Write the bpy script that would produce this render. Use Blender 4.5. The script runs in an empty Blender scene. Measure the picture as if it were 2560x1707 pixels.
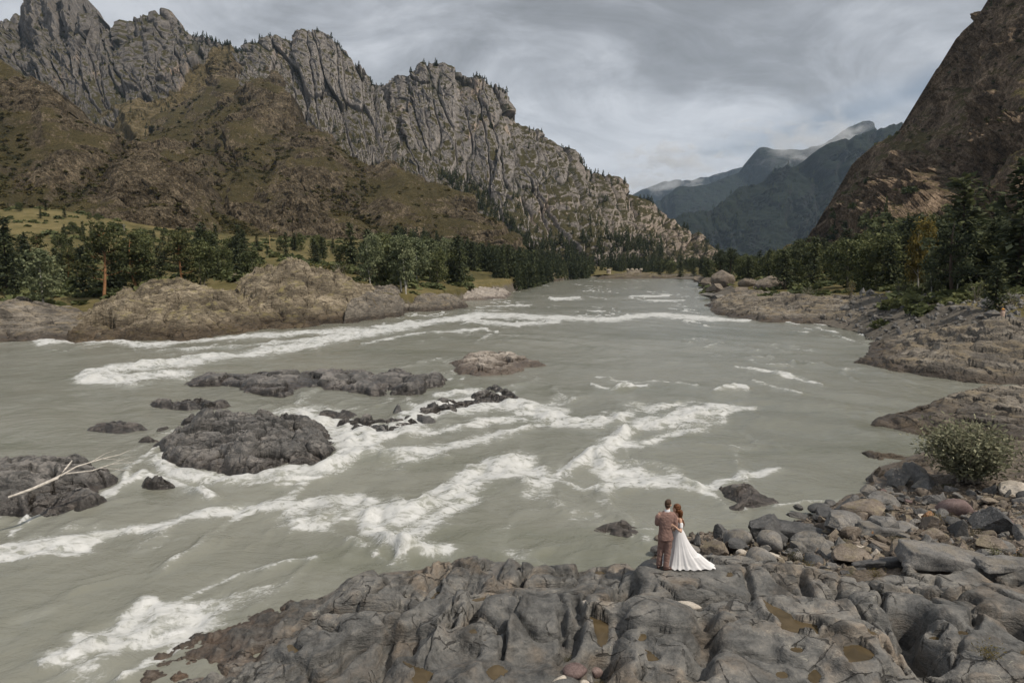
import bpy, bmesh, math, random
import numpy as np
from mathutils import Vector, Matrix

# ------------------------------------------------------------------ camera, sky, sun, exposure
random.seed(7)
rng = np.random.default_rng(7)
sc = bpy.context.scene
COL = sc.collection
CAM_H = 9.5                      # metres above the river
FPX = 1707.0                     # focal length in photograph pixels (24 mm on 36 mm)
PITCH = math.atan((853.5 - 655.0) / FPX)

cam_data = bpy.data.cameras.new('camera')
cam_data.lens = 24.0
cam_data.sensor_width = 36.0
cam_data.clip_start = 0.1
cam_data.clip_end = 40000.0
cam = bpy.data.objects.new('camera', cam_data)
COL.objects.link(cam)
cam.location = (0, 0, CAM_H)
cam.rotation_euler = (math.pi / 2 - PITCH, 0, 0)
sc.camera = cam

SUN_EL = math.radians(55)
SUN_AZ = math.radians(-30)        # from +X towards +Y
sun_dir = Vector((math.cos(SUN_EL) * math.cos(SUN_AZ), math.cos(SUN_EL) * math.sin(SUN_AZ), math.sin(SUN_EL)))
sun_data = bpy.data.lights.new('sun', 'SUN')
sun_data.energy = 5.0
sun_data.angle = math.radians(1.0)
sun_data.color = (1.0, 0.90, 0.77)
sun = bpy.data.objects.new('sun', sun_data)
COL.objects.link(sun)
sun.rotation_euler = sun_dir.to_track_quat('Z', 'Y').to_euler()

world = bpy.data.worlds.new('World')
sc.world = world
world.use_nodes = True


class NT:
    """tiny helper round a node tree"""
    def __init__(self, tree):
        self.t = tree
        self.n = tree.nodes
        self.l = tree.links

    def new(self, kind, **kw):
        nd = self.n.new(kind)
        for k, v in kw.items():
            setattr(nd, k, v)
        return nd

    def put(self, sock, v):
        if isinstance(v, bpy.types.NodeSocket):
            self.l.new(v, sock)
        else:
            if isinstance(v, (tuple, list)) and len(v) == 3 and sock.type == 'RGBA':
                v = (v[0], v[1], v[2], 1.0)
            sock.default_value = v

    def math(self, op, a, b=None, c=None, clamp=False):
        nd = self.new('ShaderNodeMath', operation=op, use_clamp=clamp)
        self.put(nd.inputs[0], a)
        if b is not None:
            self.put(nd.inputs[1], b)
        if c is not None:
            self.put(nd.inputs[2], c)
        return nd.outputs[0]

    def vmath(self, op, a, b=None, scale=None):
        nd = self.new('ShaderNodeVectorMath', operation=op)
        self.put(nd.inputs[0], a)
        if b is not None:
            self.put(nd.inputs[1], b)
        if scale is not None:
            self.put(nd.inputs['Scale'], scale)
        return nd.outputs[0]

    def noise(self, vec, scale, detail=4.0, rough=0.55, dist=0.0, lac=2.0):
        nd = self.new('ShaderNodeTexNoise')
        if vec is not None:
            self.l.new(vec, nd.inputs['Vector'])
        nd.inputs['Scale'].default_value = scale
        nd.inputs['Detail'].default_value = detail
        nd.inputs['Roughness'].default_value = rough
        nd.inputs['Lacunarity'].default_value = lac
        nd.inputs['Distortion'].default_value = dist
        return nd.outputs['Fac']

    def voronoi(self, vec, scale, feature='F1', rand=1.0):
        nd = self.new('ShaderNodeTexVoronoi', feature=feature)
        if vec is not None:
            self.l.new(vec, nd.inputs['Vector'])
        nd.inputs['Scale'].default_value = scale
        nd.inputs['Randomness'].default_value = rand
        return nd

    def ramp(self, fac, stops, interp='LINEAR'):
        nd = self.new('ShaderNodeValToRGB')
        cr = nd.color_ramp
        cr.interpolation = interp
        while len(cr.elements) < len(stops):
            cr.elements.new(0.5)
        for e, (p, c) in zip(cr.elements, stops):
            e.position = p
            e.color = (c[0], c[1], c[2], 1) if isinstance(c, (tuple, list)) else (c, c, c, 1)
        self.put(nd.inputs[0], fac)
        return nd.outputs[0]

    def mix(self, fac, a, b, blend='MIX'):
        nd = self.new('ShaderNodeMix', data_type='RGBA', blend_type=blend)
        self.put(nd.inputs[0], fac)
        self.put(nd.inputs[6], a)
        self.put(nd.inputs[7], b)
        return nd.outputs[2]

    def smooth(self, v, lo, hi):
        nd = self.new('ShaderNodeMapRange', interpolation_type='SMOOTHSTEP')
        self.put(nd.inputs[0], v)
        nd.inputs[1].default_value = lo
        nd.inputs[2].default_value = hi
        return nd.outputs[0]

    def mapping(self, vec, scale=(1, 1, 1), rot=(0, 0, 0), loc=(0, 0, 0)):
        nd = self.new('ShaderNodeMapping')
        self.l.new(vec, nd.inputs[0])
        nd.inputs['Location'].default_value = loc
        nd.inputs['Rotation'].default_value = rot
        nd.inputs['Scale'].default_value = scale
        return nd.outputs[0]

    def attr(self, name):
        return self.new('ShaderNodeAttribute', attribute_name=name).outputs['Fac']

    def bump(self, h, strength, dist, normal=None):
        nd = self.new('ShaderNodeBump')
        self.put(nd.inputs['Height'], h)
        nd.inputs['Strength'].default_value = strength
        nd.inputs['Distance'].default_value = dist
        if normal is not None:
            self.l.new(normal, nd.inputs['Normal'])
        return nd.outputs[0]


def build_world():
    w = NT(world.node_tree)
    w.n.clear()
    sky = w.new('ShaderNodeTexSky', sky_type='NISHITA')
    sky.sun_disc = False
    sky.sun_elevation = SUN_EL
    sky.sun_rotation = math.pi / 2 - SUN_AZ      # clockwise from +Y
    sky.altitude = 500
    sky.air_density = 1.0
    sky.dust_density = 1.5
    d = w.new('ShaderNodeTexCoord').outputs['Generated']
    sep = w.new('ShaderNodeSeparateXYZ')
    w.l.new(d, sep.inputs[0])
    z = w.math('ADD', w.math('MAXIMUM', sep.outputs[2], 0.0), 0.30)
    px = w.math('DIVIDE', sep.outputs[0], z)
    py = w.math('DIVIDE', sep.outputs[1], z)
    cb = w.new('ShaderNodeCombineXYZ')
    w.put(cb.inputs[0], px)
    w.put(cb.inputs[1], py)
    p = w.mapping(cb.outputs[0], scale=(0.75, 1.0, 1.0), rot=(0, 0, -0.5), loc=(SKY_OX, SKY_OY, 0))
    big = w.noise(p, 1.15, 3.0, 0.5, 0.5)
    med = w.noise(p, 3.2, 7.0, 0.62, 0.9)
    fine = w.noise(p, 9.0, 6.0, 0.6, 0.5)
    v = w.math('ADD', w.math('MULTIPLY', big, 0.58), w.math('ADD', w.math('MULTIPLY', med, 0.32), w.math('MULTIPLY', fine, 0.10)))
    cloud = w.ramp(v, [(0.37, (9.4, 9.65, 10.1)), (0.44, (7.7, 7.95, 8.45)), (0.50, (5.5, 5.72, 6.15)), (0.55, (3.9, 4.05, 4.35)), (0.62, (2.7, 2.8, 2.95))])
    # thinner cover low over the valley end: brighter cloud near the horizon
    low = w.smooth(sep.outputs[2], 0.30, 0.05)
    cloud = w.mix(w.math('MULTIPLY', low, 0.5), cloud, (9.2, 9.45, 9.9))
    gap = w.smooth(w.noise(p, 0.9, 5.0, 0.55, 0.8), 0.60, 0.70)
    blue = w.vmath('SCALE', sky.outputs[0], scale=0.8)
    col = w.mix(w.math('MULTIPLY', w.math('MULTIPLY', gap, w.smooth(sep.outputs[2], 0.06, 0.15)), 0.75), cloud, blue)
    bg = w.new('ShaderNodeBackground')
    w.l.new(col, bg.inputs[0])
    bg.inputs[1].default_value = 0.10
    out = w.new('ShaderNodeOutputWorld')
    w.l.new(bg.outputs[0], out.inputs[0])


SKY_OX, SKY_OY = 21.2, 3.3
build_world()

vs = sc.view_settings
vs.view_transform = 'Standard'
vs.look = 'None'
vs.exposure = -0.36
vs.gamma = 1.0
vs.use_curve_mapping = False
sc.cycles.use_denoising = True
sc.cycles.max_bounces = 6
sc.cycles.diffuse_bounces = 2
sc.cycles.glossy_bounces = 3
sc.cycles.transmission_bounces = 2
sc.cycles.volume_bounces = 1
sc.cycles.transparent_max_bounces = 6
sc.cycles.use_adaptive_sampling = True
sc.cycles.adaptive_threshold = 0.02
sc.cycles.sample_clamp_indirect = 4.0


# ------------------------------------------------------------------ pixel <-> world
CP, SP = math.cos(PITCH), math.sin(PITCH)


def ray(u, v):
    a = (np.asarray(u, float) - 1280.0) / FPX
    b = (853.5 - np.asarray(v, float)) / FPX
    return a, CP + b * SP, -SP + b * CP


def at_z(u, v, z=0.0):
    dx, dy, dz = ray(u, v)
    t = (np.asarray(z, float) - CAM_H) / dz
    return np.stack([dx * t, dy * t], -1)


def at_y(u, v, y):
    dx, dy, dz = ray(u, v)
    t = np.asarray(y, float) / dy
    return np.stack([dx * t, dy * t, CAM_H + dz * t], -1)


def project(x, y, z):
    zz = z - CAM_H
    f = y * CP - zz * SP
    up = y * SP + zz * CP
    f = np.maximum(f, 0.01)
    return 1280 + FPX * x / f, 853.5 - FPX * up / f


# ------------------------------------------------------------------ noise (numpy)
_pr = np.random.default_rng(1234)
_PERM = _pr.permutation(256).astype(np.int32)
_PERM = np.concatenate([_PERM, _PERM, _PERM])
_G = _pr.normal(size=(256, 3)).astype(np.float32)
_G /= np.linalg.norm(_G, axis=1, keepdims=True)


def perlin(x, y, z, seed=0):
    x = np.asarray(x, np.float32) + np.float32(seed * 17.13)
    y = np.asarray(y, np.float32) + np.float32(seed * 5.71)
    z = np.asarray(z, np.float32) + np.float32(seed * 9.37)
    x, y, z = np.broadcast_arrays(x, y, z)
    fx, fy, fz = np.floor(x), np.floor(y), np.floor(z)
    ix, iy, iz = fx.astype(np.int32), fy.astype(np.int32), fz.astype(np.int32)
    x, y, z = x - fx, y - fy, z - fz
    ux, uy, uz = [t * t * t * (t * (t * 6 - 15) + 10) for t in (x, y, z)]
    r = 0
    for a in (0, 1):
        pa = _PERM[(ix + a) & 255]
        wa = ux if a else 1 - ux
        for b in (0, 1):
            pb = _PERM[(pa + ((iy + b) & 255))]
            wb = wa * (uy if b else 1 - uy)
            for c in (0, 1):
                g = _G[_PERM[pb + ((iz + c) & 255)] & 255]
                r = r + wb * (uz if c else 1 - uz) * (g[..., 0] * (x - a) + g[..., 1] * (y - b) + g[..., 2] * (z - c))
    return r * 1.5


def fbm(x, y, z, octv=4, seed=0, gain=0.5, lac=2.03):
    r, a, s = 0, 1.0, 1.0
    for i in range(octv):
        r = r + a * perlin(x * s, y * s, z * s, seed + i * 3)
        a *= gain
        s *= lac
    return r


def ridged(x, y, z, octv=4, seed=0, gain=0.5, lac=2.03):
    r, a, s, tot = 0, 1.0, 1.0, 0
    for i in range(octv):
        r = r + a * (1 - np.abs(perlin(x * s, y * s, z * s, seed + i * 3)) * 2)
        tot += a
        a *= gain
        s *= lac
    return r / tot


def _hash(ix, iy, iz, k):
    h = (ix.astype(np.uint32) * np.uint32(374761393) + iy.astype(np.uint32) * np.uint32(668265263)
         + iz.astype(np.uint32) * np.uint32(2147483647 & 0x7feb352d) + np.uint32((k * 974634777) & 0xffffffff))
    h = (h ^ (h >> np.uint32(13))) * np.uint32(1274126177)
    h = h ^ (h >> np.uint32(16))
    return (h & np.uint32(0xffff)).astype(np.float32) / np.float32(65535)


def worley(x, y, z, seed=0, flat=False):
    """F1, F2, a random number and a random tilt vector of the nearest cell"""
    x, y, z = [np.asarray(t, np.float32) for t in np.broadcast_arrays(x, y, z)]
    sh = x.shape
    x, y, z = x.ravel(), y.ravel(), z.ravel()
    ix, iy, iz = np.floor(x).astype(np.int32), np.floor(y).astype(np.int32), np.floor(z).astype(np.int32)
    f1 = np.full(x.shape, 9.0, np.float32)
    f2 = f1.copy()
    rid = np.zeros_like(f1)
    t1, t2 = np.zeros_like(f1), np.zeros_like(f1)
    for a in (-1, 0, 1):
        for b in (-1, 0, 1):
            for c in ((0,) if flat else (-1, 0, 1)):
                cx, cy, cz = ix + a, iy + b, iz + c
                h1, h2, h3 = _hash(cx, cy, cz, seed * 7 + 1), _hash(cx, cy, cz, seed * 7 + 2), _hash(cx, cy, cz, seed * 7 + 3)
                dx, dy = cx + h1 - x, cy + h2 - y
                dz = 0 if flat else cz + h3 - z
                d = np.sqrt(dx * dx + dy * dy + dz * dz)
                near = d < f1
                f2 = np.where(near, f1, np.minimum(f2, d))
                f1 = np.where(near, d, f1)
                h4 = _hash(cx, cy, cz, seed * 7 + 4)
                rid = np.where(near, h4, rid)
                t1 = np.where(near, dx * (h1 - 0.5) + dy * (h2 - 0.5) + (0 if flat else dz * (h3 - .5)), t1)
    return f1.reshape(sh), f2.reshape(sh), rid.reshape(sh), t1.reshape(sh)


def sstep(a, b, x):
    t = np.clip((x - a) / (b - a), 0, 1)
    return t * t * (3 - 2 * t)


def seg_dist(x, y, pts, closed=False):
    """distance to a polyline and the fraction along it"""
    best = np.full(np.shape(x), 1e9, np.float32)
    par = np.zeros(np.shape(x), np.float32)
    n = len(pts)
    m = n if closed else n - 1
    for i in range(m):
        ax, ay = pts[i][0], pts[i][1]
        bx, by = pts[(i + 1) % n][0], pts[(i + 1) % n][1]
        ex, ey = bx - ax, by - ay
        L = ex * ex + ey * ey + 1e-9
        t = np.clip(((x - ax) * ex + (y - ay) * ey) / L, 0, 1)
        d = np.hypot(x - ax - t * ex, y - ay - t * ey)
        nb = d < best
        best = np.where(nb, d, best)
        par = np.where(nb, (i + t) / m, par)
    return best, par


def in_poly(x, y, pts):
    c = np.zeros(np.shape(x), bool)
    n = len(pts)
    for i in range(n):
        x1, y1 = pts[i][0], pts[i][1]
        x2, y2 = pts[(i + 1) % n][0], pts[(i + 1) % n][1]
        cond = ((y1 > y) != (y2 > y)) & (x < (x2 - x1) * (y - y1) / ((y2 - y1) + 1e-12) + x1)
        c ^= cond
    return c


def poly_sd(x, y, pts):
    d, par = seg_dist(x, y, pts, True)
    return np.where(in_poly(x, y, pts), d, -d), par


# ------------------------------------------------------------------ mesh helpers
def new_mesh(name, V, Fq=None, Ft=None, smooth=True, attrs=None):
    """V (n,3); Fq (m,4) quads; Ft (k,3) triangles"""
    me = bpy.data.meshes.new(name)
    V = np.asarray(V, np.float32).reshape(-1, 3)
    loops, starts, tot = [], [], 0
    n_poly = 0
    if Fq is not None and len(Fq):
        Fq = np.asarray(Fq, np.int32)
        loops.append(Fq.ravel())
        starts.append(np.arange(len(Fq)) * 4)
        tot = len(Fq) * 4
        n_poly += len(Fq)
    if Ft is not None and len(Ft):
        Ft = np.asarray(Ft, np.int32)
        loops.append(Ft.ravel())
        starts.append(tot + np.arange(len(Ft)) * 3)
        n_poly += len(Ft)
    loops = np.concatenate(loops).astype(np.int32)
    starts = np.concatenate(starts).astype(np.int32)
    me.vertices.add(len(V))
    me.vertices.foreach_set('co', V.ravel())
    me.loops.add(len(loops))
    me.loops.foreach_set('vertex_index', loops)
    me.polygons.add(n_poly)
    me.polygons.foreach_set('loop_start', starts)
    me.polygons.foreach_set('use_smooth', np.full(n_poly, smooth))
    me.update(calc_edges=True)
    if attrs:
        for k, a in attrs.items():
            at = me.attributes.new(k, 'FLOAT', 'POINT')
            at.data.foreach_set('value', np.asarray(a, np.float32).ravel())
    return me


def grid_faces(nr, nc):
    i = np.arange(nr - 1)[:, None] * nc + np.arange(nc - 1)[None, :]
    return np.stack([i, i + 1, i + nc + 1, i + nc], -1).reshape(-1, 4)


def link(name, me, mat=None, parent=None, **props):
    o = bpy.data.objects.new(name, me)
    COL.objects.link(o)
    if mat is not None and me is not None and len(me.materials) == 0:
        me.materials.append(mat)
    if parent is not None:
        o.parent = parent
    for k, v in props.items():
        o[k] = v
    return o


THINGS = []          # (object, base label, category, group) labels are made unique at the end


def thing(o, label, category, group=None, uniq=None):
    o['label'] = label
    o['category'] = category
    if group:
        o['group'] = group
    THINGS.append((o, label))
    return o


def empty(name, loc=(0, 0, 0), rz=0.0, s=1.0):
    o = bpy.data.objects.new(name, None)
    COL.objects.link(o)
    o.empty_display_size = 0.2
    o.location = loc
    o.rotation_euler = (0, 0, rz)
    o.scale = (s, s, s)
    return o


def structure(name, me, mat):
    o = link(name, me, mat)
    o['kind'] = 'structure'
    return o


# ------------------------------------------------------------------ materials
def principled(name):
    m = bpy.data.materials.new(name)
    m.use_nodes = True
    t = NT(m.node_tree)
    t.n.clear()
    b = t.new('ShaderNodeBsdfPrincipled')
    o = t.new('ShaderNodeOutputMaterial')
    t.l.new(b.outputs[0], o.inputs[0])
    return m, t, b


def plain_mat(name, col, rough=0.7, var=0.15, scale=8.0, bump=0.0, spec=0.3):
    m, t, b = principled(name)
    co = t.new('ShaderNodeTexCoord').outputs['Object']
    n = t.noise(co, scale, 4, 0.6)
    c = t.ramp(n, [(0.3, [x * (1 - var) for x in col]), (0.7, [x * (1 + var) for x in col])])
    t.l.new(c, b.inputs['Base Color'])
    b.inputs['Roughness'].default_value = rough
    b.inputs['Specular IOR Level'].default_value = spec
    if bump:
        t.l.new(t.bump(t.noise(co, scale * 3, 4, 0.6), bump, 0.01), b.inputs['Normal'])
    return m


def rock_mat(name, dark, mid, light, scale=1.0, bump=0.6, bdist=0.06, crack=0.5, lichen=None, lichen_amt=0.0,
             rough=0.82, wet_z=None, object_space=False, spec=0.3, strata=0.0):
    """layered stone colour: patches, veins, fine grain, optional lichen on upward faces and a wet dark foot"""
    m, t, b = principled(name)
    geo = t.new('ShaderNodeNewGeometry')
    pos = geo.outputs['Position']
    if object_space:
        oi = t.new('ShaderNodeObjectInfo')
        pos = t.vmath('ADD', pos, t.vmath('SCALE', oi.outputs['Location'], scale=0.37))
    p = pos
    if strata:
        p = t.mapping(p, scale=(1, 1, 1 + strata), rot=(0.35, -0.25, 0.4))
    n1 = t.noise(p, 0.45 * scale, 5, 0.62, 0.4)
    n2 = t.noise(p, 2.6 * scale, 6, 0.65, 0.2)
    n3 = t.noise(p, 14.0 * scale, 4, 0.7)
    v = t.math('ADD', t.math('MULTIPLY', n1, 0.5), t.math('ADD', t.math('MULTIPLY', n2, 0.35), t.math('MULTIPLY', n3, 0.25)))
    col = t.ramp(v, [(0.42, dark), (0.54, mid), (0.68, light)])
    if crack:
        pc = p
        vo = t.voronoi(t.mapping(pc, scale=(1.0, 1.0, 0.8), rot=(0.3, 0.2, 0.5)), 0.9 * scale, 'DISTANCE_TO_EDGE')
        wob = t.math('ADD', vo.outputs['Distance'], t.math('MULTIPLY', t.math('SUBTRACT', n2, 0.5), 0.16))
        ck = t.math('SUBTRACT', 1.0, t.smooth(wob, 0.0, 0.035))
        gate = t.smooth(n1, 0.42, 0.6)
        ck = t.math('MULTIPLY', t.math('MULTIPLY', ck, gate), crack)
        col = t.mix(t.math('MULTIPLY', ck, 0.6), col, [c * 0.35 for c in dark])
    if lichen is not None:
        sepn = t.new('ShaderNodeSeparateXYZ')
        t.l.new(geo.outputs['Normal'], sepn.inputs[0])
        lm = t.math('MULTIPLY', t.smooth(t.math('ADD', sepn.outputs[2], t.math('MULTIPLY', t.math('SUBTRACT', n2, 0.5), 1.6)), 0.45, 0.95),
                    t.smooth(t.noise(p, 0.8 * scale, 4, 0.6), 0.42, 0.62))
        col = t.mix(t.math('MULTIPLY', lm, lichen_amt), col, lichen)
    grain = t.ramp(n3, [(0.3, 0.80), (0.7, 1.18)])
    col = t.mix(1.0, col, grain, 'MULTIPLY')
    rsock = rough
    if wet_z is not None:
        sp = t.new('ShaderNodeSeparateXYZ')
        t.l.new(pos, sp.inputs[0])
        wet = t.smooth(t.math('ADD', sp.outputs[2], t.math('MULTIPLY', t.math('SUBTRACT', n2, 0.5), 0.5)), wet_z, wet_z * 0.25)
        col = t.mix(wet, col, t.mix(1.0, col, (0.38, 0.34, 0.31), 'MULTIPLY'))
        rr = t.math('SUBTRACT', rough, t.math('MULTIPLY', wet, 0.4))
        rsock = rr
    t.l.new(col, b.inputs['Base Color'])
    t.put(b.inputs['Roughness'], rsock)
    b.inputs['Specular IOR Level'].default_value = spec
    h = t.math('ADD', t.math('MULTIPLY', n2, 1.0), t.math('MULTIPLY', n3, 0.35))
    if crack:
        h = t.math('SUBTRACT', h, t.math('MULTIPLY', ck, 0.9))
    t.l.new(t.bump(h, bump, bdist), b.inputs['Normal'])
    return m


# ------------------------------------------------------------------ mountains: lofted sheets with real distance, relief cut by noise
def resample(row, n):
    """row: (u, v, Y) control points -> n world points, evenly spread over u"""
    row = np.asarray(row, float)
    W = at_y(row[:, 0], row[:, 1], row[:, 2])
    s = (row[:, 0] - row[0, 0]) / (row[-1, 0] - row[0, 0])
    q = np.linspace(0, 1, n)
    return np.stack([np.interp(q, s, W[:, k]) for k in range(3)], -1)


def loft(rows, ts, ns, nt, smooth_t=True):
    R = np.stack([resample(r, ns) for r in rows], 0)       # K, ns, 3
    q = np.linspace(0, 1, nt)
    ts = np.asarray(ts, float)
    P = np.empty((nt, ns, 3))
    k = np.clip(np.searchsorted(ts, q, side='right') - 1, 0, len(ts) - 2)
    f = (q - ts[k]) / (ts[k + 1] - ts[k])
    P = R[k] * (1 - f)[:, None, None] + R[k + 1] * f[:, None, None]
    if smooth_t:
        for _ in range(max(1, nt // 40)):
            P[1:-1] = 0.25 * P[:-2] + 0.5 * P[1:-1] + 0.25 * P[2:]
    return P


def normals(P):
    a = np.gradient(P, axis=1)
    b = np.gradient(P, axis=0)
    n = np.cross(a, b)
    n /= np.linalg.norm(n, axis=-1, keepdims=True) + 1e-9
    return n


def cliff_relief(P, S, T, amp=1.0, seed=0, size=1.0):
    """vertical pillars, slabs, ledges and cracks of a limestone wall (S along the wall, T up it)"""
    x, y, z = P[..., 0] / size, P[..., 1] / size, P[..., 2] / size
    S, T = S / size, T / size
    o = 0 * S
    w = 7 * perlin(S / 80, T / 120, o, seed + 40) + 3 * fbm(S / 22, T / 30, o, 3, seed + 42)
    Sw = S + 0.16 * T + w
    Tw = T + 30 * perlin(S / 45, T / 90, o, seed + 41)
    d = 30 * (ridged(Sw / 150, T / 600, o, 3, seed) - 0.45)
    f1, f2, r, tl = worley(Sw / 40, Tw / 150, o, seed + 1, True)
    e1 = f2 - f1
    va = sstep(-0.25, 0.35, fbm(S / 90, T / 110, o, 2, seed + 60))          # broad faces here, fluting there
    d = d + (r - 0.5) * 26 - 6 * np.exp(-e1 / 0.05) + tl * 16
    f1, f2, r, tl = worley(Sw / 13, Tw / 44, o, seed + 2, True)
    e2 = f2 - f1
    d = d + ((r - 0.5) * 7 - 5.0 * np.exp(-e2 / 0.08) + tl * 8) * (0.12 + 0.75 * va)
    f1, f2, r, tl = worley(Sw / 5.2, Tw / 11, o, seed + 3, True)
    d = d + ((r - 0.5) * 3.2 - 1.8 * np.exp(-(f2 - f1) / 0.12) + tl * 3.0) * 0.55
    # long meandering seams
    s1 = np.abs(perlin(Sw / 27, T / 170, o, seed + 62))
    s2 = np.abs(perlin(Sw / 10, T / 60, o, seed + 63))
    d = d - 13 * np.exp(-s1 / 0.055) - 5.0 * np.exp(-s2 / 0.07) * (0.35 + 0.65 * va)
    # broken ledges
    led = perlin(Sw / 30, (T + 0.25 * S) / 16, o, seed + 6)
    d = d + 3.2 * sstep(0.15, 0.3, led) + 1.6 * fbm(x / 7, y / 7, z / 9, 4, seed + 8)
    crack = np.clip(0.8 * np.exp(-s1 / 0.045) + 0.4 * np.exp(-e1 / 0.05) + 0.7 * np.exp(-e2 / 0.07) * (0.3 + 0.7 * va), 0, 1)
    return d * amp * size, crack


def hill_relief(P, S, T, amp=1.0, seed=0, gul=70.0, rocky=1.0, ledge=0.0):
    x, y, z = P[..., 0], P[..., 1], P[..., 2]
    k = gul / 62.0
    Sw = S + 26 * k * fbm(x / (80 * k), y / (80 * k), z / (80 * k), 3, seed + 20)
    sa = lambda p: np.sqrt(p * p + 0.006) * 2
    g = sa(perlin(Sw / gul, T / (gul * 5), 0.0 * S, seed))
    g2 = sa(perlin(Sw / (gul * 0.36), T / (gul * 1.8), 0.0 * S + 5, seed + 3))
    d = 32 * k * (np.minimum(g, 0.9) - 0.35) + 9 * k * (np.minimum(g2, 0.8) - 0.35)
    c = min(k, 2.2)
    m = sstep(-0.12, 0.30, fbm(x / (55 * c), y / (55 * c), z / (40 * c), 3, seed + 9) + 0.06)     # where the rock comes through
    rk = ridged((x + 0.4 * z) / (24 * c), y / (24 * c), z / (20 * c), 5, seed + 5, 0.58)
    f1, f2, r, tl = worley((x + 0.5 * z) / (6.5 * c), y / (6.5 * c), z / (7.5 * c), seed + 6)
    rock = 13 * (rk - 0.5) + (r - 0.4) * 3.0 + tl * 3.5 - 1.4 * np.exp(-(f2 - f1) / 0.1)
    d = d + c * (rock * (0.12 + m) * rocky + 3.5 * fbm(x / (20 * c), y / (20 * c), z / (20 * c), 5, seed + 11, 0.55))
    if ledge:
        for st, a in ((17.0, 8.0), (6.0, 3.2)):
            ph = z / st + 1.6 * fbm(x / (st * 2.4), y / (st * 2.4), z / (st * 4), 3, seed + 70)
            fr = ph - np.floor(ph)
            d = d + ledge * a * (fr - 0.5) * sstep(1.0, 0.86, fr) * (0.35 + 0.65 * m)
    return d * amp, m, g


def mountain(name, rows, ts, ns, nt, mat, relief, seed=0, amp=1.0, edge=None, size=1.0, gul=70.0, rocky=1.0, back=True, label=None, dirh=0.6, edge_shift=0.0, spire=0.0, ledge=0.0):
    P = loft(rows, ts, ns, nt)
    N = normals(P)
    cam_dir = np.array([0, 0, CAM_H]) - P
    flip = np.sign((N * cam_dir).sum(-1, keepdims=True).mean())
    N = N * flip
    S = np.concatenate([np.zeros((nt, 1)), np.cumsum(np.linalg.norm(np.diff(P, axis=1), axis=-1), 1)], 1)
    T = np.concatenate([np.zeros((1, ns)), np.cumsum(np.linalg.norm(np.diff(P, axis=0), axis=-1), 0)], 0)
    S = np.broadcast_to(S.mean(0), S.shape)
    kind = np.ones(P.shape[:2])
    if relief == 'cliff':
        d, aux = cliff_relief(P, S, T, amp, seed, size)
        g = 1 - aux
    elif relief == 'mix':       # rows carry both: crags above, slopes below
        d1, aux1 = cliff_relief(P, S, T, amp, seed, size)
        d2, aux2, g2 = hill_relief(P, S, T, amp, seed + 50, gul, rocky)
        k = sstep(-0.12, 0.12, edge(P))
        kind = k
        d = d1 * k + d2 * (1 - k)
        aux = aux1 * k
        g = 1 - aux
    else:
        d, aux, g = hill_relief(P, S, T, amp, seed, gul, rocky, ledge)
    d = d - d.mean() - (edge_shift if relief == 'hill' else 0.0)
    q = np.linspace(0, 1, nt)[:, None]
    d = d * (0.15 + 0.85 * sstep(0.0, 0.12, q)) - 6 * (1 - sstep(0.0, 0.06, q))
    D = N * [1, 1, dirh]
    Q = P + D * d[..., None]
    if spire:
        sp = ridged(S / 60, T / 260, 0 * S, 4, seed + 80, 0.55) - 0.45
        if relief == 'mix':
            sp = sp * (0.25 + 0.75 * sstep(-520, -640, P[..., 0]))
        Q[..., 2] += spire * sp * sstep(0.35, 1.0, q) ** 1.5
        Q[..., 1] -= 0.4 * spire * sp * sstep(0.2, 0.9, q)
    if back:                     # close the far side of the ridge so that it has a back
        top = Q[-1]
        b1 = top + np.array([0, 1, 0]) * 30 * size - np.array([0, 0, 1]) * 8 * size
        b2 = top + np.array([0, 1, 0]) * 260 * size - np.array([0, 0, 1]) * 190 * size
        Q = np.concatenate([Q, b1[None], b2[None]], 0)
        pad = lambda a: np.concatenate([a, a[-1:], a[-1:]], 0)
        aux, g, d, kind = pad(aux), pad(g), pad(d), pad(kind)
    NN = normals(Q)
    NN = NN * np.sign((NN[:nt] * N).sum(-1).mean())
    nz = NN[..., 2]
    F = grid_faces(Q.shape[0], Q.shape[1])
    me = new_mesh(name, Q.reshape(-1, 3), F, smooth=False,
                  attrs={'aux': aux, 'up': nz, 'gul': g, 'kind': kind})
    o = structure(name, me, mat)
    if label:
        o['label'] = label
    return Q[:nt], NN[:nt], aux[:nt], g[:nt]


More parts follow.
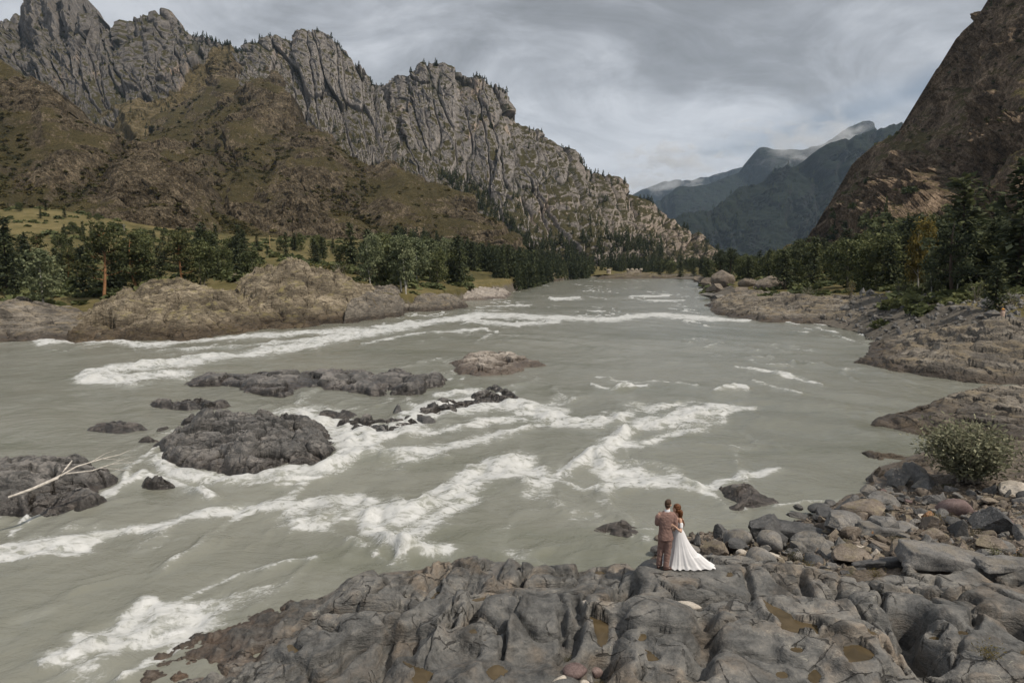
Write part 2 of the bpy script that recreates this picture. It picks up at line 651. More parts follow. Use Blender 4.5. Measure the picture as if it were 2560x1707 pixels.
def grey_cliff_mat(name='limestone_cliff', f=1.0):
    m, t, b = principled(name)
    pos = t.new('ShaderNodeNewGeometry').outputs['Position']
    ps = t.mapping(pos, scale=(1, 1, 0.22))
    n1 = t.noise(ps, 0.012, 5, 0.6, 0.5)
    n2 = t.noise(ps, 0.09, 6, 0.65, 0.3)
    n3 = t.noise(pos, 0.35, 5, 0.7)
    v = t.math('ADD', t.math('MULTIPLY', n2, 0.55), t.math('MULTIPLY', n3, 0.45))
    col = t.ramp(v, [(0.37, (0.084 * f, 0.077 * f, 0.072 * f)), (0.5, (0.195 * f, 0.180 * f, 0.168 * f)), (0.64, (0.335 * f, 0.303 * f, 0.278 * f))])
    tan = t.smooth(t.math('ADD', t.math('MULTIPLY', n1, 0.7), t.math('MULTIPLY', n2, 0.35)), 0.585, 0.70)
    col = t.mix(t.math('MULTIPLY', tan, 0.62), col, (0.44, 0.32, 0.225))
    # tan stone towards the valley end of the wall
    sp = t.new('ShaderNodeSeparateXYZ')
    t.l.new(pos, sp.inputs[0])
    far = t.smooth(t.math('ADD', sp.outputs[0], t.math('MULTIPLY', n1, 120.0)), 60.0, 300.0)
    col = t.mix(t.math('MULTIPLY', far, 0.55), col, t.mix(n2, (0.17, 0.13, 0.10), (0.52, 0.41, 0.31)))
    up = t.attr('up')
    veg = t.smooth(t.math('ADD', up, t.math('MULTIPLY', t.math('SUBTRACT', n2, 0.5), 1.3)), 0.60, 0.80)
    green = t.mix(n2, (0.026, 0.026, 0.012), (0.072, 0.062, 0.030))
    col = t.mix(veg, col, green)
    ck = t.attr('aux')
    col = t.mix(t.math('MULTIPLY', t.smooth(t.math('ADD', ck, t.math('MULTIPLY', t.math('SUBTRACT', n3, 0.5), 0.8)), 0.45, 0.8), 0.7), col, (0.030, 0.032, 0.017))
    brown = t.ramp(t.math('ADD', t.math('MULTIPLY', n2, 0.5), t.math('MULTIPLY', n3, 0.5)), [(0.38, (0.030, 0.026, 0.014)), (0.52, (0.10, 0.080, 0.042)), (0.66, (0.21, 0.165, 0.115))])
    kd = t.smooth(t.math('ADD', t.attr('kind'), t.math('MULTIPLY', t.math('SUBTRACT', n2, 0.5), 1.2)), 0.3, 0.6)
    col = t.mix(kd, brown, col)
    t.l.new(col, b.inputs['Base Color'])
    b.inputs['Roughness'].default_value = 0.95
    b.inputs['Specular IOR Level'].default_value = 0.1
    t.l.new(t.bump(v, 0.8, 4.0), b.inputs['Normal'])
    return m


def brown_hill_mat(name, g1, g2, r1, r2, r3, scrub=0.5, rockbias=0.0):
    m, t, b = principled(name)
    pos = t.new('ShaderNodeNewGeometry').outputs['Position']
    n1 = t.noise(pos, 0.02, 5, 0.6, 0.4)
    n2 = t.noise(pos, 0.12, 6, 0.68, 0.3)
    n3 = t.noise(pos, 0.6, 5, 0.7)
    n4 = t.noise(pos, 1.9, 3, 0.7)
    up = t.attr('up')
    aux = t.attr('aux')
    grass = t.ramp(t.math('ADD', t.math('MULTIPLY', n1, 0.45), t.math('ADD', t.math('MULTIPLY', n2, 0.35), t.math('MULTIPLY', n4, 0.25))), [(0.38, g1), (0.66, g2)])
    grass = t.mix(1.0, grass, t.ramp(n4, [(0.35, 0.55), (0.65, 1.35)]), 'MULTIPLY')
    rv = t.math('ADD', t.math('MULTIPLY', n2, 0.35), t.math('ADD', t.math('MULTIPLY', n3, 0.35), t.math('MULTIPLY', n4, 0.32)))
    rock = t.ramp(rv, [(0.42, r1), (0.52, r2), (0.64, r3)])
    k = t.math('ADD', t.math('SUBTRACT', 0.62 + rockbias, up), t.math('ADD', t.math('MULTIPLY', aux, 0.30), t.math('MULTIPLY', t.math('SUBTRACT', n3, 0.5), 1.1)))
    col = t.mix(t.smooth(k, -0.02, 0.26), grass, rock)
    dk = t.smooth(t.math('ADD', t.math('SUBTRACT', 0.38, t.attr('gul')), t.math('ADD', t.math('MULTIPLY', t.math('SUBTRACT', n2, 0.5), 1.3), t.math('MULTIPLY', t.math('SUBTRACT', n3, 0.5), 0.8))), 0.12, 0.42)
    col = t.mix(t.math('MULTIPLY', dk, scrub), col, (0.014, 0.017, 0.008))
    t.l.new(col, b.inputs['Base Color'])
    b.inputs['Roughness'].default_value = 0.95
    b.inputs['Specular IOR Level'].default_value = 0.1
    t.l.new(t.bump(t.math('ADD', rv, t.math('MULTIPLY', n4, 0.5)), 0.8, 1.6), b.inputs['Normal'])
    return m


MAT_CLIFF = grey_cliff_mat()
MAT_CRAG = grey_cliff_mat('cloud_shaded_crag', 0.68)  # darker copy of the cliff stone, cloud shadow put into its colour
MAT_HILL = brown_hill_mat('grassy_rock_slope', (0.030, 0.027, 0.012), (0.098, 0.080, 0.038), (0.024, 0.019, 0.013), (0.090, 0.073, 0.050), (0.29, 0.232, 0.162), 0.9, 0.14)
MAT_RIGHT = brown_hill_mat('red_brown_rock_slope', (0.044, 0.040, 0.017), (0.140, 0.114, 0.052), (0.036, 0.027, 0.019), (0.165, 0.122, 0.084), (0.46, 0.35, 0.25), 0.8, 0.10)
MAT_FAR = brown_hill_mat('distant_wooded_slope', (0.006, 0.010, 0.010), (0.022, 0.028, 0.020), (0.009, 0.010, 0.012), (0.024, 0.026, 0.027), (0.070, 0.070, 0.070), 0.6, -0.25)

SHEETS = {}

# far ranges at the end of the valley
SHEETS['far3'] = mountain('mountain_pale', [
    [(1500, 640, 7200), (1700, 640, 7200), (2000, 640, 7200)],
    [(1500, 560, 7400), (1580, 490, 7400), (1660, 458, 7400), (1740, 452, 7400), (1850, 420, 7400), (2000, 380, 7400)]],
    [0, 1], 120, 60, MAT_FAR, 'hill', seed=31, amp=1.6, gul=600, rocky=0.3, size=6)
SHEETS['far2'] = mountain('mountain_blue', [
    [(1560, 660, 4700), (1750, 660, 4600), (2500, 660, 4500)],
    [(1560, 560, 4900), (1636, 510, 4900), (1694, 473, 4900), (1770, 455, 4950), (1846, 420, 5000), (1895, 378, 5050), (2010, 372, 5100), (2090, 335, 5150), (2150, 312, 5200), (2178, 308, 5200), (2215, 335, 5200), (2300, 300, 5200), (2500, 260, 5200)]],
    [0, 1], 260, 120, MAT_FAR, 'hill', seed=33, amp=1.1, gul=420, rocky=0.6, size=5)
SHEETS['far1'] = mountain('mountain_dark', [
    [(1640, 668, 2500), (1750, 668, 2500), (1900, 668, 2550), (2400, 660, 2600)],
    [(1640, 640, 2700), (1722, 560, 2800), (1797, 490, 2900), (1850, 455, 2950), (1911, 437, 3000), (1982, 403, 3050), (2069, 376, 3100), (2140, 360, 3150), (2230, 330, 3200), (2400, 280, 3200)]],
    [0, 1], 260, 150, MAT_FAR, 'hill', seed=36, amp=1.2, gul=260, rocky=1.0, size=4)

# high grey crags behind the slopes
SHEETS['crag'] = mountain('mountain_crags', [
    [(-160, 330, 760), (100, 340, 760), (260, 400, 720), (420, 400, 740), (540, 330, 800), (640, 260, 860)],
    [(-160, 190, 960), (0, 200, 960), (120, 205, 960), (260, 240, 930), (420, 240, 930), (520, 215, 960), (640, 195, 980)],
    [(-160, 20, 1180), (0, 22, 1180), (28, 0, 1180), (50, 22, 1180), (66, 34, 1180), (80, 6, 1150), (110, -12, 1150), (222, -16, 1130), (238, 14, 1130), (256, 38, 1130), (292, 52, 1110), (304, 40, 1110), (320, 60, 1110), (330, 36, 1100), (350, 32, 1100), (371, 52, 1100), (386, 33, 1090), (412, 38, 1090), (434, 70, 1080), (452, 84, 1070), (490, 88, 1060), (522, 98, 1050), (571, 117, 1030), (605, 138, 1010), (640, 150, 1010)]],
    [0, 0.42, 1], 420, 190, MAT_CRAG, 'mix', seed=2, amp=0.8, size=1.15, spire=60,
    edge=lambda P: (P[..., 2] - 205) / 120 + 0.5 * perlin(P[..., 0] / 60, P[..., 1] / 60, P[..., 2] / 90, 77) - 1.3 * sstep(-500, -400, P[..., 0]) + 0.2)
SHEETS['buttress'] = mountain('mountain_buttress', [
    [(590, 250, 760), (700, 300, 740), (800, 370, 700), (900, 430, 660), (1000, 480, 620), (1075, 500, 600)],
    [(590, 160, 880), (700, 190, 860), (800, 220, 840), (900, 290, 790), (1000, 400, 720), (1075, 485, 660)],
    [(590, 142, 950), (612, 122, 950), (640, 104, 945), (690, 90, 940), (735, 97, 935), (770, 86, 930), (800, 90, 925), (830, 104, 920), (866, 130, 905), (880, 155, 900), (925, 180, 880), (950, 210, 870), (966, 258, 850), (985, 328, 820), (1012, 390, 780), (1040, 440, 730), (1075, 478, 690)]],
    [0, 0.5, 1], 330, 190, MAT_CLIFF, 'cliff', seed=5, amp=0.62, spire=5)
SHEETS['wall'] = mountain('mountain_wall', [
    [(930, 480, 720), (1000, 505, 640), (1040, 520, 600), (1150, 590, 560), (1250, 650, 520), (1400, 668, 540), (1600, 668, 600), (1800, 664, 700)],
    [(930, 360, 930), (985, 368, 850), (1015, 374, 775), (1050, 382, 755), (1150, 440, 720), (1250, 500, 680), (1400, 560, 640), (1600, 610, 680), (1800, 652, 720)],
    [(930, 232, 1040), (958, 222, 1010), (968, 206, 950), (1010, 190, 900), (1040, 168, 900), (1056, 155, 895), (1090, 152, 895), (1138, 158, 890), (1150, 180, 890), (1166, 196, 885), (1204, 200, 880), (1250, 218, 870), (1268, 240, 865), (1284, 272, 860), (1310, 308, 850), (1350, 318, 845), (1390, 350, 835), (1432, 384, 820), (1448, 410, 815), (1462, 430, 812), (1500, 436, 806), (1545, 450, 800), (1585, 480, 790), (1630, 502, 780), (1662, 530, 770), (1715, 570, 760), (1770, 620, 750), (1800, 645, 750)]],
    [0, 0.45, 1], 520, 250, MAT_CLIFF, 'cliff', seed=9, amp=0.60, spire=4)

# brown grassy slopes in front of the crags
SHEETS['saddle'] = mountain('hill_saddle', [
    [(380, 420, 620), (520, 400, 640), (640, 380, 680), (780, 400, 700)],
    [(380, 300, 800), (470, 262, 820), (560, 190, 860), (620, 152, 900), (690, 190, 860), (780, 290, 800)]],
    [0, 1], 200, 110, MAT_HILL, 'hill', seed=21, amp=0.6, gul=80)
SHEETS['centre'] = mountain('hill_spurs', [
    [(300, 625, 330), (500, 622, 335), (655, 618, 340), (800, 620, 350), (950, 626, 365), (1100, 646, 385), (1250, 678, 405), (1350, 690, 425)],
    [(300, 470, 420), (500, 450, 430), (655, 440, 440), (800, 455, 440), (950, 510, 430), (1100, 560, 430), (1250, 628, 438), (1350, 684, 440)],
    [(300, 350, 560), (430, 300, 600), (520, 262, 630), (575, 215, 660), (625, 196, 680), (690, 225, 660), (725, 262, 640), (760, 292, 620), (850, 352, 580), (930, 398, 560), (1000, 440, 540), (1060, 466, 525), (1110, 482, 510), (1165, 506, 490), (1191, 538, 480), (1225, 566, 472), (1280, 600, 465), (1315, 645, 455), (1350, 675, 450)]],
    [0, 0.48, 1], 560, 270, MAT_HILL, 'hill', seed=12, amp=0.75, gul=62, ledge=0.5)
SHEETS['left'] = mountain('hill_shoulder', [
    [(-260, 580, 230), (0, 556, 245), (150, 552, 262), (300, 574, 282), (400, 592, 296), (500, 606, 312), (690, 624, 328)],
    [(-260, 360, 330), (0, 380, 330), (150, 410, 325), (300, 450, 322), (400, 480, 320), (500, 545, 324), (690, 606, 332)],
    [(-260, 60, 470), (-100, 110, 455), (0, 150, 440), (80, 212, 425), (115, 222, 420), (163, 286, 410), (260, 318, 400), (350, 352, 390), (435, 412, 375), (515, 488, 360), (600, 545, 348), (690, 598, 340)]],
    [0, 0.5, 1], 430, 250, MAT_HILL, 'hill', seed=16, amp=0.55, gul=58, ledge=0.6)
SHEETS['right'] = mountain('hill_right_bank', [
    [(1960, 690, 330), (2080, 690, 250), (2200, 700, 180), (2400, 712, 130), (2600, 720, 105), (2900, 735, 92)],
    [(1960, 640, 440), (2080, 600, 400), (2200, 540, 350), (2400, 450, 290), (2600, 370, 255), (2900, 300, 225)],
    [(1960, 612, 600), (2020, 574, 590), (2052, 530, 575), (2085, 484, 560), (2162, 430, 535), (2195, 359, 520), (2227, 316, 505), (2250, 278, 495), (2303, 245, 480), (2325, 196, 470), (2390, 112, 450), (2460, 24, 432), (2500, -26, 424), (2560, -90, 412), (2700, -240, 390), (2900, -330, 370)]],
    [0, 0.5, 1], 460, 300, MAT_RIGHT, 'hill', seed=25, amp=0.62, gul=88, rocky=1.5, edge_shift=9.0, ledge=0.35, dirh=0.9)


# ------------------------------------------------------------------ ground of the two banks
def ground_mat():
    m, t, b = principled('bank_ground')
    pos = t.new('ShaderNodeNewGeometry').outputs['Position']
    n1 = t.noise(pos, 0.035, 5, 0.6, 0.4)
    n2 = t.noise(pos, 0.3, 6, 0.65, 0.2)
    n3 = t.noise(pos, 2.5, 4, 0.7)
    v = t.math('ADD', t.math('MULTIPLY', n1, 0.5), t.math('ADD', t.math('MULTIPLY', n2, 0.3), t.math('MULTIPLY', n3, 0.2)))
    grass = t.ramp(v, [(0.36, (0.046, 0.044, 0.018)), (0.5, (0.112, 0.096, 0.042)), (0.64, (0.20, 0.162, 0.080))])
    stone = t.ramp(n3, [(0.3, (0.060, 0.054, 0.046)), (0.7, (0.185, 0.165, 0.138))])
    k = t.smooth(t.math('ADD', t.attr('stony'), t.math('MULTIPLY', t.math('SUBTRACT', n2, 0.5), 0.9)), 0.4, 0.7)
    col = t.mix(k, grass, stone)
    t.l.new(col, b.inputs['Base Color'])
    b.inputs['Roughness'].default_value = 0.95
    b.inputs['Specular IOR Level'].default_value = 0.1
    t.l.new(t.bump(t.math('ADD', n2, n3), 0.7, 0.25), b.inputs['Normal'])
    return m


MAT_GROUND = ground_mat()


def bank(name, rows, ts, ns, nt, amp, stony_t, seed):
    P = loft(rows, ts, ns, nt, smooth_t=False)
    x, y = P[..., 0], P[..., 1]
    q = np.linspace(0, 1, nt)[:, None] * np.ones((1, ns))
    h = amp * fbm(x / 22, y / 22, 0 * x, 4, seed) * sstep(0.05, 0.3, q)
    P[..., 2] += h + 0.25 * fbm(x / 3, y / 3, 0 * x, 3, seed + 5)
    stony = sstep(stony_t + 0.1, stony_t - 0.1, q)
    structure(name, new_mesh(name, P.reshape(-1, 3), grid_faces(nt, ns), attrs={'stony': stony}), MAT_GROUND)
    return P


BANK_L = bank('ground_left', [
    [(u_, 655 + FPX * 10.5 / y_, y_) for u_, y_ in ((-420, 72), (0, 85), (200, 90), (600, 101), (900, 118), (1050, 138), (1160, 170), (1260, 202), (1380, 345), (1500, 440), (1800, 505))],
    [(-420, 812, 92), (0, 800, 96), (200, 775, 104), (600, 735, 116), (900, 735, 122), (1050, 735, 142), (1160, 720, 175), (1260, 700, 215), (1380, 692, 345), (1500, 687, 460), (1800, 684, 520)],
    [(-420, 690, 140), (0, 690, 142), (200, 682, 145), (450, 672, 150), (700, 660, 158), (900, 676, 172), (1100, 690, 205), (1260, 690, 250), (1400, 688, 400), (1640, 684, 520), (1800, 682, 540)],
    [(-420, 600, 195), (0, 596, 200), (200, 596, 205), (450, 608, 214), (700, 622, 228), (900, 634, 252), (1100, 660, 300), (1260, 672, 350), (1400, 676, 470), (1640, 675, 580), (1800, 674, 620)],
    [(-420, 545, 240), (0, 528, 250), (150, 522, 267), (300, 548, 287), (400, 568, 300), (655, 592, 336), (800, 598, 355), (950, 604, 372), (1100, 626, 392), (1250, 660, 430), (1400, 662, 540), (1640, 662, 700), (1800, 662, 800)],
    [(-420, 535, 300), (0, 518, 300), (655, 586, 380), (950, 600, 410), (1250, 655, 470), (1640, 661, 900), (1800, 661, 1000)]],
    [0, 0.14, 0.32, 0.58, 0.9, 1.0], 330, 200, 0.8, 0.10, 61)

BANK_R = bank('ground_right', [
    [(1600, 694, 430), (1740, 698, 370), (1770, 735, 200), (1800, 778, 133), (2000, 800, 112), (2150, 830, 93), (2260, 905, 66), (2600, 975, 52), (3000, 1020, 46)],
    [(1600, 687, 470), (1740, 686, 420), (1800, 705, 245), (1850, 728, 165), (2050, 738, 132), (2200, 748, 110), (2400, 775, 78), (2600, 800, 64), (3000, 830, 56)],
    [(1600, 678, 560), (1740, 678, 500), (1840, 690, 300), (1950, 700, 210), (2080, 705, 165), (2250, 712, 135), (2450, 726, 100), (2600, 740, 84), (3000, 750, 75)],
    [(1600, 668, 700), (1740, 668, 600), (1900, 666, 420), (2050, 655, 300), (2200, 640, 215), (2400, 640, 160), (2600, 645, 130), (3000, 650, 120)]],
    [0, 0.25, 0.55, 1.0], 240, 110, 0.6, 0.28, 65)

# base sheet under everything, out to the far end of the valley
_gx = np.linspace(-5500, 5500, 61)
_gy = np.linspace(-60, 7900, 61)
_GX, _GY = np.meshgrid(_gx, _gy)
_GZ = -3.0 + np.clip((_GY - 1400) / 3000, 0, 1) * 12
structure('terrain', new_mesh('terrain', np.stack([_GX, _GY, _GZ], -1).reshape(-1, 3), grid_faces(61, 61), attrs={'stony': 0 * _GX}), MAT_GROUND)


# ------------------------------------------------------------------ the river
K = 2560.0 / 2352.0
FOAM = [  # polyline, half width, strength (all in the photograph's 2352-wide preview pixels)
    ([(195, 862), (260, 850), (420, 830), (560, 815), (700, 790), (830, 764), (950, 746)], 13, 1.0),
    ([(195, 868), (300, 872), (420, 860)], 17, 1.0),
    ([(950, 746), (1100, 722), (1250, 728), (1400, 734), (1500, 722), (1640, 732)], 9, 1.0),
    ([(1080, 735), (1180, 745), (1280, 738)], 8, 0.75),
    ([(90, 786), (250, 781), (330, 790), (500, 777), (700, 762), (840, 757)], 8, 0.95),
    ([(420, 800), (600, 790), (760, 775)], 9, 0.5),
    ([(830, 790), (960, 765), (1080, 755)], 7, 0.55),
    ([(1268, 686), (1330, 684)], 4, 0.9), ([(1450, 680), (1535, 679)], 3, 0.9), ([(1475, 690), (1570, 690)], 3, 0.7),
    ([(1090, 705), (1220, 700)], 3, 0.55), ([(1590, 727), (1640, 733), (1720, 735)], 4, 0.8),
    ([(700, 962), (735, 985), (790, 970), (830, 985), (880, 992), (950, 968), (1000, 936), (1090, 925), (1190, 930), (1260, 946)], 20, 1.05),
    ([(1000, 905), (1090, 900), (1170, 915)], 10, 0.9),
    ([(1180, 935), (1300, 940)], 8, 0.7),
    ([(775, 985), (800, 1020), (780, 1060), (730, 1085), (620, 1098), (480, 1108), (410, 1100), (375, 1065)], 20, 1.1),
    ([(800, 1045), (950, 1040), (1100, 1012), (1250, 978), (1420, 960)], 17, 0.66),
    ([(800, 1010), (900, 1000), (1050, 985), (1200, 960)], 14, 0.6),
    ([(0, 1272), (120, 1250), (240, 1220), (400, 1192), (560, 1162), (700, 1148), (850, 1138)], 16, 0.82),
    ([(0, 1290), (90, 1275), (200, 1250)], 14, 0.8),
    ([(250, 1128), (330, 1100), (400, 1120), (460, 1150)], 12, 0.75),
    ([(190, 1172), (270, 1130), (320, 1060), (400, 1000)], 9, 0.5),
    ([(20, 1235), (60, 1195)], 10, 0.5),
    ([(848, 1175), (868, 1215), (905, 1255), (960, 1268), (1000, 1260)], 19, 1.1),
    ([(860, 1185), (940, 1180), (1010, 1150), (1080, 1105), (1130, 1075), (1190, 1060)], 28, 0.92),
    ([(930, 1230), (1010, 1190), (1090, 1140)], 24, 0.72),
    ([(1190, 1060), (1260, 1095), (1320, 1060), (1370, 1040)], 18, 0.6),
    ([(1362, 1042), (1400, 1012), (1440, 988), (1500, 970), (1560, 958), (1680, 932)], 16, 0.9),
    ([(1362, 1042), (1430, 1085), (1500, 1097), (1620, 1110), (1700, 1085), (1780, 1080)], 13, 0.85),
    ([(1390, 1010), (1480, 1020), (1560, 985)], 18, 0.55),
    ([(1250, 1088), (1350, 1118), (1500, 1110), (1600, 1118)], 9, 0.55),
    ([(1362, 884), (1420, 891), (1482, 886)], 5, 0.9), ([(1640, 892), (1720, 896)], 5, 0.95),
    ([(1690, 840), (1760, 856), (1890, 882)], 5, 0.7), ([(1370, 862), (1440, 872), (1600, 882)], 5, 0.5),
    ([(1730, 870), (1840, 905)], 6, 0.5), ([(1500, 942), (1600, 918), (1720, 935)], 10, 0.5),
    ([(105, 1515), (180, 1490), (260, 1480), (400, 1452), (455, 1430)], 18, 1.0),
    ([(190, 1455), (270, 1430), (350, 1385), (380, 1400), (440, 1395)], 22, 1.0),
    ([(130, 1505), (230, 1465), (330, 1440), (420, 1420)], 26, 0.95),
    ([(400, 1400), (520, 1340), (600, 1312), (720, 1290)], 14, 0.45),
    ([(250, 1565), (330, 1520), (410, 1478)], 9, 0.7),
    ([(700, 1200), (840, 1250), (880, 1290)], 16, 0.35),
    ([(1650, 1120), (1700, 1150), (1720, 1170)], 8, 0.5), ([(1800, 1165), (1890, 1150), (1960, 1145)], 7, 0.5),
    ([(1350, 1240), (1500, 1230)], 6, 0.2),
    ([(660, 975), (760, 1010)], 14, 0.7),
    ([(540, 960), (700, 950), (760, 955)], 6, 0.4),
]
CALM = [([(0, 920), (250, 960), (550, 930)], 60), ([(700, 1230), (820, 1290), (760, 1340)], 50), ([(1500, 800), (1900, 830), (1950, 960)], 60)]


def river():
    ny, nx = 640, 560
    Y = np.exp(np.linspace(math.log(13.0), math.log(700.0), ny))[:, None]
    a = np.linspace(0, 1, nx)[None, :]
    x0, x1 = -(0.80 * Y + 9), (0.66 * Y + 9)
    X = x0 + (x1 - x0) * a
    Yb = Y + 0 * X
    u, v = project(X, Yb, 0 * X)
    # authored where the rapids break; warped so that edges are ragged
    wx = 34 * fbm(X / 4.0, Yb / 6.0, 0 * X, 4, 3) * np.clip(24 / Yb, 0.15, 1.3)
    wy = 15 * fbm(X / 4.0, Yb / 6.0, 0 * X + 9, 4, 4) * np.clip(24 / Yb, 0.12, 1.3)
    U, Vv = (u + wx) / K, (v + wy) / K
    m = np.zeros_like(X, dtype=np.float32)
    for pts, w, s in FOAM:
        pu = [(p[0], p[1] * 2.0) for p in pts]
        lo_u, hi_u = min(p[0] for p in pts) - 4 * w - 60, max(p[0] for p in pts) + 4 * w + 60
        lo_v, hi_v = min(p[1] for p in pts) - 3 * w - 40, max(p[1] for p in pts) + 3 * w + 40
        sel = (U > lo_u) & (U < hi_u) & (Vv > lo_v) & (Vv < hi_v)
        if not sel.any():
            continue
        d, par = seg_dist(U[sel], Vv[sel] * 2.0, pu)
        val = s * np.exp(-(d / (w * 1.3)) ** 1.1)
        m[sel] = np.maximum(m[sel], val) + 0.25 * np.minimum(m[sel], val)
    # long lace streaks drawn out along the current
    ang = 0.5
    ca, sa = math.cos(ang), math.sin(ang)
    xs, ys = X * ca - Yb * sa * 0.4, X * sa * 0.4 + Yb * ca
    lace = ridged(xs / 3.5 + 0.6 * fbm(X / 6, Yb / 9, 0 * X, 3, 12), ys / 9, 0 * X, 4, 14)
    zone = sstep(0.0, 0.5, fbm(X / 16, Yb / 26, 0 * X, 3, 18) + 0.12) * sstep(280, 120, Yb)
    m = m + 0.34 * sstep(0.45, 0.85, lace) * zone
    caps = sstep(0.62, 0.80, ridged(X / 3.0, Yb / 10.0, 0 * X, 3, 37)) * sstep(0.05, 0.35, fbm(X / 12, Yb / 45, 0 * X, 2, 38)) * sstep(60, 110, Yb) * sstep(480, 330, Yb)
    m = m + 0.55 * caps
    # surface: swell, chop and broken crests
    tur = np.clip(m, 0, 1)
    att = np.clip(60 / Yb, 0.35, 1.0)
    h = 0.17 * fbm(xs / 6, ys / 9, 0 * X, 3, 21) + 0.055 * fbm(xs / 1.5, ys / 2.0, 0 * X, 3, 22) * (0.5 + 0.9 * sstep(-.3, .4, fbm(X / 14, Yb / 20, 0 * X, 2, 23)))
    h = h + 0.55 * tur * (0.25 + 0.9 * fbm(X / 2.4, Yb / 2.6, 0 * X, 3, 24)) + 0.07 * tur * ridged(X / 0.9, Yb / 1.0, 0 * X, 3, 26)
    h = h + 0.10 * sstep(0.02, 0.4, tur) * fbm(xs / 1.1, ys / 1.3, 0 * X, 3, 33)
    swell = 0.12 * np.sin((xs * 0.55 + ys * 0.8) * 1.25 + 2.2 * fbm(X / 12, Yb / 12, 0 * X, 2, 28)) * sstep(-0.2, 0.5, fbm(X / 25, Yb / 25, 0 * X, 2, 29))
    h = (h + swell) * att
    h = np.where(Yb > 250, h * 0.4, h)
    Z = h - 0.06
    me = new_mesh('river', np.stack([X, Yb, Z], -1).reshape(-1, 3), grid_faces(ny, nx), attrs={'foam': m, 'tur': tur})
    mat, t, b = principled('river_water')
    pos = t.new('ShaderNodeNewGeometry').outputs['Position']
    pf = t.mapping(pos, scale=(0.62, 0.9, 1.0), rot=(0, 0, -0.35))
    big = t.noise(pf, 0.05, 4, 0.55, 0.5)
    n1 = t.noise(pf, 0.42, 6, 0.66, 1.6)
    n2 = t.noise(pf, 2.0, 5, 0.7, 1.0)
    n3 = t.noise(pos, 9.0, 3, 0.7)
    def vein(sc, dist, wid):
        return t.math('SUBTRACT', 1.0, t.math('ABSOLUTE', t.math('MULTIPLY', t.math('SUBTRACT', t.noise(pf, sc, 5, 0.62, dist), 0.5), wid)), clamp=True)
    v1, v2 = vein(0.55, 1.8, 7.0), vein(1.7, 1.6, 6.0)
    f = t.attr('foam')
    tex = t.math('ADD', t.math('MULTIPLY', t.math('SUBTRACT', n1, 0.5), 1.5), t.math('ADD', t.math('MULTIPLY', t.math('SUBTRACT', n2, 0.5), 1.3), t.math('MULTIPLY', t.math('SUBTRACT', n3, 0.5), 1.1)))
    solid = t.smooth(t.math('ADD', t.math('MULTIPLY', f, 0.85), t.math('MULTIPLY', tex, 1.25)), 0.62, 1.50)
    lace = t.math('MULTIPLY', t.math('ADD', t.math('MULTIPLY', v1, 0.55), t.math('MULTIPLY', v2, 0.55)), t.smooth(t.math('ADD', f, t.math('MULTIPLY', tex, 0.35)), 0.05, 0.65))
    fo = t.math('MULTIPLY', t.math('MAXIMUM', solid, t.math('MULTIPLY', t.smooth(lace, 0.22, 0.85), 0.85)), t.math('ADD', 0.62, t.math('MULTIPLY', n2, 0.55)), clamp=True)
    wcol = t.ramp(big, [(0.35, (0.160, 0.163, 0.134)), (0.65, (0.202, 0.203, 0.170))])
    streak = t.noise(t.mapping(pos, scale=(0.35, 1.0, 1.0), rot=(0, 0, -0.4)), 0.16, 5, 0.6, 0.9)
    wcol = t.mix(t.math('MULTIPLY', t.smooth(streak, 0.50, 0.66), 0.55), wcol, (0.112, 0.118, 0.084))  # olive streaks: silt variation plus dark bank reflections put into the colour
    haze = t.math('MULTIPLY', t.smooth(t.math('ADD', f, t.math('MULTIPLY', t.math('SUBTRACT', n1, 0.5), 0.8)), 0.02, 0.85), 0.72)
    wcol = t.mix(haze, wcol, (0.30, 0.31, 0.28))
    col = t.mix(fo, wcol, t.mix(n2, (0.44, 0.45, 0.45), (0.68, 0.69, 0.69)))
    t.l.new(col, b.inputs['Base Color'])
    t.put(b.inputs['Roughness'], t.math('ADD', t.math('SUBTRACT', 0.30, t.math('MULTIPLY', streak, 0.28)), t.math('MULTIPLY', fo, 0.55)))
    b.inputs['IOR'].default_value = 1.33
    b.inputs['Specular IOR Level'].default_value = 0.5
    hb = t.math('ADD', t.math('MULTIPLY', n1, 0.8), t.math('ADD', t.math('MULTIPLY', n2, 0.35), t.math('MULTIPLY', fo, 0.12)))
    t.l.new(t.bump(hb, 0.65, 0.22), b.inputs['Normal'])
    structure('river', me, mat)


river()


# ------------------------------------------------------------------ rock materials
MAT_BEDROCK = rock_mat('dark_bedrock', (0.040, 0.041, 0.041), (0.084, 0.085, 0.083), (0.150, 0.146, 0.138), scale=1.0, bump=0.55, bdist=0.05,
                       crack=0.8, lichen=(0.11, 0.095, 0.078), lichen_amt=0.35, wet_z=0.45, rough=0.72, spec=0.4)
MAT_ISLET = rock_mat('wet_islet_rock', (0.027, 0.027, 0.027), (0.074, 0.072, 0.069), (0.174, 0.163, 0.153), scale=0.9, bump=0.8, bdist=0.10,
                     crack=0.5, wet_z=0.7, lichen=(0.24, 0.22, 0.20), lichen_amt=0.55, rough=0.6, spec=0.5, strata=1.5)
MAT_PALE = rock_mat('pale_islet_rock', (0.125, 0.110, 0.098), (0.250, 0.222, 0.194), (0.425, 0.388, 0.344), scale=0.6, bump=0.8, bdist=0.15,
                    crack=0.5, wet_z=0.8, rough=0.8, strata=1.5)
MAT_LICHEN = rock_mat('lichen_outcrop_rock', (0.045, 0.037, 0.027), (0.165, 0.138, 0.098), (0.40, 0.34, 0.25), scale=0.34, bump=0.9, bdist=0.45,
                      crack=0.6, lichen=(0.185, 0.158, 0.062), lichen_amt=0.85, wet_z=2.8, rough=0.9, strata=2.0)
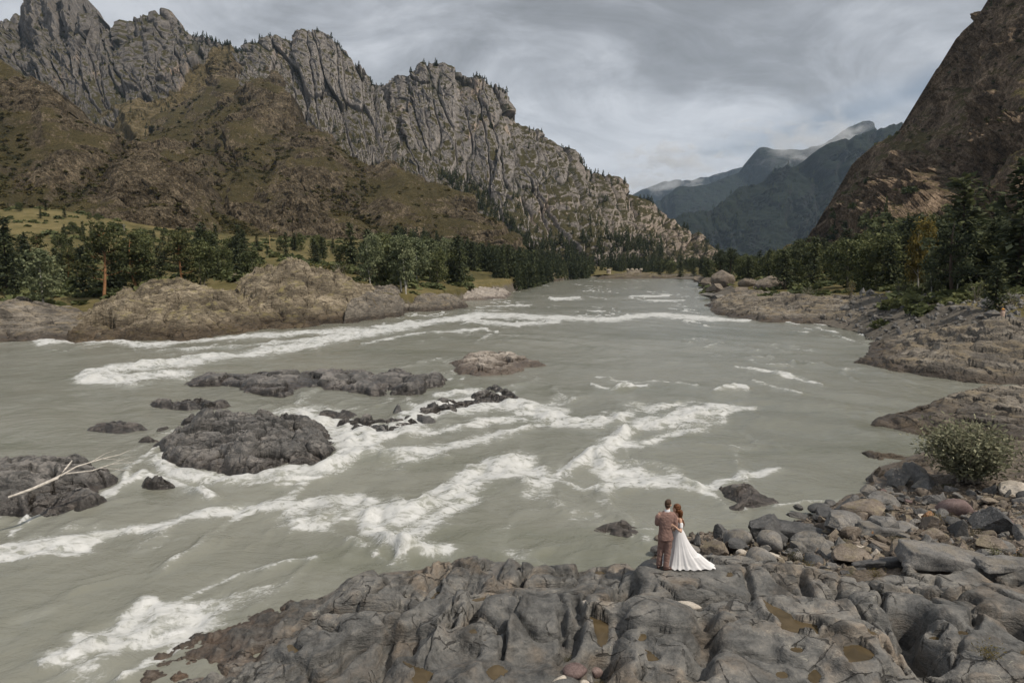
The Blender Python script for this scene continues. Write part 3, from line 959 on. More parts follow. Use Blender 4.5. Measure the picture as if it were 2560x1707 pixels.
MAT_SHELF = rock_mat('shelf_rock', (0.048, 0.043, 0.038), (0.132, 0.118, 0.100), (0.285, 0.255, 0.212), scale=0.5, bump=0.9, bdist=0.25,
                     crack=0.7, lichen=(0.21, 0.168, 0.105), lichen_amt=0.7, wet_z=1.2, rough=0.85, strata=2.5)
BOULDER_MATS = {
    'brown': rock_mat('brown_boulder', (0.070, 0.058, 0.047), (0.150, 0.126, 0.104), (0.26, 0.222, 0.185), scale=2.0, bump=0.7, bdist=0.04, crack=0.3, object_space=True, lichen=(0.189, 0.160, 0.072), lichen_amt=0.3),
    'grey': rock_mat('grey_boulder', (0.061, 0.061, 0.061), (0.132, 0.130, 0.126), (0.230, 0.219, 0.205), scale=2.0, bump=0.7, bdist=0.04, crack=0.4, object_space=True, lichen=(0.216, 0.176, 0.115), lichen_amt=0.3),
    'dark': rock_mat('dark_boulder', (0.034, 0.034, 0.035), (0.074, 0.074, 0.074), (0.150, 0.146, 0.142), scale=1.6, bump=0.8, bdist=0.05, crack=0.5, object_space=True, rough=0.65),
    'rust': rock_mat('rust_boulder', (0.120, 0.062, 0.034), (0.240, 0.138, 0.074), (0.360, 0.240, 0.144), scale=2.4, bump=0.5, bdist=0.03, crack=0.2, object_space=True),
    'pale': rock_mat('pale_boulder', (0.242, 0.215, 0.182), (0.396, 0.358, 0.308), (0.550, 0.506, 0.440), scale=2.2, bump=0.4, bdist=0.03, crack=0.2, object_space=True),
    'mauve': rock_mat('mauve_boulder', (0.077, 0.054, 0.050), (0.144, 0.103, 0.098), (0.219, 0.169, 0.156), scale=2.2, bump=0.4, bdist=0.03, crack=0.2, object_space=True),
}


# ------------------------------------------------------------------ near shore: bedrock shelf, gravel bank, pools
SHORE = [(255, 1760, 0), (330, 1700, 0), (400, 1645, 0), (480, 1600, .0), (566, 1567, .0), (640, 1530, .05), (690, 1508, .1), (728, 1470, .3), (752, 1432, .9),
         (800, 1412, 1.15), (838, 1402, 1.2), (905, 1396, 1.2), (980, 1388, 1.15), (1060, 1372, 1.15), (1143, 1369, 1.15), (1250, 1366, 1.15), (1312, 1370, 1.15),
         (1352, 1398, .95), (1480, 1402, .95), (1600, 1398, 1.05), (1618, 1384, .4), (1640, 1364, 0.1), (1690, 1348, 0), (1785, 1326, 0), (1872, 1326, 0),
         (1960, 1310, 0), (2003, 1297, 0), (2060, 1270, 0), (2090, 1262, 0), (2110, 1240, 0), (2177, 1208, 0), (2170, 1190, 0), (2200, 1165, 0), (2300, 1130, 0),
         (2420, 1114, 0), (2560, 1106, 0), (3000, 1100, 0), (5200, 1040, 0), (9000, 1400, 0), (9000, 2600, 0), (150, 2600, 0)]
SHORE_W = [tuple(at_z(u, v, z)) for u, v, z in SHORE]
CTRL = [(1665, 1425, 1.75), (1700, 1440, 1.72), (900, 1450, 1.28), (760, 1480, .9), (1250, 1420, 1.25), (1400, 1440, 1.1), (1500, 1450, 1.15), (1100, 1640, 1.6), (950, 1560, 1.2), (800, 1600, .85),
        (640, 1640, .4), (520, 1690, .2), (1600, 1600, 2.0), (1620, 1530, 1.9), (1900, 1540, 1.85), (2100, 1640, 1.95), (2300, 1550, 1.95), (2500, 1500, 1.85), (2000, 1450, 1.6), (1800, 1440, 1.6),
        (1780, 1380, .75), (2000, 1380, .95), (2200, 1360, 1.15), (2450, 1380, 1.5), (2300, 1280, .8), (2200, 1235, .4), (2450, 1200, 1.0), (1900, 1345, .35), (1720, 1360, .5),
        (2600, 1300, 1.5), (2500, 1140, .9), (2700, 1450, 1.8), (1500, 1690, 1.8), (1300, 1560, 1.6), (2560, 1690, 1.9), (1800, 1690, 1.95), (1000, 1500, 1.15)]
CTRL_W = np.array([tuple(at_z(u, v, z)) + (z,) for u, v, z in CTRL])
GRAVEL = [(1612, 1392, 1.0), (1690, 1412, 1.2), (1790, 1398, 1.1), (1870, 1402, 1.2), (1960, 1426, 1.4), (2060, 1434, 1.5), (2150, 1448, 1.5), (2230, 1440, 1.5), (2330, 1432, 1.55),
          (2480, 1405, 1.55), (2600, 1396, 1.6), (3200, 1380, 1.6), (6200, 1300, 1.4), (6000, 1020, 0), (3000, 1060, 0), (2300, 1090, 0), (2050, 1230, 0), (1900, 1300, 0), (1640, 1350, 0)]
GRAVEL_W = [tuple(at_z(u, v, z)) for u, v, z in GRAVEL]


def ctrl_h(x, y):
    num = den = 0
    for cx, cy, cz in CTRL_W:
        w = 1.0 / (((x - cx) ** 2 + (y - cy) ** 2) ** 1.3 + 0.08)
        num = num + w * cz
        den = den + w
    return num / den


# traced joints: polyline, half width (m), depth (m)
CREV = [
    ([(869, 1512), (945, 1458), (985, 1440), (1050, 1398)], .07, .30), ([(735, 1520), (792, 1519), (870, 1510), (972, 1513), (1010, 1528)], .20, .55),
    ([(1108, 1398), (1102, 1425), (1078, 1462), (1061, 1513)], .22, .42), ([(1241, 1381), (1170, 1424)], .06, .22),
    ([(1357, 1401), (1328, 1422), (1306, 1449), (1285, 1478)], .14, .42), ([(1051, 1396), (1058, 1430)], .10, .28),
    ([(1192, 1494), (1187, 1532), (1168, 1573)], .16, .50), ([(1140, 1528), (1120, 1578)], .14, .40), ([(1405, 1544), (1411, 1598), (1394, 1650)], .10, .32),
    ([(1438, 1503), (1449, 1558), (1421, 1636)], .12, .38), ([(1604, 1412), (1584, 1442), (1566, 1473), (1553, 1503), (1528, 1510)], .24, .75),
    ([(1553, 1442), (1527, 1508)], .06, .25), ([(1527, 1511), (1558, 1512), (1624, 1499), (1680, 1497), (1745, 1502), (1785, 1502), (1834, 1497), (1880, 1499), (1900, 1515)], .20, .55),
    ([(1757, 1532), (1765, 1570), (1762, 1626), (1752, 1666), (1736, 1712)], .20, .38), ([(1527, 1540), (1521, 1582), (1502, 1633), (1478, 1705)], .26, .65),
    ([(2258, 1508), (2279, 1570), (2299, 1620), (2337, 1668)], .34, 1.05), ([(2093, 1480), (2098, 1520)], .20, .45), ([(1998, 1437), (2011, 1462), (2034, 1503), (2070, 1520), (2096, 1522)], .10, .35),
    ([(2149, 1450), (2210, 1488), (2200, 1512), (2225, 1545), (2262, 1560)], .09, .40), ([(2263, 1457), (2281, 1473), (2378, 1491), (2409, 1481), (2448, 1466)], .08, .32),
    ([(2340, 1438), (2336, 1455), (2375, 1478)], .07, .26), ([(2455, 1432), (2510, 1452), (2560, 1444)], .09, .30), ([(2522, 1535), (2547, 1570), (2575, 1600)], .22, .60),
    ([(2205, 1560), (2228, 1590), (2248, 1646), (2266, 1690)], .07, .26), ([(620, 1600), (700, 1570), (790, 1560), (860, 1590)], .10, .30), ([(760, 1700), (830, 1660), (880, 1610), (920, 1580)], .12, .38),
    ([(690, 1640), (760, 1655), (800, 1690)], .10, .30), ([(980, 1560), (960, 1600), (930, 1690)], .14, .35), ([(1040, 1560), (1030, 1620), (1000, 1640)], .09, .28),
    ([(1300, 1500), (1360, 1490), (1420, 1500), (1500, 1495)], .06, .20), ([(1860, 1420), (1880, 1470), (1870, 1500)], .07, .22), ([(1640, 1440), (1632, 1480)], .05, .15), ([(1750, 1430), (1742, 1480)], .05, .18),
    ([(2150, 1560), (2200, 1600), (2215, 1660)], .06, .2), ([(2420, 1520), (2440, 1560), (2430, 1600)], .08, .28), ([(2300, 1470), (2350, 1520), (2420, 1530), (2500, 1560)], .07, .3),
]
HOLLOW = [(938, 1630, .42, .32), (992, 1612, .36, .26), (1160, 1624, .40, .30), (1272, 1553, .30, .2), (1258, 1648, .45, .28), (1563, 1610, .42, .30), (1762, 1552, .26, .22), (1732, 1514, .26, .20), (1530, 1660, .22, .25),
          (2098, 1506, .34, .25), (2174, 1580, .30, .15), (1330, 1620, .5, .22), (880, 1690, .4, .25), (1660, 1560, .5, -.14), (1850, 1600, .6, -.14), (1590, 1530, .4, -.12), (1240, 1520, .5, -.12), (900, 1420, .6, -.10), (2400, 1560, .6, -.15), (2150, 1530, .5, -.12)]
POOLS = [  # outline, or centre and radii, in photograph pixels; colour word
    ([(1908, 1520), (1940, 1538), (1969, 1552), (1985, 1566), (2010, 1575), (2040, 1580), (2060, 1596), (2042, 1614), (2012, 1606), (1960, 1603), (1950, 1590), (1955, 1578), (1948, 1567), (1920, 1545)], 'long brown rain pool in a bedrock trough near the couple'),
    ([(1474, 1534), (1525, 1541), (1520, 1580), (1502, 1595), (1487, 1577), (1471, 1559)], 'brown pool in the bedrock cleft above the stacked stones'),
    ((1607, 1590, 13, 10), 'tiny round puddle on the block below the couple'),
    ([(1612, 1613), (1630, 1623), (1653, 1646), (1645, 1651), (1622, 1649), (1618, 1633)], 'small wedge shaped puddle on the block below the couple'),
    ([(2105, 1636), (2130, 1632), (2154, 1633), (2177, 1646), (2192, 1664), (2172, 1672), (2123, 1679), (2110, 1659)], 'broad fan shaped muddy puddle beside the deep cleft'),
    ((2038, 1686, 16, 20), 'upright oval mauve brown puddle beside the fan shaped puddle'),
    ((1956, 1684, 14, 10), 'small oval puddle at the bottom edge beside the mauve one'),
    ((1993, 1635, 16, 8), 'flat oval puddle under the long brown pool'),
    ([(2118, 1580), (2151, 1587), (2192, 1610), (2184, 1613), (2149, 1600)], 'narrow slanting puddle between the long pool and the deep cleft'),
    ((2345, 1588, 20, 6), 'thin flat puddle just beyond the deep cleft, nearer the cleft'),
    ((2406, 1595, 18, 6), 'thin flat puddle beyond the deep cleft, farther from the cleft'),
    ([(2530, 1648), (2560, 1628), (2600, 1640), (2565, 1668)], 'muddy puddle cut by the right edge of the picture'),
    ((1825, 1440, 9, 7), 'little brown puddle on the rock right of the bride'),
    ((1502, 1430, 15, 6), 'little brown puddle on the flat rock left of the groom'),
    ((736, 1617, 17, 10), 'round yellow brown pothole puddle low on the shore'),
    ([(1007, 1648), (1041, 1653), (1085, 1670), (1078, 1700), (1045, 1712), (1020, 1694), (1037, 1673)], 'ragged brown puddle at the bottom edge among the hollows'),
    ((1241, 1682, 27, 20), 'round dark olive puddle at the bottom edge'),
    ((1207, 1588, 11, 15), 'upright oval mauve puddle on the sculpted rock'),
    ((1183, 1585, 8, 6), 'tiny puddle touching the upright oval mauve puddle'),
    ([(1070, 1506), (1080, 1480), (1098, 1462), (1106, 1472), (1098, 1496), (1085, 1510)], 'brown pool lying in the steep gully of the shelf'),
    ([(1180, 1504), (1230, 1490), (1285, 1482), (1288, 1486), (1235, 1496), (1190, 1508)], 'long thin strip of brown water on the shelf'),
]


_rj = np.random.default_rng(77)
for _ in range(30):
    _u, _v = _rj.uniform(640, 2540), _rj.uniform(1430, 1700)
    _a = (0.55 if _u > 1450 else -0.5) + _rj.normal() * .22 + (1.4 if _rj.uniform() < .35 else 0)
    _L = _rj.uniform(40, 130)
    _du, _dv = math.cos(_a) * _L, math.sin(_a) * _L * .55
    CREV.append(([(_u - _du, _v - _dv), (_u + _rj.normal() * 6, _v + _rj.normal() * 4), (_u + _du, _v + _dv)], _rj.uniform(.035, .06), _rj.uniform(.08, .2)))


def px_world(u, v):
    p = at_z(u, v, 1.3)
    for _ in range(4):
        p = at_z(u, v, float(ctrl_h(p[0], p[1])))
    return tuple(p)


CREV_W = [([px_world(*p) for p in pts], w, d) for pts, w, d in CREV]
HOLLOW_W = [px_world(u, v) + (r, d) for u, v, r, d in HOLLOW]
POOL_W = []
for shape, lab in POOLS:
    if isinstance(shape, tuple):
        u0, v0, ru, rv = shape
        shape = [(u0 + ru * math.cos(a) * (1 + .12 * math.sin(2 * a + u0)), v0 + rv * math.sin(a)) for a in np.linspace(0, 2 * math.pi, 15)[:-1]]
    POOL_W.append(([px_world(*p) for p in shape], lab))


def near_height(x, y, fine=True):
    """height of the near shore (bedrock and gravel) without the pools, and the bedrock share"""
    wob = 0.22 * fbm(x / 1.3, y / 1.3, 0 * x, 3, 91)
    sd, par = poly_sd(x, y, SHORE_W)
    sd = sd + wob * np.clip(np.abs(sd) + 0.3, 0, 1)
    bed = sstep(-0.35, 0.35, -poly_sd(x, y, GRAVEL_W)[0] + 0.5 * fbm(x / 0.9, y / 0.9, 0 * x, 3, 95))
    gentle = sstep(-3.5, -6.0, x) * sstep(19, 16, y)        # the low ramp in the bottom left
    ramp = 0.42 + 2.6 * gentle + 2.2 * (1 - bed)
    base = ctrl_h(x, y)
    k = 1 - np.exp(-np.maximum(sd, 0) / ramp)
    h = base * k * (1 + 0.12 * gentle)
    h = np.where(sd < 0, np.maximum(sd * (0.9 - 0.65 * gentle), -1.6), h) - 0.02
    ins = sstep(0.0, 0.9, sd)
    # bedrock: smooth water-worn lumps parted by joints
    wx = x + 0.55 * fbm(x / 2.1, y / 2.1, 0 * x, 3, 101)
    wy = y + 0.55 * fbm(x / 2.1, y / 2.1, 0 * x + 4, 3, 102)
    rot = -0.55 + 0.9 * sstep(1.0, -3.0, x)
    a, b = wx * np.cos(rot) + wy * np.sin(rot), -wx * np.sin(rot) + wy * np.cos(rot)
    lump = 0.22 * (1 - 2 * np.abs(perlin(a / 3.4, b / 2.0, 0 * x, 104)) * 1.1) + 0.045 * fbm(wx / 0.9, wy / 0.9, 0 * x, 2, 106)
    f1, f2, r, tl = worley(a / 2.9, b / 1.6, 0 * x, 107, True)
    e = f2 - f1
    blk = (r - 0.5) * 0.34 * sstep(0.0, 0.06, e) + tl * 0.36 - 0.22 * np.exp(-(e / 0.030))
    f1, f2, r2, tl2 = worley(a / 0.75 + .2 * b, b / 0.5, 0 * x, 109, True)
    gate = sstep(0.0, 0.35, fbm(x / 1.8, y / 1.8, 0 * x + 3, 2, 111))
    blk2 = ((r2 - 0.5) * 0.07 + tl2 * 0.16 - 0.05 * np.exp(-((f2 - f1) / 0.05))) * (0.05 + 0.6 * gate)
    rough = 0.022 * fbm(x / 0.34, y / 0.34, 0 * x, 4, 113, 0.62) if fine else 0
    ragged = gentle * 0.16 * fbm(x / 0.5, y / 0.5, 0 * x, 4, 117, 0.6)
    hb = (lump + blk + blk2) * (0.25 + 0.75 * ins) * (1 - 0.45 * gentle) + rough + ragged
    for cx, cy, rr, dd in HOLLOW_W:
        q = np.hypot(x - cx, (y - cy)) / rr
        hb = hb - dd * np.exp(-q * q)
    wrp = 0.06 * fbm(x / 0.45, y / 0.45, 0 * x, 3, 115)
    for pts, w, d in CREV_W:
        xs, ys = [p[0] for p in pts], [p[1] for p in pts]
        sel = (x > min(xs) - 1) & (x < max(xs) + 1) & (y > min(ys) - 1) & (y < max(ys) + 1)
        if not sel.any():
            continue
        q, t = seg_dist(x[sel], y[sel], pts)
        q = np.abs(q + wrp[sel])
        fade = sstep(0, .12, t) * sstep(1, .88, t)
        hb[sel] -= d * np.exp(-(q / w) ** 2.4) * (0.25 + 0.75 * fade)
    gravel = 0.16 * fbm(x / 1.1, y / 1.1, 0 * x, 4, 120) + 0.05 * fbm(x / 0.25, y / 0.25, 0 * x, 2, 122)
    h = h + np.where(sd > -0.6, hb * bed + gravel * (1 - bed) * ins, 0)
    # the couple stand on a smooth crown of the rock
    cw = at_z(1690, 1424, 1.75)
    kk = sstep(1.35, 0.75, np.hypot((x - cw[0]) / 1.15, (y - cw[1] - .1) / .8))
    h = h * (1 - kk) + (1.75 + 0.02 * fbm(x / .5, y / .5, 0 * x, 2, 140)) * kk
    return h, bed, sd


def gravel_mat_nodes():
    """bedrock and gravel share one sheet: the attribute says where the loose ground starts"""
    m, t, b = principled('near_shore')
    geo = t.new('ShaderNodeNewGeometry')
    pos = geo.outputs['Position']
    sp = t.new('ShaderNodeSeparateXYZ')
    t.l.new(pos, sp.inputs[0])
    sn = t.new('ShaderNodeSeparateXYZ')
    t.l.new(geo.outputs['Normal'], sn.inputs[0])
    ps = t.mapping(pos, scale=(1, 1, 2.5), rot=(0.2, -0.15, 0.5))
    n1 = t.noise(ps, 0.5, 5, 0.6, 0.4)
    n2 = t.noise(ps, 2.6, 6, 0.66, 0.2)
    n3 = t.noise(pos, 17.0, 4, 0.7)
    band = t.noise(t.mapping(pos, scale=(0.5, 3.2, 6), rot=(0.1, 0.05, 0.12)), 1.6, 5, 0.6, 0.5)
    v = t.math('ADD', t.math('MULTIPLY', n1, 0.40), t.math('ADD', t.math('MULTIPLY', n2, 0.30), t.math('ADD', t.math('MULTIPLY', n3, 0.18), t.math('MULTIPLY', band, 0.17))))
    rock = t.ramp(v, [(0.42, (0.048, 0.049, 0.048)), (0.52, (0.118, 0.117, 0.112)), (0.63, (0.21, 0.20, 0.182))])
    warm = t.smooth(t.noise(pos, 0.7, 4, 0.6), 0.48, 0.68)
    rock = t.mix(t.math('MULTIPLY', warm, 0.8), rock, t.mix(1.0, rock, (1.22, 1.0, 0.80), 'MULTIPLY'))
    # pale flecks, quartz threads and a dark brown tone in the deeper hollows
    fleck = t.smooth(t.math('ADD', t.noise(pos, 13.0, 3, 0.6), t.math('MULTIPLY', t.math('SUBTRACT', n1, 0.5), 0.5)), 0.66, 0.74)
    rock = t.mix(t.math('MULTIPLY', fleck, 0.55), rock, (0.33, 0.30, 0.25))
    th = t.math('ABSOLUTE', t.math('SUBTRACT', t.noise(t.mapping(pos, scale=(0.35, 2.2, 2.2), rot=(0, 0, 0.1)), 0.8, 3, 0.5, 0.2), 0.5))
    rock = t.mix(t.math('MULTIPLY', t.math('SUBTRACT', 1.0, t.smooth(th, 0.0, 0.004)), t.math('MULTIPLY', t.smooth(n1, 0.5, 0.6), 0.75)), rock, (0.34, 0.33, 0.28))
    dep = t.attr('depth')
    rust = t.math('MULTIPLY', t.smooth(dep, 0.10, 0.35), t.smooth(n2, 0.42, 0.6))  # mask grows with depth below the base surface, broken up by noise
    rock = t.mix(t.math('MULTIPLY', rust, 0.35), rock, (0.060, 0.042, 0.028))
    wet = t.smooth(t.math('ADD', sp.outputs[2], t.math('MULTIPLY', t.math('SUBTRACT', n2, 0.5), 0.5)), 0.42, 0.10)
    rock = t.mix(wet, rock, t.mix(1.0, rock, (0.62, 0.50, 0.42), 'MULTIPLY'))
    grav = t.ramp(t.math('ADD', t.math('MULTIPLY', n2, 0.5), t.math('MULTIPLY', n3, 0.5)), [(0.36, (0.030, 0.025, 0.019)), (0.52, (0.100, 0.080, 0.060)), (0.66, (0.22, 0.18, 0.14))])
    moss = t.smooth(t.noise(pos, 1.2, 5, 0.65), 0.55, 0.68)
    grav = t.mix(t.math('MULTIPLY', moss, 0.6), grav, (0.050, 0.050, 0.016))
    bed = t.attr('bed')
    k = t.smooth(t.math('ADD', bed, t.math('MULTIPLY', t.math('SUBTRACT', n2, 0.5), 0.8)), 0.35, 0.65)
    stain = t.smooth(t.math('ADD', t.noise(t.mapping(pos, scale=(1.6, 0.8, 1), rot=(0, 0, 0.6)), 0.9, 6, 0.7, 0.8), t.math('MULTIPLY', n1, 0.06)), 0.54, 0.68)
    rock = t.mix(t.math('MULTIPLY', stain, 0.74), rock, (0.034, 0.033, 0.031))
    vo = t.voronoi(t.mapping(pos, scale=(1, 1.5, 1), rot=(0.1, 0.1, 0.5)), 1.1, 'DISTANCE_TO_EDGE')
    ck = t.math('SUBTRACT', 1.0, t.smooth(t.math('ADD', vo.outputs['Distance'], t.math('MULTIPLY', t.math('SUBTRACT', n2, 0.5), 0.22)), 0.0, 0.022))
    ck = t.math('MULTIPLY', ck, t.smooth(n1, 0.43, 0.55))
    rock = t.mix(t.math('MULTIPLY', ck, 0.75), rock, (0.018, 0.016, 0.014))
    col = t.mix(k, grav, rock)
    t.l.new(col, b.inputs['Base Color'])
    t.put(b.inputs['Roughness'], t.math('SUBTRACT', 0.72, t.math('MULTIPLY', wet, 0.35)))
    b.inputs['Specular IOR Level'].default_value = 0.35
    hh = t.math('SUBTRACT', t.math('ADD', n2, t.math('ADD', t.math('MULTIPLY', n3, 0.30), t.math('MULTIPLY', band, 0.45))), t.math('MULTIPLY', ck, 0.5))
    t.l.new(t.bump(hh, 1.0, 0.075), b.inputs['Normal'])
    return m


def near_shore():
    gx = np.arange(-14.5, 17.0, 0.042)
    gy = np.arange(7.6, 24.0, 0.042)
    X, Y = np.meshgrid(gx, gy)
    X, Y = X.astype(np.float32), Y.astype(np.float32)
    Hh, bed, sd = near_height(X, Y)
    base = ctrl_h(X, Y)
    pools = []
    for pts, lab in POOL_W:
        xs, ys = [p[0] for p in pts], [p[1] for p in pts]
        sel = (X > min(xs) - .6) & (X < max(xs) + .6) & (Y > min(ys) - .6) & (Y < max(ys) + .6)
        d, _ = poly_sd(X[sel], Y[sel], pts)
        d = d + 0.03 * fbm(X[sel] / .3, Y[sel] / .3, 0 * X[sel], 3, 131)
        hs = Hh[sel]
        ring = hs[np.abs(d) < 0.09]
        lvl = float(np.percentile(ring, 35)) if len(ring) else 1.2
        inside = lvl - 0.015 - 0.14 * sstep(0, .18, d)
        lip = np.maximum(hs, lvl + 0.012 + 0.05 * sstep(0, -0.10, d))
        k = sstep(-0.35, -0.08, d)
        Hh[sel] = np.where(d > 0, inside, hs * (1 - k) + lip * k)
        pools.append((pts, lvl, lab))
    dep = np.clip(base - Hh, 0, 1) * bed
    keep = (sd > -1.4)
    F = grid_faces(len(gy), len(gx))
    F = F[keep.ravel()[F].any(1)]
    used = np.zeros(X.size, bool)
    used[F.ravel()] = True
    idx = np.cumsum(used) - 1
    V = np.stack([X, Y, Hh], -1).reshape(-1, 3)[used]
    me = new_mesh('bedrock_shore', V, idx[F], attrs={'bed': bed.ravel()[used], 'depth': dep.ravel()[used]})
    mat = gravel_mat_nodes()
    structure('ground_bedrock_shore', me, mat)
    # coarser bank beyond, under the boulders and the willow
    gx = np.arange(5.0, 62.0, 0.13)
    gy = np.arange(23.9, 47.0, 0.13)
    X2, Y2 = np.meshgrid(gx, gy)
    X2, Y2 = X2.astype(np.float32), Y2.astype(np.float32)
    H2, bed2, sd2 = near_height(X2, Y2, False)
    H2 = H2 + 0.02
    F = grid_faces(len(gy), len(gx))
    F = F[(sd2 > -1.6).ravel()[F].any(1)]
    me = new_mesh('ground_gravel_bank', np.stack([X2, Y2, H2], -1).reshape(-1, 3), F, attrs={'bed': bed2, 'depth': 0 * bed2})
    structure('ground_gravel_bank', me, mat)
    gx = np.arange(16.9, 62.0, 0.17)
    gy = np.arange(4.0, 24.1, 0.17)
    X3, Y3 = np.meshgrid(gx, gy)
    X3, Y3 = X3.astype(np.float32), Y3.astype(np.float32)
    H3, bed3, sd3 = near_height(X3, Y3, False)
    structure('ground_bedrock_beyond', new_mesh('ground_bedrock_beyond', np.stack([X3, Y3, H3 - 0.02], -1).reshape(-1, 3), grid_faces(len(gy), len(gx)), attrs={'bed': bed3, 'depth': 0 * bed3}), mat)
    # puddles
    for pts, lvl, lab in pools:
        c = np.mean(pts, 0)
        P = [((p[0] - c[0]) * 1.0, (p[1] - c[1]) * 1.0) for p in pts]
        q = []
        for i, p in enumerate(P):
            r = math.hypot(*p)
            s = (r + 0.05) / max(r, 1e-3)
            q.append((p[0] * s, p[1] * s, 0))
        V = [(0, 0, 0)] + q
        n = len(q)
        T = [(0, 1 + i, 1 + (i + 1) % n) for i in range(n)]
        o = link('puddle', new_mesh('puddle', V, Ft=T), MAT_PUDDLE)
        o.location = (c[0], c[1], lvl)
        thing(o, lab, 'puddle', 'rain puddles on the dark bedrock')


def puddle_mat():
    m, t, b = principled('muddy_puddle')
    pos = t.new('ShaderNodeNewGeometry').outputs['Position']
    n = t.noise(pos, 2.5, 4, 0.6, 0.6)
    t.l.new(t.ramp(n, [(0.3, (0.050, 0.038, 0.021)), (0.7, (0.105, 0.080, 0.047))]), b.inputs['Base Color'])
    b.inputs['Roughness'].default_value = 0.12
    b.inputs['IOR'].default_value = 1.33
    b.inputs['Specular IOR Level'].default_value = 0.25
    return m


MAT_PUDDLE = puddle_mat()
near_shore()


# ------------------------------------------------------------------ outcrops and islets: height fields on traced water lines
def wpt(p):
    if p[0] == 'y':
        q = at_y(p[1], 655, p[2])
        return (float(q[0]), float(q[1]))
    return tuple(at_z(p[0], p[1], 0.0))


def outcrop(name, label, category, outline, H, ramp, res, seed, block, mat, ctrl=None, bh=0.35, terr=0.0, group=None, aspect=0.6, rot=0.3, base=0.0, drop=1.2, tilt=0.0, ragged=0.3, crackw=0.05):
    W = [wpt(p) for p in outline]
    xs, ys = [p[0] for p in W], [p[1] for p in W]
    c = (sum(xs) / len(xs), sum(ys) / len(ys))
    mg = block * 1.2 + 0.6
    X, Y = np.meshgrid(np.arange(min(xs) - mg, max(xs) + mg, res), np.arange(min(ys) - mg, max(ys) + mg, res))
    X, Y = X.astype(np.float32), Y.astype(np.float32)
    o = 0 * X
    sd, _ = poly_sd(X, Y, W)
    sd = sd + ragged * block * fbm(X / block, Y / block, o, 4, seed + 1)
    if ctrl:
        num = den = 0
        for p in ctrl:
            q = at_y(p[0], 655, p[1])
            w = 1 / (((X - q[0]) ** 2 + (Y - q[1]) ** 2) ** 1.4 + 0.2)
            num, den = num + w * p[2], den + w
        top = num / den
    else:
        top = H * (0.78 + 0.35 * fbm(X / (block * 3), Y / (block * 3), o, 2, seed + 4))
    k = 1 - np.exp(-np.maximum(sd, 0) / ramp)
    h = top * k
    wx = X + 0.35 * block * fbm(X / block / 1.6, Y / block / 1.6, o, 3, seed + 6)
    wy = Y + 0.35 * block * fbm(X / block / 1.6, Y / block / 1.6, o + 3, 3, seed + 7)
    a, b = wx * math.cos(rot) + wy * math.sin(rot), -wx * math.sin(rot) + wy * math.cos(rot)
    if terr:
        st = terr
        ph = h / st + 0.9 * fbm(X / (block * 2), Y / (block * 2), o, 3, seed + 9) + tilt * a / st
        fl = np.floor(ph)
        fr = ph - fl
        h = h + (fl + sstep(0.55, 0.95, fr) - ph) * st * 0.85 * k
    f1, f2, r, tl = worley(a / block, b / (block * aspect), o, seed + 11, True)
    e = f2 - f1
    s1 = (r - 0.45) * bh + tl * bh * 2.0 - bh * 0.8 * np.exp(-e / crackw)
    f1, f2, r, tl = worley(a / (block * .36), b / (block * .36 * aspect), o, seed + 12, True)
    s2 = (r - 0.45) * bh * .28 + tl * bh * .5 - bh * 0.16 * np.exp(-(f2 - f1) / 0.08)
    s3 = bh * 0.12 * fbm(X / (block * .16), Y / (block * .16), o, 3, seed + 14, 0.6)
    h = h + (s1 + s2 + s3) * (0.3 + 0.7 * k) * sstep(-0.3 * block, 0.4 * block, sd)
    h = np.where(sd < 0, np.minimum(h, 0.10 * bh) + np.maximum(sd * drop, -2.5), h) + base - 0.03
    F = grid_faces(*X.shape)
    keep = (h > -0.7).ravel()
    F = F[keep[F].any(1)]
    used = np.zeros(X.size, bool)
    used[F.ravel()] = True
    idx = np.cumsum(used) - 1
    V = np.stack([X - c[0], Y - c[1], h], -1).reshape(-1, 3)[used]
    me = new_mesh(name, V, idx[F], smooth=False)
    ob = link(name, me, mat)
    ob.location = (c[0], c[1], 0)
    thing(ob, label, category, group)
    return X, Y, h


GI = 'rock islets breaking the rapids'
outcrop('rock_islet', 'large blocky dark rock islet ringed by white foam in mid river', 'rock islet',
        [(408, 1160), (438, 1184), (483, 1178), (557, 1187), (617, 1192), (661, 1187), (730, 1172), (783, 1172), (813, 1157), (843, 1131), (838, 1110), (805, 1078), (720, 1062), (600, 1055), (470, 1066), (420, 1095), (391, 1120), (393, 1147)],
        1.05, 0.5, 0.055, 201, 1.7, MAT_ISLET, bh=0.62, crackw=0.08, group=GI, rot=0.5)
outcrop('rock_islet', 'dark rock islet carrying the bleached driftwood branch', 'rock islet',
        [(-120, 1300), (60, 1290), (140, 1272), (210, 1282), (262, 1264), (262, 1240), (250, 1220), (292, 1207), (270, 1185), (220, 1170), (120, 1166), (0, 1166), (-120, 1180)],
        1.05, 0.5, 0.055, 205, 1.7, MAT_ISLET, bh=0.62, crackw=0.08, group=GI, rot=0.2)
outcrop('rock_islet', 'long low grey rock shelf stretching across mid river upstream', 'rock islet',
        [(428, 956), (500, 964), (600, 976), (700, 980), (760, 972), (840, 980), (920, 988), (1010, 978), (1085, 966), (1118, 956), (1085, 944), (960, 938), (840, 936), (700, 940), (620, 942), (560, 948), (480, 952)],
        0.8, 0.8, 0.11, 211, 2.8, MAT_ISLET, bh=0.42, group=GI, rot=0.0, ragged=0.75)
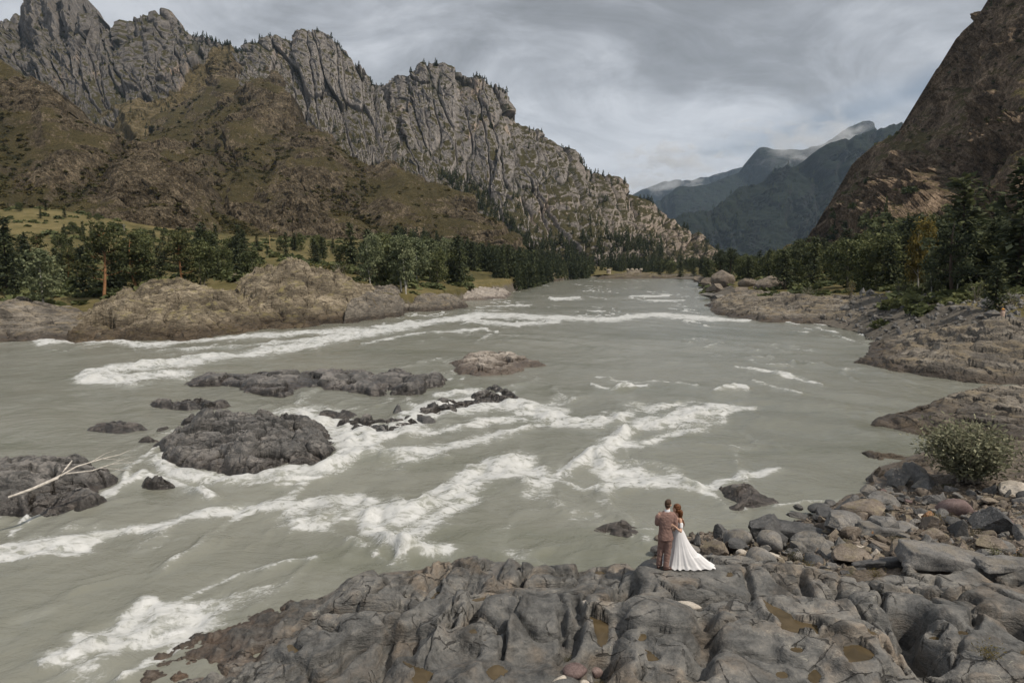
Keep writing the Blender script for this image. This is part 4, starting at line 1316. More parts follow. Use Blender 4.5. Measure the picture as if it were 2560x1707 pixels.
outcrop('rock_islet', 'jagged ledge with the cascade spilling over it', 'rock islet',
        [(850, 1058), (900, 1078), (960, 1082), (1040, 1066), (1110, 1040), (1180, 1014), (1250, 1004), (1300, 1006), (1280, 992), (1200, 990), (1100, 1010), (1010, 1036), (930, 1052)],
        0.42, 0.5, 0.08, 214, 1.5, MAT_ISLET, bh=0.45, group=GI, rot=0.5, ragged=0.9, base=-0.12)
outcrop('rock_islet', 'pale tan flat rock islet farthest upstream in mid river', 'rock islet',
        [(1128, 925), (1200, 938), (1290, 932), (1310, 920), (1368, 913), (1340, 903), (1270, 892), (1200, 890), (1150, 895), (1135, 906)], 0.75, 0.7, 0.12, 217, 2.4, MAT_PALE, bh=0.45, group=GI, rot=0.1)
outcrop('rock_islet', 'thin black and white streaked islet behind the blocky one', 'rock islet',
        [(365, 1012), (420, 1022), (520, 1020), (592, 1017), (580, 1008), (520, 1005), (450, 1008), (420, 1002), (375, 1004)], 0.5, 0.35, 0.08, 219, 1.4, MAT_ISLET, bh=0.4, group=GI)
outcrop('rock_islet', 'small knobbly islet left of the blocky one', 'rock islet',
        [(222, 1074), (270, 1080), (330, 1077), (366, 1071), (350, 1060), (290, 1058), (240, 1066)], 0.36, 0.3, 0.06, 221, 1.1, MAT_ISLET, bh=0.28, group=GI)
outcrop('rock_islet', 'flat rock islet touching the back of the blocky one', 'rock islet',
        [(447, 1066), (480, 1069), (532, 1060), (520, 1050), (470, 1050)], 0.4, 0.25, 0.06, 223, 0.9, MAT_ISLET, bh=0.35, group=GI)
outcrop('rock_islet', 'small dark rock just left of the blocky islet', 'rock islet', [(343, 1105), (380, 1106), (394, 1098), (375, 1091), (350, 1097)], 0.35, 0.2, 0.05, 225, 0.7, MAT_ISLET, bh=0.25, group=GI)
outcrop('rock_islet', 'tiny rock between the knobbly and the blocky islets', 'rock islet', [(390, 1077), (420, 1076), (424, 1070), (400, 1068)], 0.22, 0.15, 0.05, 227, 0.6, MAT_ISLET, bh=0.18, group=GI)
outcrop('rock_islet', 'small peaked dark rock in foam below the blocky islet', 'rock islet',
        [(350, 1219), (385, 1222), (442, 1220), (425, 1211), (390, 1204), (360, 1204)], 0.5, 0.22, 0.05, 229, 0.8, MAT_ISLET, bh=0.4, group=GI)
outcrop('rock_islet', 'low wet rock just upstream of the cascade', 'rock islet', [(788, 1042), (870, 1040), (882, 1032), (800, 1026)], 0.28, 0.3, 0.08, 231, 1.0, MAT_ISLET, bh=0.25, group=GI)
outcrop('rock_islet', 'dark ledge at the downstream lip of the cascade', 'rock islet', [(1215, 968), (1250, 990), (1290, 1000), (1285, 985), (1250, 968)], 0.45, 0.4, 0.09, 233, 1.2, MAT_ISLET, bh=0.35, group=GI)
outcrop('rock_islet', 'slanting wet rock awash just beyond the bride', 'rock islet',
        [(1842, 1270), (1890, 1267), (1960, 1264), (1950, 1250), (1920, 1240), (1880, 1228), (1835, 1224), (1800, 1220), (1812, 1232), (1838, 1250)], 0.38, 0.35, 0.05, 235, 1.2, MAT_ISLET, bh=0.24, group=GI)
outcrop('rock_islet', 'low rounded rock in the water left of the groom', 'rock islet',
        [(1474, 1332), (1520, 1342), (1574, 1348), (1614, 1337), (1590, 1322), (1574, 1308), (1520, 1306), (1492, 1318)], 0.36, 0.35, 0.05, 237, 1.2, MAT_ISLET, bh=0.22, group=GI)
# left bank
GL = 'lichen covered outcrops on the far left bank'
outcrop('rock_outcrop', 'low domed lichen outcrop on the left bank above the first wave', 'rock outcrop',
        [(160, 854), (215, 852), (330, 852), (480, 848), (600, 832), (650, 822), ('y', 660, 120), ('y', 430, 126), ('y', 210, 114)], 6.2, 2.6, 0.24, 241, 4.2, MAT_LICHEN,
        ctrl=[(430, 104, 6.4), (300, 100, 4.6), (550, 106, 5.6), (200, 96, 2.8), (430, 92, 3.4), (620, 108, 3.5)], bh=1.6, terr=1.3, tilt=0.10, crackw=0.09, group=GL, rot=0.5)
outcrop('rock_outcrop', 'tallest humped lichen outcrop on the left bank', 'rock outcrop',
        [(610, 822), (700, 820), (800, 814), (900, 802), (960, 792), ('y', 985, 136), ('y', 850, 146), ('y', 700, 142), ('y', 530, 130)], 9.3, 3.0, 0.26, 243, 4.6, MAT_LICHEN,
        ctrl=[(730, 118, 9.6), (640, 116, 8.4), (820, 118, 8.3), (900, 122, 6.6), (960, 128, 4.6), (560, 118, 7), (780, 106, 4.5), (660, 104, 4.0)], bh=1.9, terr=1.5, tilt=-0.12, crackw=0.09, group=GL, rot=0.6)
outcrop('rock_outcrop', 'low slanting slab running down to the water at the left edge', 'rock outcrop',
        [(-260, 870), (0, 852), (120, 852), (270, 853), ('y', 260, 112), ('y', 100, 112), ('y', -260, 104)], 3.0, 5.0, 0.22, 245, 5, MAT_SHELF, bh=0.7, terr=0.6, tilt=0.08, group=GL, rot=0.2,
        ctrl=[(0, 96, 4.0), (150, 96, 4.2), (240, 100, 4.6), (80, 88, 2.2), (-100, 94, 3.6)])
outcrop('rock_outcrop', 'grey slanting slab at the downstream foot of the tallest outcrop', 'rock outcrop',
        [(860, 808), (930, 800), (1005, 790), ('y', 1020, 140), ('y', 900, 138)], 5.0, 1.2, 0.22, 247, 4, MAT_SHELF, bh=1.2, group=GL, rot=0.9)
outcrop('rock_outcrop', 'rounded grey whaleback rock beyond the tallest outcrop', 'rock outcrop',
        [(1008, 780), (1080, 778), (1160, 770), ('y', 1165, 150), ('y', 1010, 148)], 4.0, 1.6, 0.25, 249, 6, MAT_SHELF, bh=0.9, group=GL, rot=0.2)
outcrop('rock_outcrop', 'tan rock point jutting into the river below the birches', 'rock outcrop',
        [(1060, 762), (1120, 752), (1200, 750), (1268, 746), ('y', 1270, 205), ('y', 1180, 222), ('y', 1090, 190)], 4.4, 4.0, 0.4, 251, 5, MAT_PALE, bh=0.9, terr=0.8, group=GL)
outcrop('rock_outcrop', 'dark low rocks at the tip of the distant left bank', 'rock outcrop',
        [(1275, 707), (1330, 706), (1375, 704), (1412, 700), ('y', 1412, 400), ('y', 1280, 380)], 4.0, 4.0, 0.9, 253, 10, MAT_LICHEN, bh=2.0, group=GL)
outcrop('rock_outcrop', 'low rocky bar carrying the ruined bridge piers', 'rock outcrop',
        [(1500, 697), (1580, 697), (1680, 696), (1760, 695), ('y', 1790, 520), ('y', 1500, 500)], 1.6, 5.0, 1.1, 255, 12, MAT_LICHEN, bh=1.2)
# right bank
GR = 'layered rock shelves on the right bank'
outcrop('rock_shelf', 'long low brown rock shelf under the dark trees on the right bank', 'rock shelf',
        [(1786, 786), (1850, 796), (1930, 806), (2010, 807), (2080, 813), (2150, 826), (2185, 838), ('y', 2230, 100), ('y', 2260, 118), ('y', 2060, 142), ('y', 1900, 165), ('y', 1800, 165), ('y', 1775, 150)], 3.2, 3.6, 0.26, 261, 4.5, MAT_SHELF,
        ctrl=[(1850, 140, 2.6), (1990, 128, 3.4), (2100, 120, 3.6), (2180, 105, 2.6), (1900, 155, 3.4), (2080, 108, 1.8), (1950, 116, 1.6), (2230, 112, 3.4)], bh=0.6, terr=0.9, tilt=0.05, group=GR, rot=0.1)
PLATFORM = outcrop('rock_shelf', 'cracked layered rock platform where the hatted person stands', 'rock shelf',
        [(2140, 906), (2190, 914), (2235, 927), (2350, 947), (2450, 960), (2600, 968), ('y', 2900, 54), ('y', 2900, 80), ('y', 2560, 72), ('y', 2360, 82), ('y', 2250, 90), (2178, 868), (2168, 880)], 3.5, 3.2, 0.15, 263, 2.8, MAT_SHELF,
        ctrl=[(2250, 80, 1.9), (2350, 74, 2.9), (2400, 68, 3.4), (2520, 62.5, 4.7), (2520, 66.5, 3.9), (2700, 64, 5.0), (2300, 66, 1.7), (2450, 59, 2.6), (2160, 72, .6), (2240, 68, 1.0)], bh=0.42, terr=0.75, tilt=0.06, group=GR, rot=0.15)
outcrop('rock_shelf', 'flat tilted slab of rock behind the willow bush', 'rock shelf',
        [(2193, 1060), (2260, 1080), (2340, 1102), (2450, 1112), (2600, 1118), ('y', 2900, 37), ('y', 2900, 49), (2560, 987), (2400, 992), (2320, 1010), (2230, 1037)], 1.3, 1.6, 0.09, 265, 2.2, MAT_SHELF,
        ctrl=[(2450, 44, 1.6), (2300, 43, .9), (2560, 42, 1.6), (2400, 40, .9)], bh=0.26, terr=0.4, tilt=0.05, group=GR, rot=-0.1)
outcrop('rock_shelf', 'low pale rubbly rock point below the willow bush', 'rock shelf',
        [(2172, 1200), (2250, 1210), (2360, 1216), (2370, 1160), (2270, 1160), (2200, 1180)], 0.7, 0.5, 0.06, 267, 1.0, MAT_SHELF, bh=0.32, group=GR)
outcrop('rock_shelf', 'thin brown reef barely breaking the shallow water by the willow', 'rock shelf',
        [(2125, 1140), (2200, 1152), (2330, 1156), (2340, 1146), (2200, 1134), (2150, 1130)], 0.22, 0.4, 0.07, 269, 1.0, MAT_SHELF, bh=0.16, group=GR)
outcrop('rock_shelf', 'low dark rock tongue at the far end of the right shelf', 'rock shelf',
        [(1775, 752), (1820, 762), (1880, 768), (1940, 762), ('y', 1930, 175), ('y', 1800, 185)], 1.2, 2.0, 0.3, 271, 4, MAT_SHELF, bh=0.6, group=GR)


# ------------------------------------------------------------------ boulders
def boulder_mesh(name, seed, cuts=11, rounded=0.0, flat=1.0, sub=4):
    r = np.random.default_rng(seed)
    bm = bmesh.new()
    bmesh.ops.create_icosphere(bm, subdivisions=sub, radius=1.0)
    V = np.array([v.co[:] for v in bm.verts])
    Ft = np.array([[v.index for v in f.verts] for f in bm.faces])
    bm.free()
    for i in range(cuts):
        n = r.normal(size=3)
        n[2] *= 0.8
        n /= np.linalg.norm(n)
        d = r.uniform(0.40, 0.80) + rounded * 0.3
        s = V @ n - d
        V = V - np.where(s > 0, s * (1 - rounded * 0.5), 0)[:, None] * n
    V[:, 2] *= flat
    nn = V / np.linalg.norm(V, axis=1, keepdims=True)
    dd = 0.05 * fbm(V[:, 0] * 2 + seed, V[:, 1] * 2, V[:, 2] * 2, 4, seed % 50, 0.55) + 0.016 * fbm(V[:, 0] * 9, V[:, 1] * 9 + seed, V[:, 2] * 9, 3, seed % 50 + 3)
    V = V + nn * dd[:, None] * (1 - 0.5 * rounded)
    V[:, 2] -= V[:, 2].min() * 0.62
    return new_mesh(name, V, Ft=Ft, smooth=rounded > 0.4)


BOULD = [boulder_mesh('boulder_mesh', 300 + i, cuts=14 + i % 5, rounded=0.0, flat=0.72 + 0.05 * (i % 4), sub=4) for i in range(8)]
BOULD += [boulder_mesh('cobble_mesh', 330 + i, cuts=6, rounded=0.7, flat=0.7, sub=3) for i in range(4)]
BIG = [boulder_mesh('big_boulder_mesh', 350 + i, cuts=12, rounded=0.15 * (i % 3), flat=0.8, sub=5) for i in range(5)]


def put_boulder(me, x, y, z, sx, sy, sz, rz, mat, label, group=None, name='boulder', rx=0.0, ry=0.0, cat='boulder'):
    o = link(name, me)
    if len(me.materials) == 0:
        me.materials.append(mat)
    o.material_slots[0].link = 'OBJECT'
    o.material_slots[0].material = mat
    o.location = (x, y, z)
    o.scale = (sx, sy, sz)
    o.rotation_euler = (rx, ry, rz)
    thing(o, label, cat, group)
    return o


def ground_z(x, y):
    h, _, _ = near_height(np.array([[x]], np.float32), np.array([[y]], np.float32), False)
    return float(h[0, 0])


def named_boulder(k, u, v, z0, wpx, sy, sz, rz, mk, label, me=None, rx=0.0, ry=0.0, name='boulder', cat='boulder', group='boulders on the stony shore'):
    """u, v: where its foot meets the ground in the photograph; wpx: its width there"""
    p = at_z(u, v, z0)
    depth = p[1] * CP + (CAM_H - z0) * SP
    w = wpx / FPX * depth * 0.56
    z = max(ground_z(p[0], p[1]), -0.05) if z0 > 0.02 else -0.05
    return put_boulder(me or BIG[k % len(BIG)], p[0], p[1] + w * sy * 0.45, z - 0.04 * w, w, w * sy, w * sz, rz, BOULDER_MATS[mk], label, group, name, rx, ry, cat)


def wedge_mesh(name, seed, pts, noise=0.03, sub=3):
    """convex block from corner points, edges softened by subdivision"""
    bm = bmesh.new()
    vs = [bm.verts.new(p) for p in pts]
    bmesh.ops.convex_hull(bm, input=vs)
    bmesh.ops.triangulate(bm, faces=bm.faces)
    bmesh.ops.subdivide_edges(bm, edges=bm.edges[:], cuts=10, use_grid_fill=True)
    bmesh.ops.triangulate(bm, faces=bm.faces)
    bmesh.ops.smooth_vert(bm, verts=bm.verts, factor=0.5, use_axis_x=True, use_axis_y=True, use_axis_z=True)
    V = np.array([v.co[:] for v in bm.verts])
    Ft = np.array([[v.index for v in f.verts] for f in bm.faces])
    bm.free()
    c = V.mean(0)
    nn = V - c
    nn /= np.linalg.norm(nn, axis=1, keepdims=True)
    d = noise * fbm(V[:, 0] * 3, V[:, 1] * 3, V[:, 2] * 3 + seed, 4, seed % 40, 0.55)
    return new_mesh(name, V + nn * d[:, None], Ft=Ft, smooth=True)


PYR = wedge_mesh('pyramid_mesh', 5, [(-1, -.5, 0), (.85, -.6, 0), (1.05, .5, 0), (-.7, .7, 0), (.12, .1, 1.55), (.3, .3, 1.35), (-.9, -.2, .35)], 0.06)
SLAB = wedge_mesh('slab_mesh', 6, [(-1, -.45, 0), (.8, -.6, 0), (1.0, .3, 0), (-.85, .7, 0), (-.78, -.25, .62), (-.2, -.45, .55), (.85, -.5, .26), (1.0, .35, .30), (.3, .65, .5), (-.8, .62, .66)], 0.05)
TWO = wedge_mesh('two_tone_mesh', 7, [(-.9, -.2, .1), (.1, -.6, 0), (1, -.1, 0), (.8, .6, 0), (-.7, .6, .1), (-1, .1, .75), (-.1, -.2, .85), (.45, .2, 1.05), (.95, .3, .55), (.2, -.65, .1)], 0.05)
named_boulder(0, 1932, 1342, .35, 128, .85, .80, 0.4, 'dark', 'big split dark boulder with a black side beside the bride', BIG[3])
named_boulder(0, 2142, 1287, .5, 100, .8, .62, 0.15, 'dark', 'sharp pyramid shaped dark boulder at the water edge', PYR)
named_boulder(0, 2110, 1342, .6, 122, .8, .55, 0.3, 'grey', 'smooth humped grey boulder in front of the pyramid one', BIG[4])
named_boulder(0, 2042, 1370, .8, 100, .8, .60, -0.2, 'grey', 'angular two faced boulder leaning before the humped grey one', TWO)
named_boulder(0, 2235, 1342, .9, 150, .6, .45, 0.0, 'grey', 'long layered grey rock with horizontal cracks behind the brown stones', SLAB)
named_boulder(0, 2385, 1440, 1.4, 205, .8, .60, -0.10, 'grey', 'large slanting grey slab with a black shaded end', SLAB)
named_boulder(0, 2535, 1448, 1.5, 150, .7, .35, 0.2, 'grey', 'flat grey slab at the right edge beside the large slanting slab', SLAB)
named_boulder(0, 2505, 1328, 1.2, 135, .8, .70, 0.5, 'dark', 'rough dark boulder with a lichen crest below the willow', BIG[0])
named_boulder(0, 2140, 1400, 1.0, 105, .8, .62, 1.0, 'brown', 'brown boulder with a dark hollow under it among the stones', BIG[1])
named_boulder(0, 2285, 1392, 1.2, 125, .8, .5, 0.2, 'brown', 'broad flat brown boulder behind the large slanting slab', BIG[2])
named_boulder(0, 1900, 1392, .95, 86, .5, .42, 0.1, 'brown', 'long tan loaf shaped stone at the edge of the dark bedrock', BIG[2])
named_boulder(0, 1856, 1374, .8, 26, .9, .9, 0.4, 'pale', 'round white stone lying near the bride', BOULD[9])
named_boulder(0, 2306, 1285, .8, 36, .5, .6, -0.5, 'pale', 'white slanting stone among the grey rubble')
named_boulder(0, 1950, 1352, .6, 34, .5, .5, 0.1, 'pale', 'flat pale stone under the big split boulder')
named_boulder(0, 1812, 1398, .95, 36, .8, .5, 0.1, 'rust', 'rust orange flat stone near the loaf shaped one')
named_boulder(0, 2545, 1225, 1.1, 90, .8, .55, 0.1, 'pale', 'pale tan boulder under the right side of the willow', BIG[2])
named_boulder(0, 2490, 1375, 1.4, 78, .8, .7, 0.6, 'brown', 'tan cracked boulder standing on dark stones near the right edge', BIG[1])
named_boulder(0, 2335, 1352, 1.1, 62, .9, .8, 0.3, 'brown', 'blocky tan boulder in front of the layered rock', BOULD[2])
named_boulder(0, 2075, 1258, .05, 40, .7, .45, 0.2, 'dark', 'small wet rock in the shallows left of the pyramid boulder', BIG[4])
named_boulder(0, 2000, 1290, .02, 40, .7, .35, 0.2, 'grey', 'low wet stone in the shallows behind the big split boulder', BIG[4])
named_boulder(0, 2215, 1265, .45, 90, .7, .55, 0.9, 'grey', 'pale grey scooped boulder right of the pyramid one', BIG[1])
# stones on the bedrock
GS = 'loose stones lying on the dark bedrock'
named_boulder(0, 1722, 1512, 1.85, 62, .45, .38, -0.25, 'pale', 'smooth pale elongated stone lodged in the bedrock below the couple', BOULD[8], group=GS, name='stone', cat='stone')
named_boulder(0, 1492, 1642, 1.7, 32, .9, 1.0, 0.3, 'mauve', 'upright egg shaped mauve stone in the cleft', BOULD[9], group=GS, name='stone', cat='stone')
named_boulder(0, 1440, 1698, 1.7, 60, .8, .75, 0.2, 'mauve', 'large purple brown cobble at the bottom edge', BOULD[10], group=GS, name='stone', cat='stone')
named_boulder(0, 1402, 1716, 1.7, 46, .8, 1.0, 0.6, 'pale', 'tan pointed cobble at the bottom edge', BOULD[11], group=GS, name='stone', cat='stone')
named_boulder(0, 1462, 1714, 1.7, 24, .9, .9, 0.6, 'pale', 'small pale pebble beside the purple brown cobble', BOULD[8], group=GS, name='stone', cat='stone')
named_boulder(0, 1472, 1666, 1.7, 34, .9, .7, 0.9, 'grey', 'grey stone wedged between the mauve stone and the purple cobble', BOULD[3], group=GS, name='stone', cat='stone')
named_boulder(0, 1462, 1538, 1.5, 26, .8, .6, 0.2, 'pale', 'white flecked stone beside the pool in the cleft', BOULD[3], group=GS, name='stone', cat='stone')
# cascade boulders
GC = 'boulders standing in the cascade'
for u, v, w, mk, lab in [(950, 1078, 40, 'dark', 'dark angular boulder with the cascade pouring round it, lowest of the row'), (1062, 1058, 52, 'dark', 'broad dark boulder in the middle of the cascade'),
                         (992, 1030, 40, 'dark', 'dark wet boulder on the upstream edge of the cascade')]:
    named_boulder(int(u), u, v, 0.0, w, .8, .7, u * .1, mk, lab, TWO if u > 1000 else PYR if u > 970 else BIG[0], group=GC)
# far right bank blocks
GB = 'big brown blocks at the water on the right bank'
for u, v, Y, w, sz, mk, lab in [(1812, 712, 205, 78, .7, 'brown', 'tall dark brown block at the foot of the right bank trees'), (1872, 716, 190, 60, .6, 'brown', 'brown block behind the big pale topped one'),
                                (1937, 728, 165, 108, .55, 'brown', 'big pale topped brown block on the right shelf'), (1775, 708, 225, 62, .5, 'brown', 'brown block nearest the far end of the right bank'),
                                (1790, 722, 195, 66, .45, 'brown', 'low brown block at the water before the tall one'), (1850, 732, 172, 72, .45, 'brown', 'squat brown block on the shelf edge'),
                                (1768, 738, 178, 60, .3, 'grey', 'flat grey rock awash at the far right shore'), (1800, 744, 172, 66, .3, 'grey', 'flat grey rock beside the shelf tongue'),
                                (1900, 722, 180, 46, .6, 'brown', 'small brown block between two larger ones on the right bank'), (1745, 700, 260, 50, .4, 'brown', 'low brown rock far up the right shore')]:
    q = at_y(u, v, Y)
    w_m = w / FPX * Y * 0.46
    put_boulder(BIG[int(u) % 5], q[0], Y, max(q[2] - 0.15 * w_m, -0.3), w_m, w_m * .8, w_m * sz * 1.3, u * .3, BOULDER_MATS[mk], lab, GB)
# the stony bank: one by one
ZONES = [('between the bride and the big split boulder', (1640, 1340, 1880, 1420)), ('in front of the two faced boulder', (1880, 1345, 2090, 1440)), ('around the brown boulder with the hollow', (2090, 1340, 2230, 1440)),
         ('behind the large slanting slab', (2230, 1335, 2400, 1400)), ('near the right edge beyond the large slab', (2400, 1335, 2570, 1410)), ('below the willow bush', (2330, 1225, 2570, 1335)),
         ('between the pyramid boulder and the willow', (2160, 1195, 2330, 1300)), ('around the layered grey rock', (2170, 1290, 2330, 1345)), ('at the water beside the pyramid boulder', (1980, 1270, 2170, 1345))]
r2 = np.random.default_rng(99)
cnt = 0
taken = []
tries = 0
GZ = 'stones of the stony shore'
while cnt < 260 and tries < 12000:
    tries += 1
    zi = r2.choice(len(ZONES), p=[.09, .15, .12, .10, .12, .16, .12, .07, .07])
    zn, (u0, v0, u1, v1) = ZONES[zi]
    u, v = r2.uniform(u0, u1), r2.uniform(v0, v1)
    p = at_z(u, v, 0.9)
    z = ground_z(p[0], p[1])
    p = at_z(u, v, z)
    if not in_poly(np.array([p[0]]), np.array([p[1]]), GRAVEL_W)[0] or z < -0.05:
        continue
    s = min(0.14 + r2.exponential(0.18), 0.85) * (1 + 0.02 * max(p[1] - 20, 0))
    if any((p[0] - a) ** 2 + (p[1] - b) ** 2 < (0.72 * (s + c)) ** 2 for a, b, c in taken):
        continue
    taken.append((p[0], p[1], s))
    mk = r2.choice(['brown', 'grey', 'dark', 'rust', 'pale', 'mauve'], p=[.22, .44, .27, .02, .02, .03])
    mi = r2.integers(0, 8) if r2.uniform() < .85 else r2.integers(8, 12)
    word = 'rounded' if mi >= 8 else 'angular'
    size = 'small' if s < 0.17 else ('large' if s > 0.32 else 'middling')
    colw = {'brown': 'brown', 'grey': 'grey', 'dark': 'dark', 'rust': 'rust coloured', 'pale': 'pale', 'mauve': 'mauve'}[mk]
    me_ = BOULD[mi] if (mi >= 8 or s < 0.2 or r2.uniform() < .45) else [SLAB, TWO, PYR][r2.integers(0, 3)]
    put_boulder(me_, p[0], p[1], z - 0.12 * s, s * r2.uniform(.85, 1.3), s * r2.uniform(.7, 1.1), s * r2.uniform(.6, 1.05), r2.uniform(0, 6.28), BOULDER_MATS[mk],
                f'{size} {word} {colw} stone {zn}', GZ, 'stone', r2.uniform(-.3, .3), r2.uniform(-.3, .3), 'stone')
    cnt += 1


# loose gravel too fine to count
def gravel_stuff():
    r = np.random.default_rng(55)
    bm = bmesh.new()
    bmesh.ops.create_icosphere(bm, subdivisions=1, radius=1.0)
    B = np.array([v.co[:] for v in bm.verts])
    Fb = np.array([[v.index for v in f.verts] for f in bm.faces])
    bm.free()
    n = 4200
    u, v = r.uniform(1640, 2580, n), r.uniform(1190, 1440, n)
    p = at_z(u, v, 0.9)
    z, bed, sd = near_height(p[:, 0].astype(np.float32), p[:, 1].astype(np.float32), False)
    ok = in_poly(p[:, 0], p[:, 1], GRAVEL_W) & (z > -0.03)
    p, z = p[ok], z[ok]
    n = len(p)
    s = 0.035 + r.exponential(0.03, n)
    VV = B[None] * (1 + 0.25 * r.normal(size=(n, len(B), 1))) * s[:, None, None] * r.uniform(.6, 1.3, (n, 1, 3))
    VV += np.stack([p[:, 0], p[:, 1], z], -1)[:, None]
    FF = Fb[None] + (np.arange(n) * len(B))[:, None, None]
    o = link('gravel', new_mesh('gravel', VV.reshape(-1, 3), Ft=FF.reshape(-1, 3), smooth=False), BOULDER_MATS['brown'])
    o['kind'] = 'stuff'
    o['label'] = 'brown gravel filling the gaps between the shore stones'
    o['category'] = 'gravel'


gravel_stuff()


# ------------------------------------------------------------------ trees: prototypes about 10 m tall, real trunk, limbs and leaf sprays
def leaf_mat(name, c1, c2, c3, trans=0.25):
    m = bpy.data.materials.new(name)
    m.use_nodes = True
    t = NT(m.node_tree)
    t.n.clear()
    oi = t.new('ShaderNodeObjectInfo')
    tint = t.attr('tint')
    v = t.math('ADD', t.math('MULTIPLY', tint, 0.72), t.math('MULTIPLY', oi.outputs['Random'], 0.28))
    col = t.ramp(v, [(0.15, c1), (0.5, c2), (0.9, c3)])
    d = t.new('ShaderNodeBsdfPrincipled')
    t.l.new(col, d.inputs['Base Color'])
    d.inputs['Roughness'].default_value = 0.75
    d.inputs['Specular IOR Level'].default_value = 0.15
    tr = t.new('ShaderNodeBsdfTranslucent')
    t.l.new(col, tr.inputs[0])
    mx = t.new('ShaderNodeMixShader')
    mx.inputs[0].default_value = trans
    t.l.new(d.outputs[0], mx.inputs[1])
    t.l.new(tr.outputs[0], mx.inputs[2])
    o = t.new('ShaderNodeOutputMaterial')
    t.l.new(mx.outputs[0], o.inputs[0])
    return m


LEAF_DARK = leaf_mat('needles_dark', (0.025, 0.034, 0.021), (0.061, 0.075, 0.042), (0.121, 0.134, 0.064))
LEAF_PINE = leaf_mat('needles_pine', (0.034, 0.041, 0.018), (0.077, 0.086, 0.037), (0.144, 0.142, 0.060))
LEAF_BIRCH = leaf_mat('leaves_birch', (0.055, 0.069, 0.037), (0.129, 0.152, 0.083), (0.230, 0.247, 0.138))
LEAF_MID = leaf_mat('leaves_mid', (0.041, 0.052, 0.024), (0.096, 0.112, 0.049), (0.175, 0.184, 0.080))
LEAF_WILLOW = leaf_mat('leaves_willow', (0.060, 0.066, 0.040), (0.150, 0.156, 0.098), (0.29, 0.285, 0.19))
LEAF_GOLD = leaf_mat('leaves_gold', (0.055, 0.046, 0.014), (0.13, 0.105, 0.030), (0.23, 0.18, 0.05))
LEAF_SCRUB = leaf_mat('leaves_scrub', (0.029, 0.031, 0.013), (0.065, 0.062, 0.025), (0.130, 0.104, 0.042))
BARK_DARK = plain_mat('bark_dark', (0.055, 0.042, 0.033), 0.9, 0.3, 6, 0.5)
BARK_PINE = plain_mat('bark_orange', (0.26, 0.135, 0.065), 0.85, 0.35, 3, 0.5)
BARK_BIRCH = plain_mat('bark_white', (0.40, 0.385, 0.35), 0.7, 0.3, 5, 0.3)
BARK_GREY = plain_mat('bark_grey', (0.20, 0.18, 0.15), 0.85, 0.25, 5, 0.3)


class Geo:
    def __init__(self):
        self.v, self.q, self.tint, self.n = [], [], [], 0

    def tube(self, pts, rad, sides=6):
        pts = [Vector(p) for p in pts]
        rings = []
        for i, p in enumerate(pts):
            a = pts[max(i - 1, 0)]
            b = pts[min(i + 1, len(pts) - 1)]
            d = (b - a).normalized()
            s = d.cross(Vector((0.13, 0.97, 0.21))).normalized()
            w = d.cross(s)
            ring = []
            for k in range(sides):
                an = 2 * math.pi * k / sides
                self.v.append(tuple(p + (s * math.cos(an) + w * math.sin(an)) * rad[i]))
                self.tint.append(0.5)
                ring.append(self.n)
                self.n += 1
            rings.append(ring)
        for i in range(len(rings) - 1):
            for k in range(sides):
                k2 = (k + 1) % sides
                self.q.append((rings[i][k], rings[i][k2], rings[i + 1][k2], rings[i + 1][k]))

    def leaf(self, p, d, n, L, W, tint):
        """a pointed leaf spray: rhomb from p along d"""
        s = d.cross(n)
        if s.length < 1e-4:
            s = d.orthogonal()
        s.normalize()
        for c in (p, p + d * L * 0.5 + s * W, p + d * L, p + d * L * 0.45 - s * W):
            self.v.append(tuple(c))
            self.tint.append(tint)
        self.q.append((self.n, self.n + 1, self.n + 2, self.n + 3))
        self.n += 4

    def mesh(self, name, smooth=False):
        return new_mesh(name, self.v, Fq=self.q, smooth=smooth, attrs={'tint': self.tint})


def rvec(r):
    v = Vector(r.normal(size=3))
    return v.normalized()


def make_conifer(seed, width=1.0, bare=0.08, leafs=8, gap=0.0, droop=0.35, wh=24):
    r = np.random.default_rng(seed)
    tr, cr = Geo(), Geo()
    lean = Vector((r.normal() * .15, r.normal() * .15, 0))
    ax = lambda h: lean * (h / 10) ** 2 + Vector((0, 0, h))
    tr.tube([ax(h) for h in (0, 1.5, 4, 7, 9.8)], [.20, .16, .11, .06, .015])
    for i in range(wh):
        t = bare + (1 - bare) * (i / wh) ** 0.9
        z = t * 10
        R = (1 - t) ** 0.75 * 2.15 * width * r.uniform(.75, 1.15) + .12
        nb = int(5 + 2 * (1 - t) + r.integers(0, 2))
        a0 = r.uniform(0, 6.28)
        for k in range(nb):
            if r.uniform() < gap:
                continue
            a = a0 + 6.283 * k / nb + r.normal() * .25
            Lb = R * r.uniform(.6, 1.15)
            d = Vector((math.cos(a), math.sin(a), -droop * (1 - t) + 0.15 + r.normal() * .08)).normalized()
            base = ax(z)
            if Lb > 0.9 and k % 2 == 0:
                tr.tube([base, base + d * Lb * .8], [.035, .01], 3)
            shade = r.uniform(.15, .85)
            nl = max(3, int(leafs * (0.35 + Lb / 2.2)))
            for j in range(nl):
                f = (j + .6) / nl
                p = base + d * Lb * f + Vector((r.normal(), r.normal(), r.normal())) * .10 * (1.2 - f * .4)
                ld = (d + rvec(r) * .8 + Vector((0, 0, -.15))).normalized()
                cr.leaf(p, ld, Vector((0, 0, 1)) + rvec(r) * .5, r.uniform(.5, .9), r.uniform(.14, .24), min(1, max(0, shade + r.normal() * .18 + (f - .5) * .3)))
    return tr.mesh('conifer_trunk', True), cr.mesh('conifer_crown')


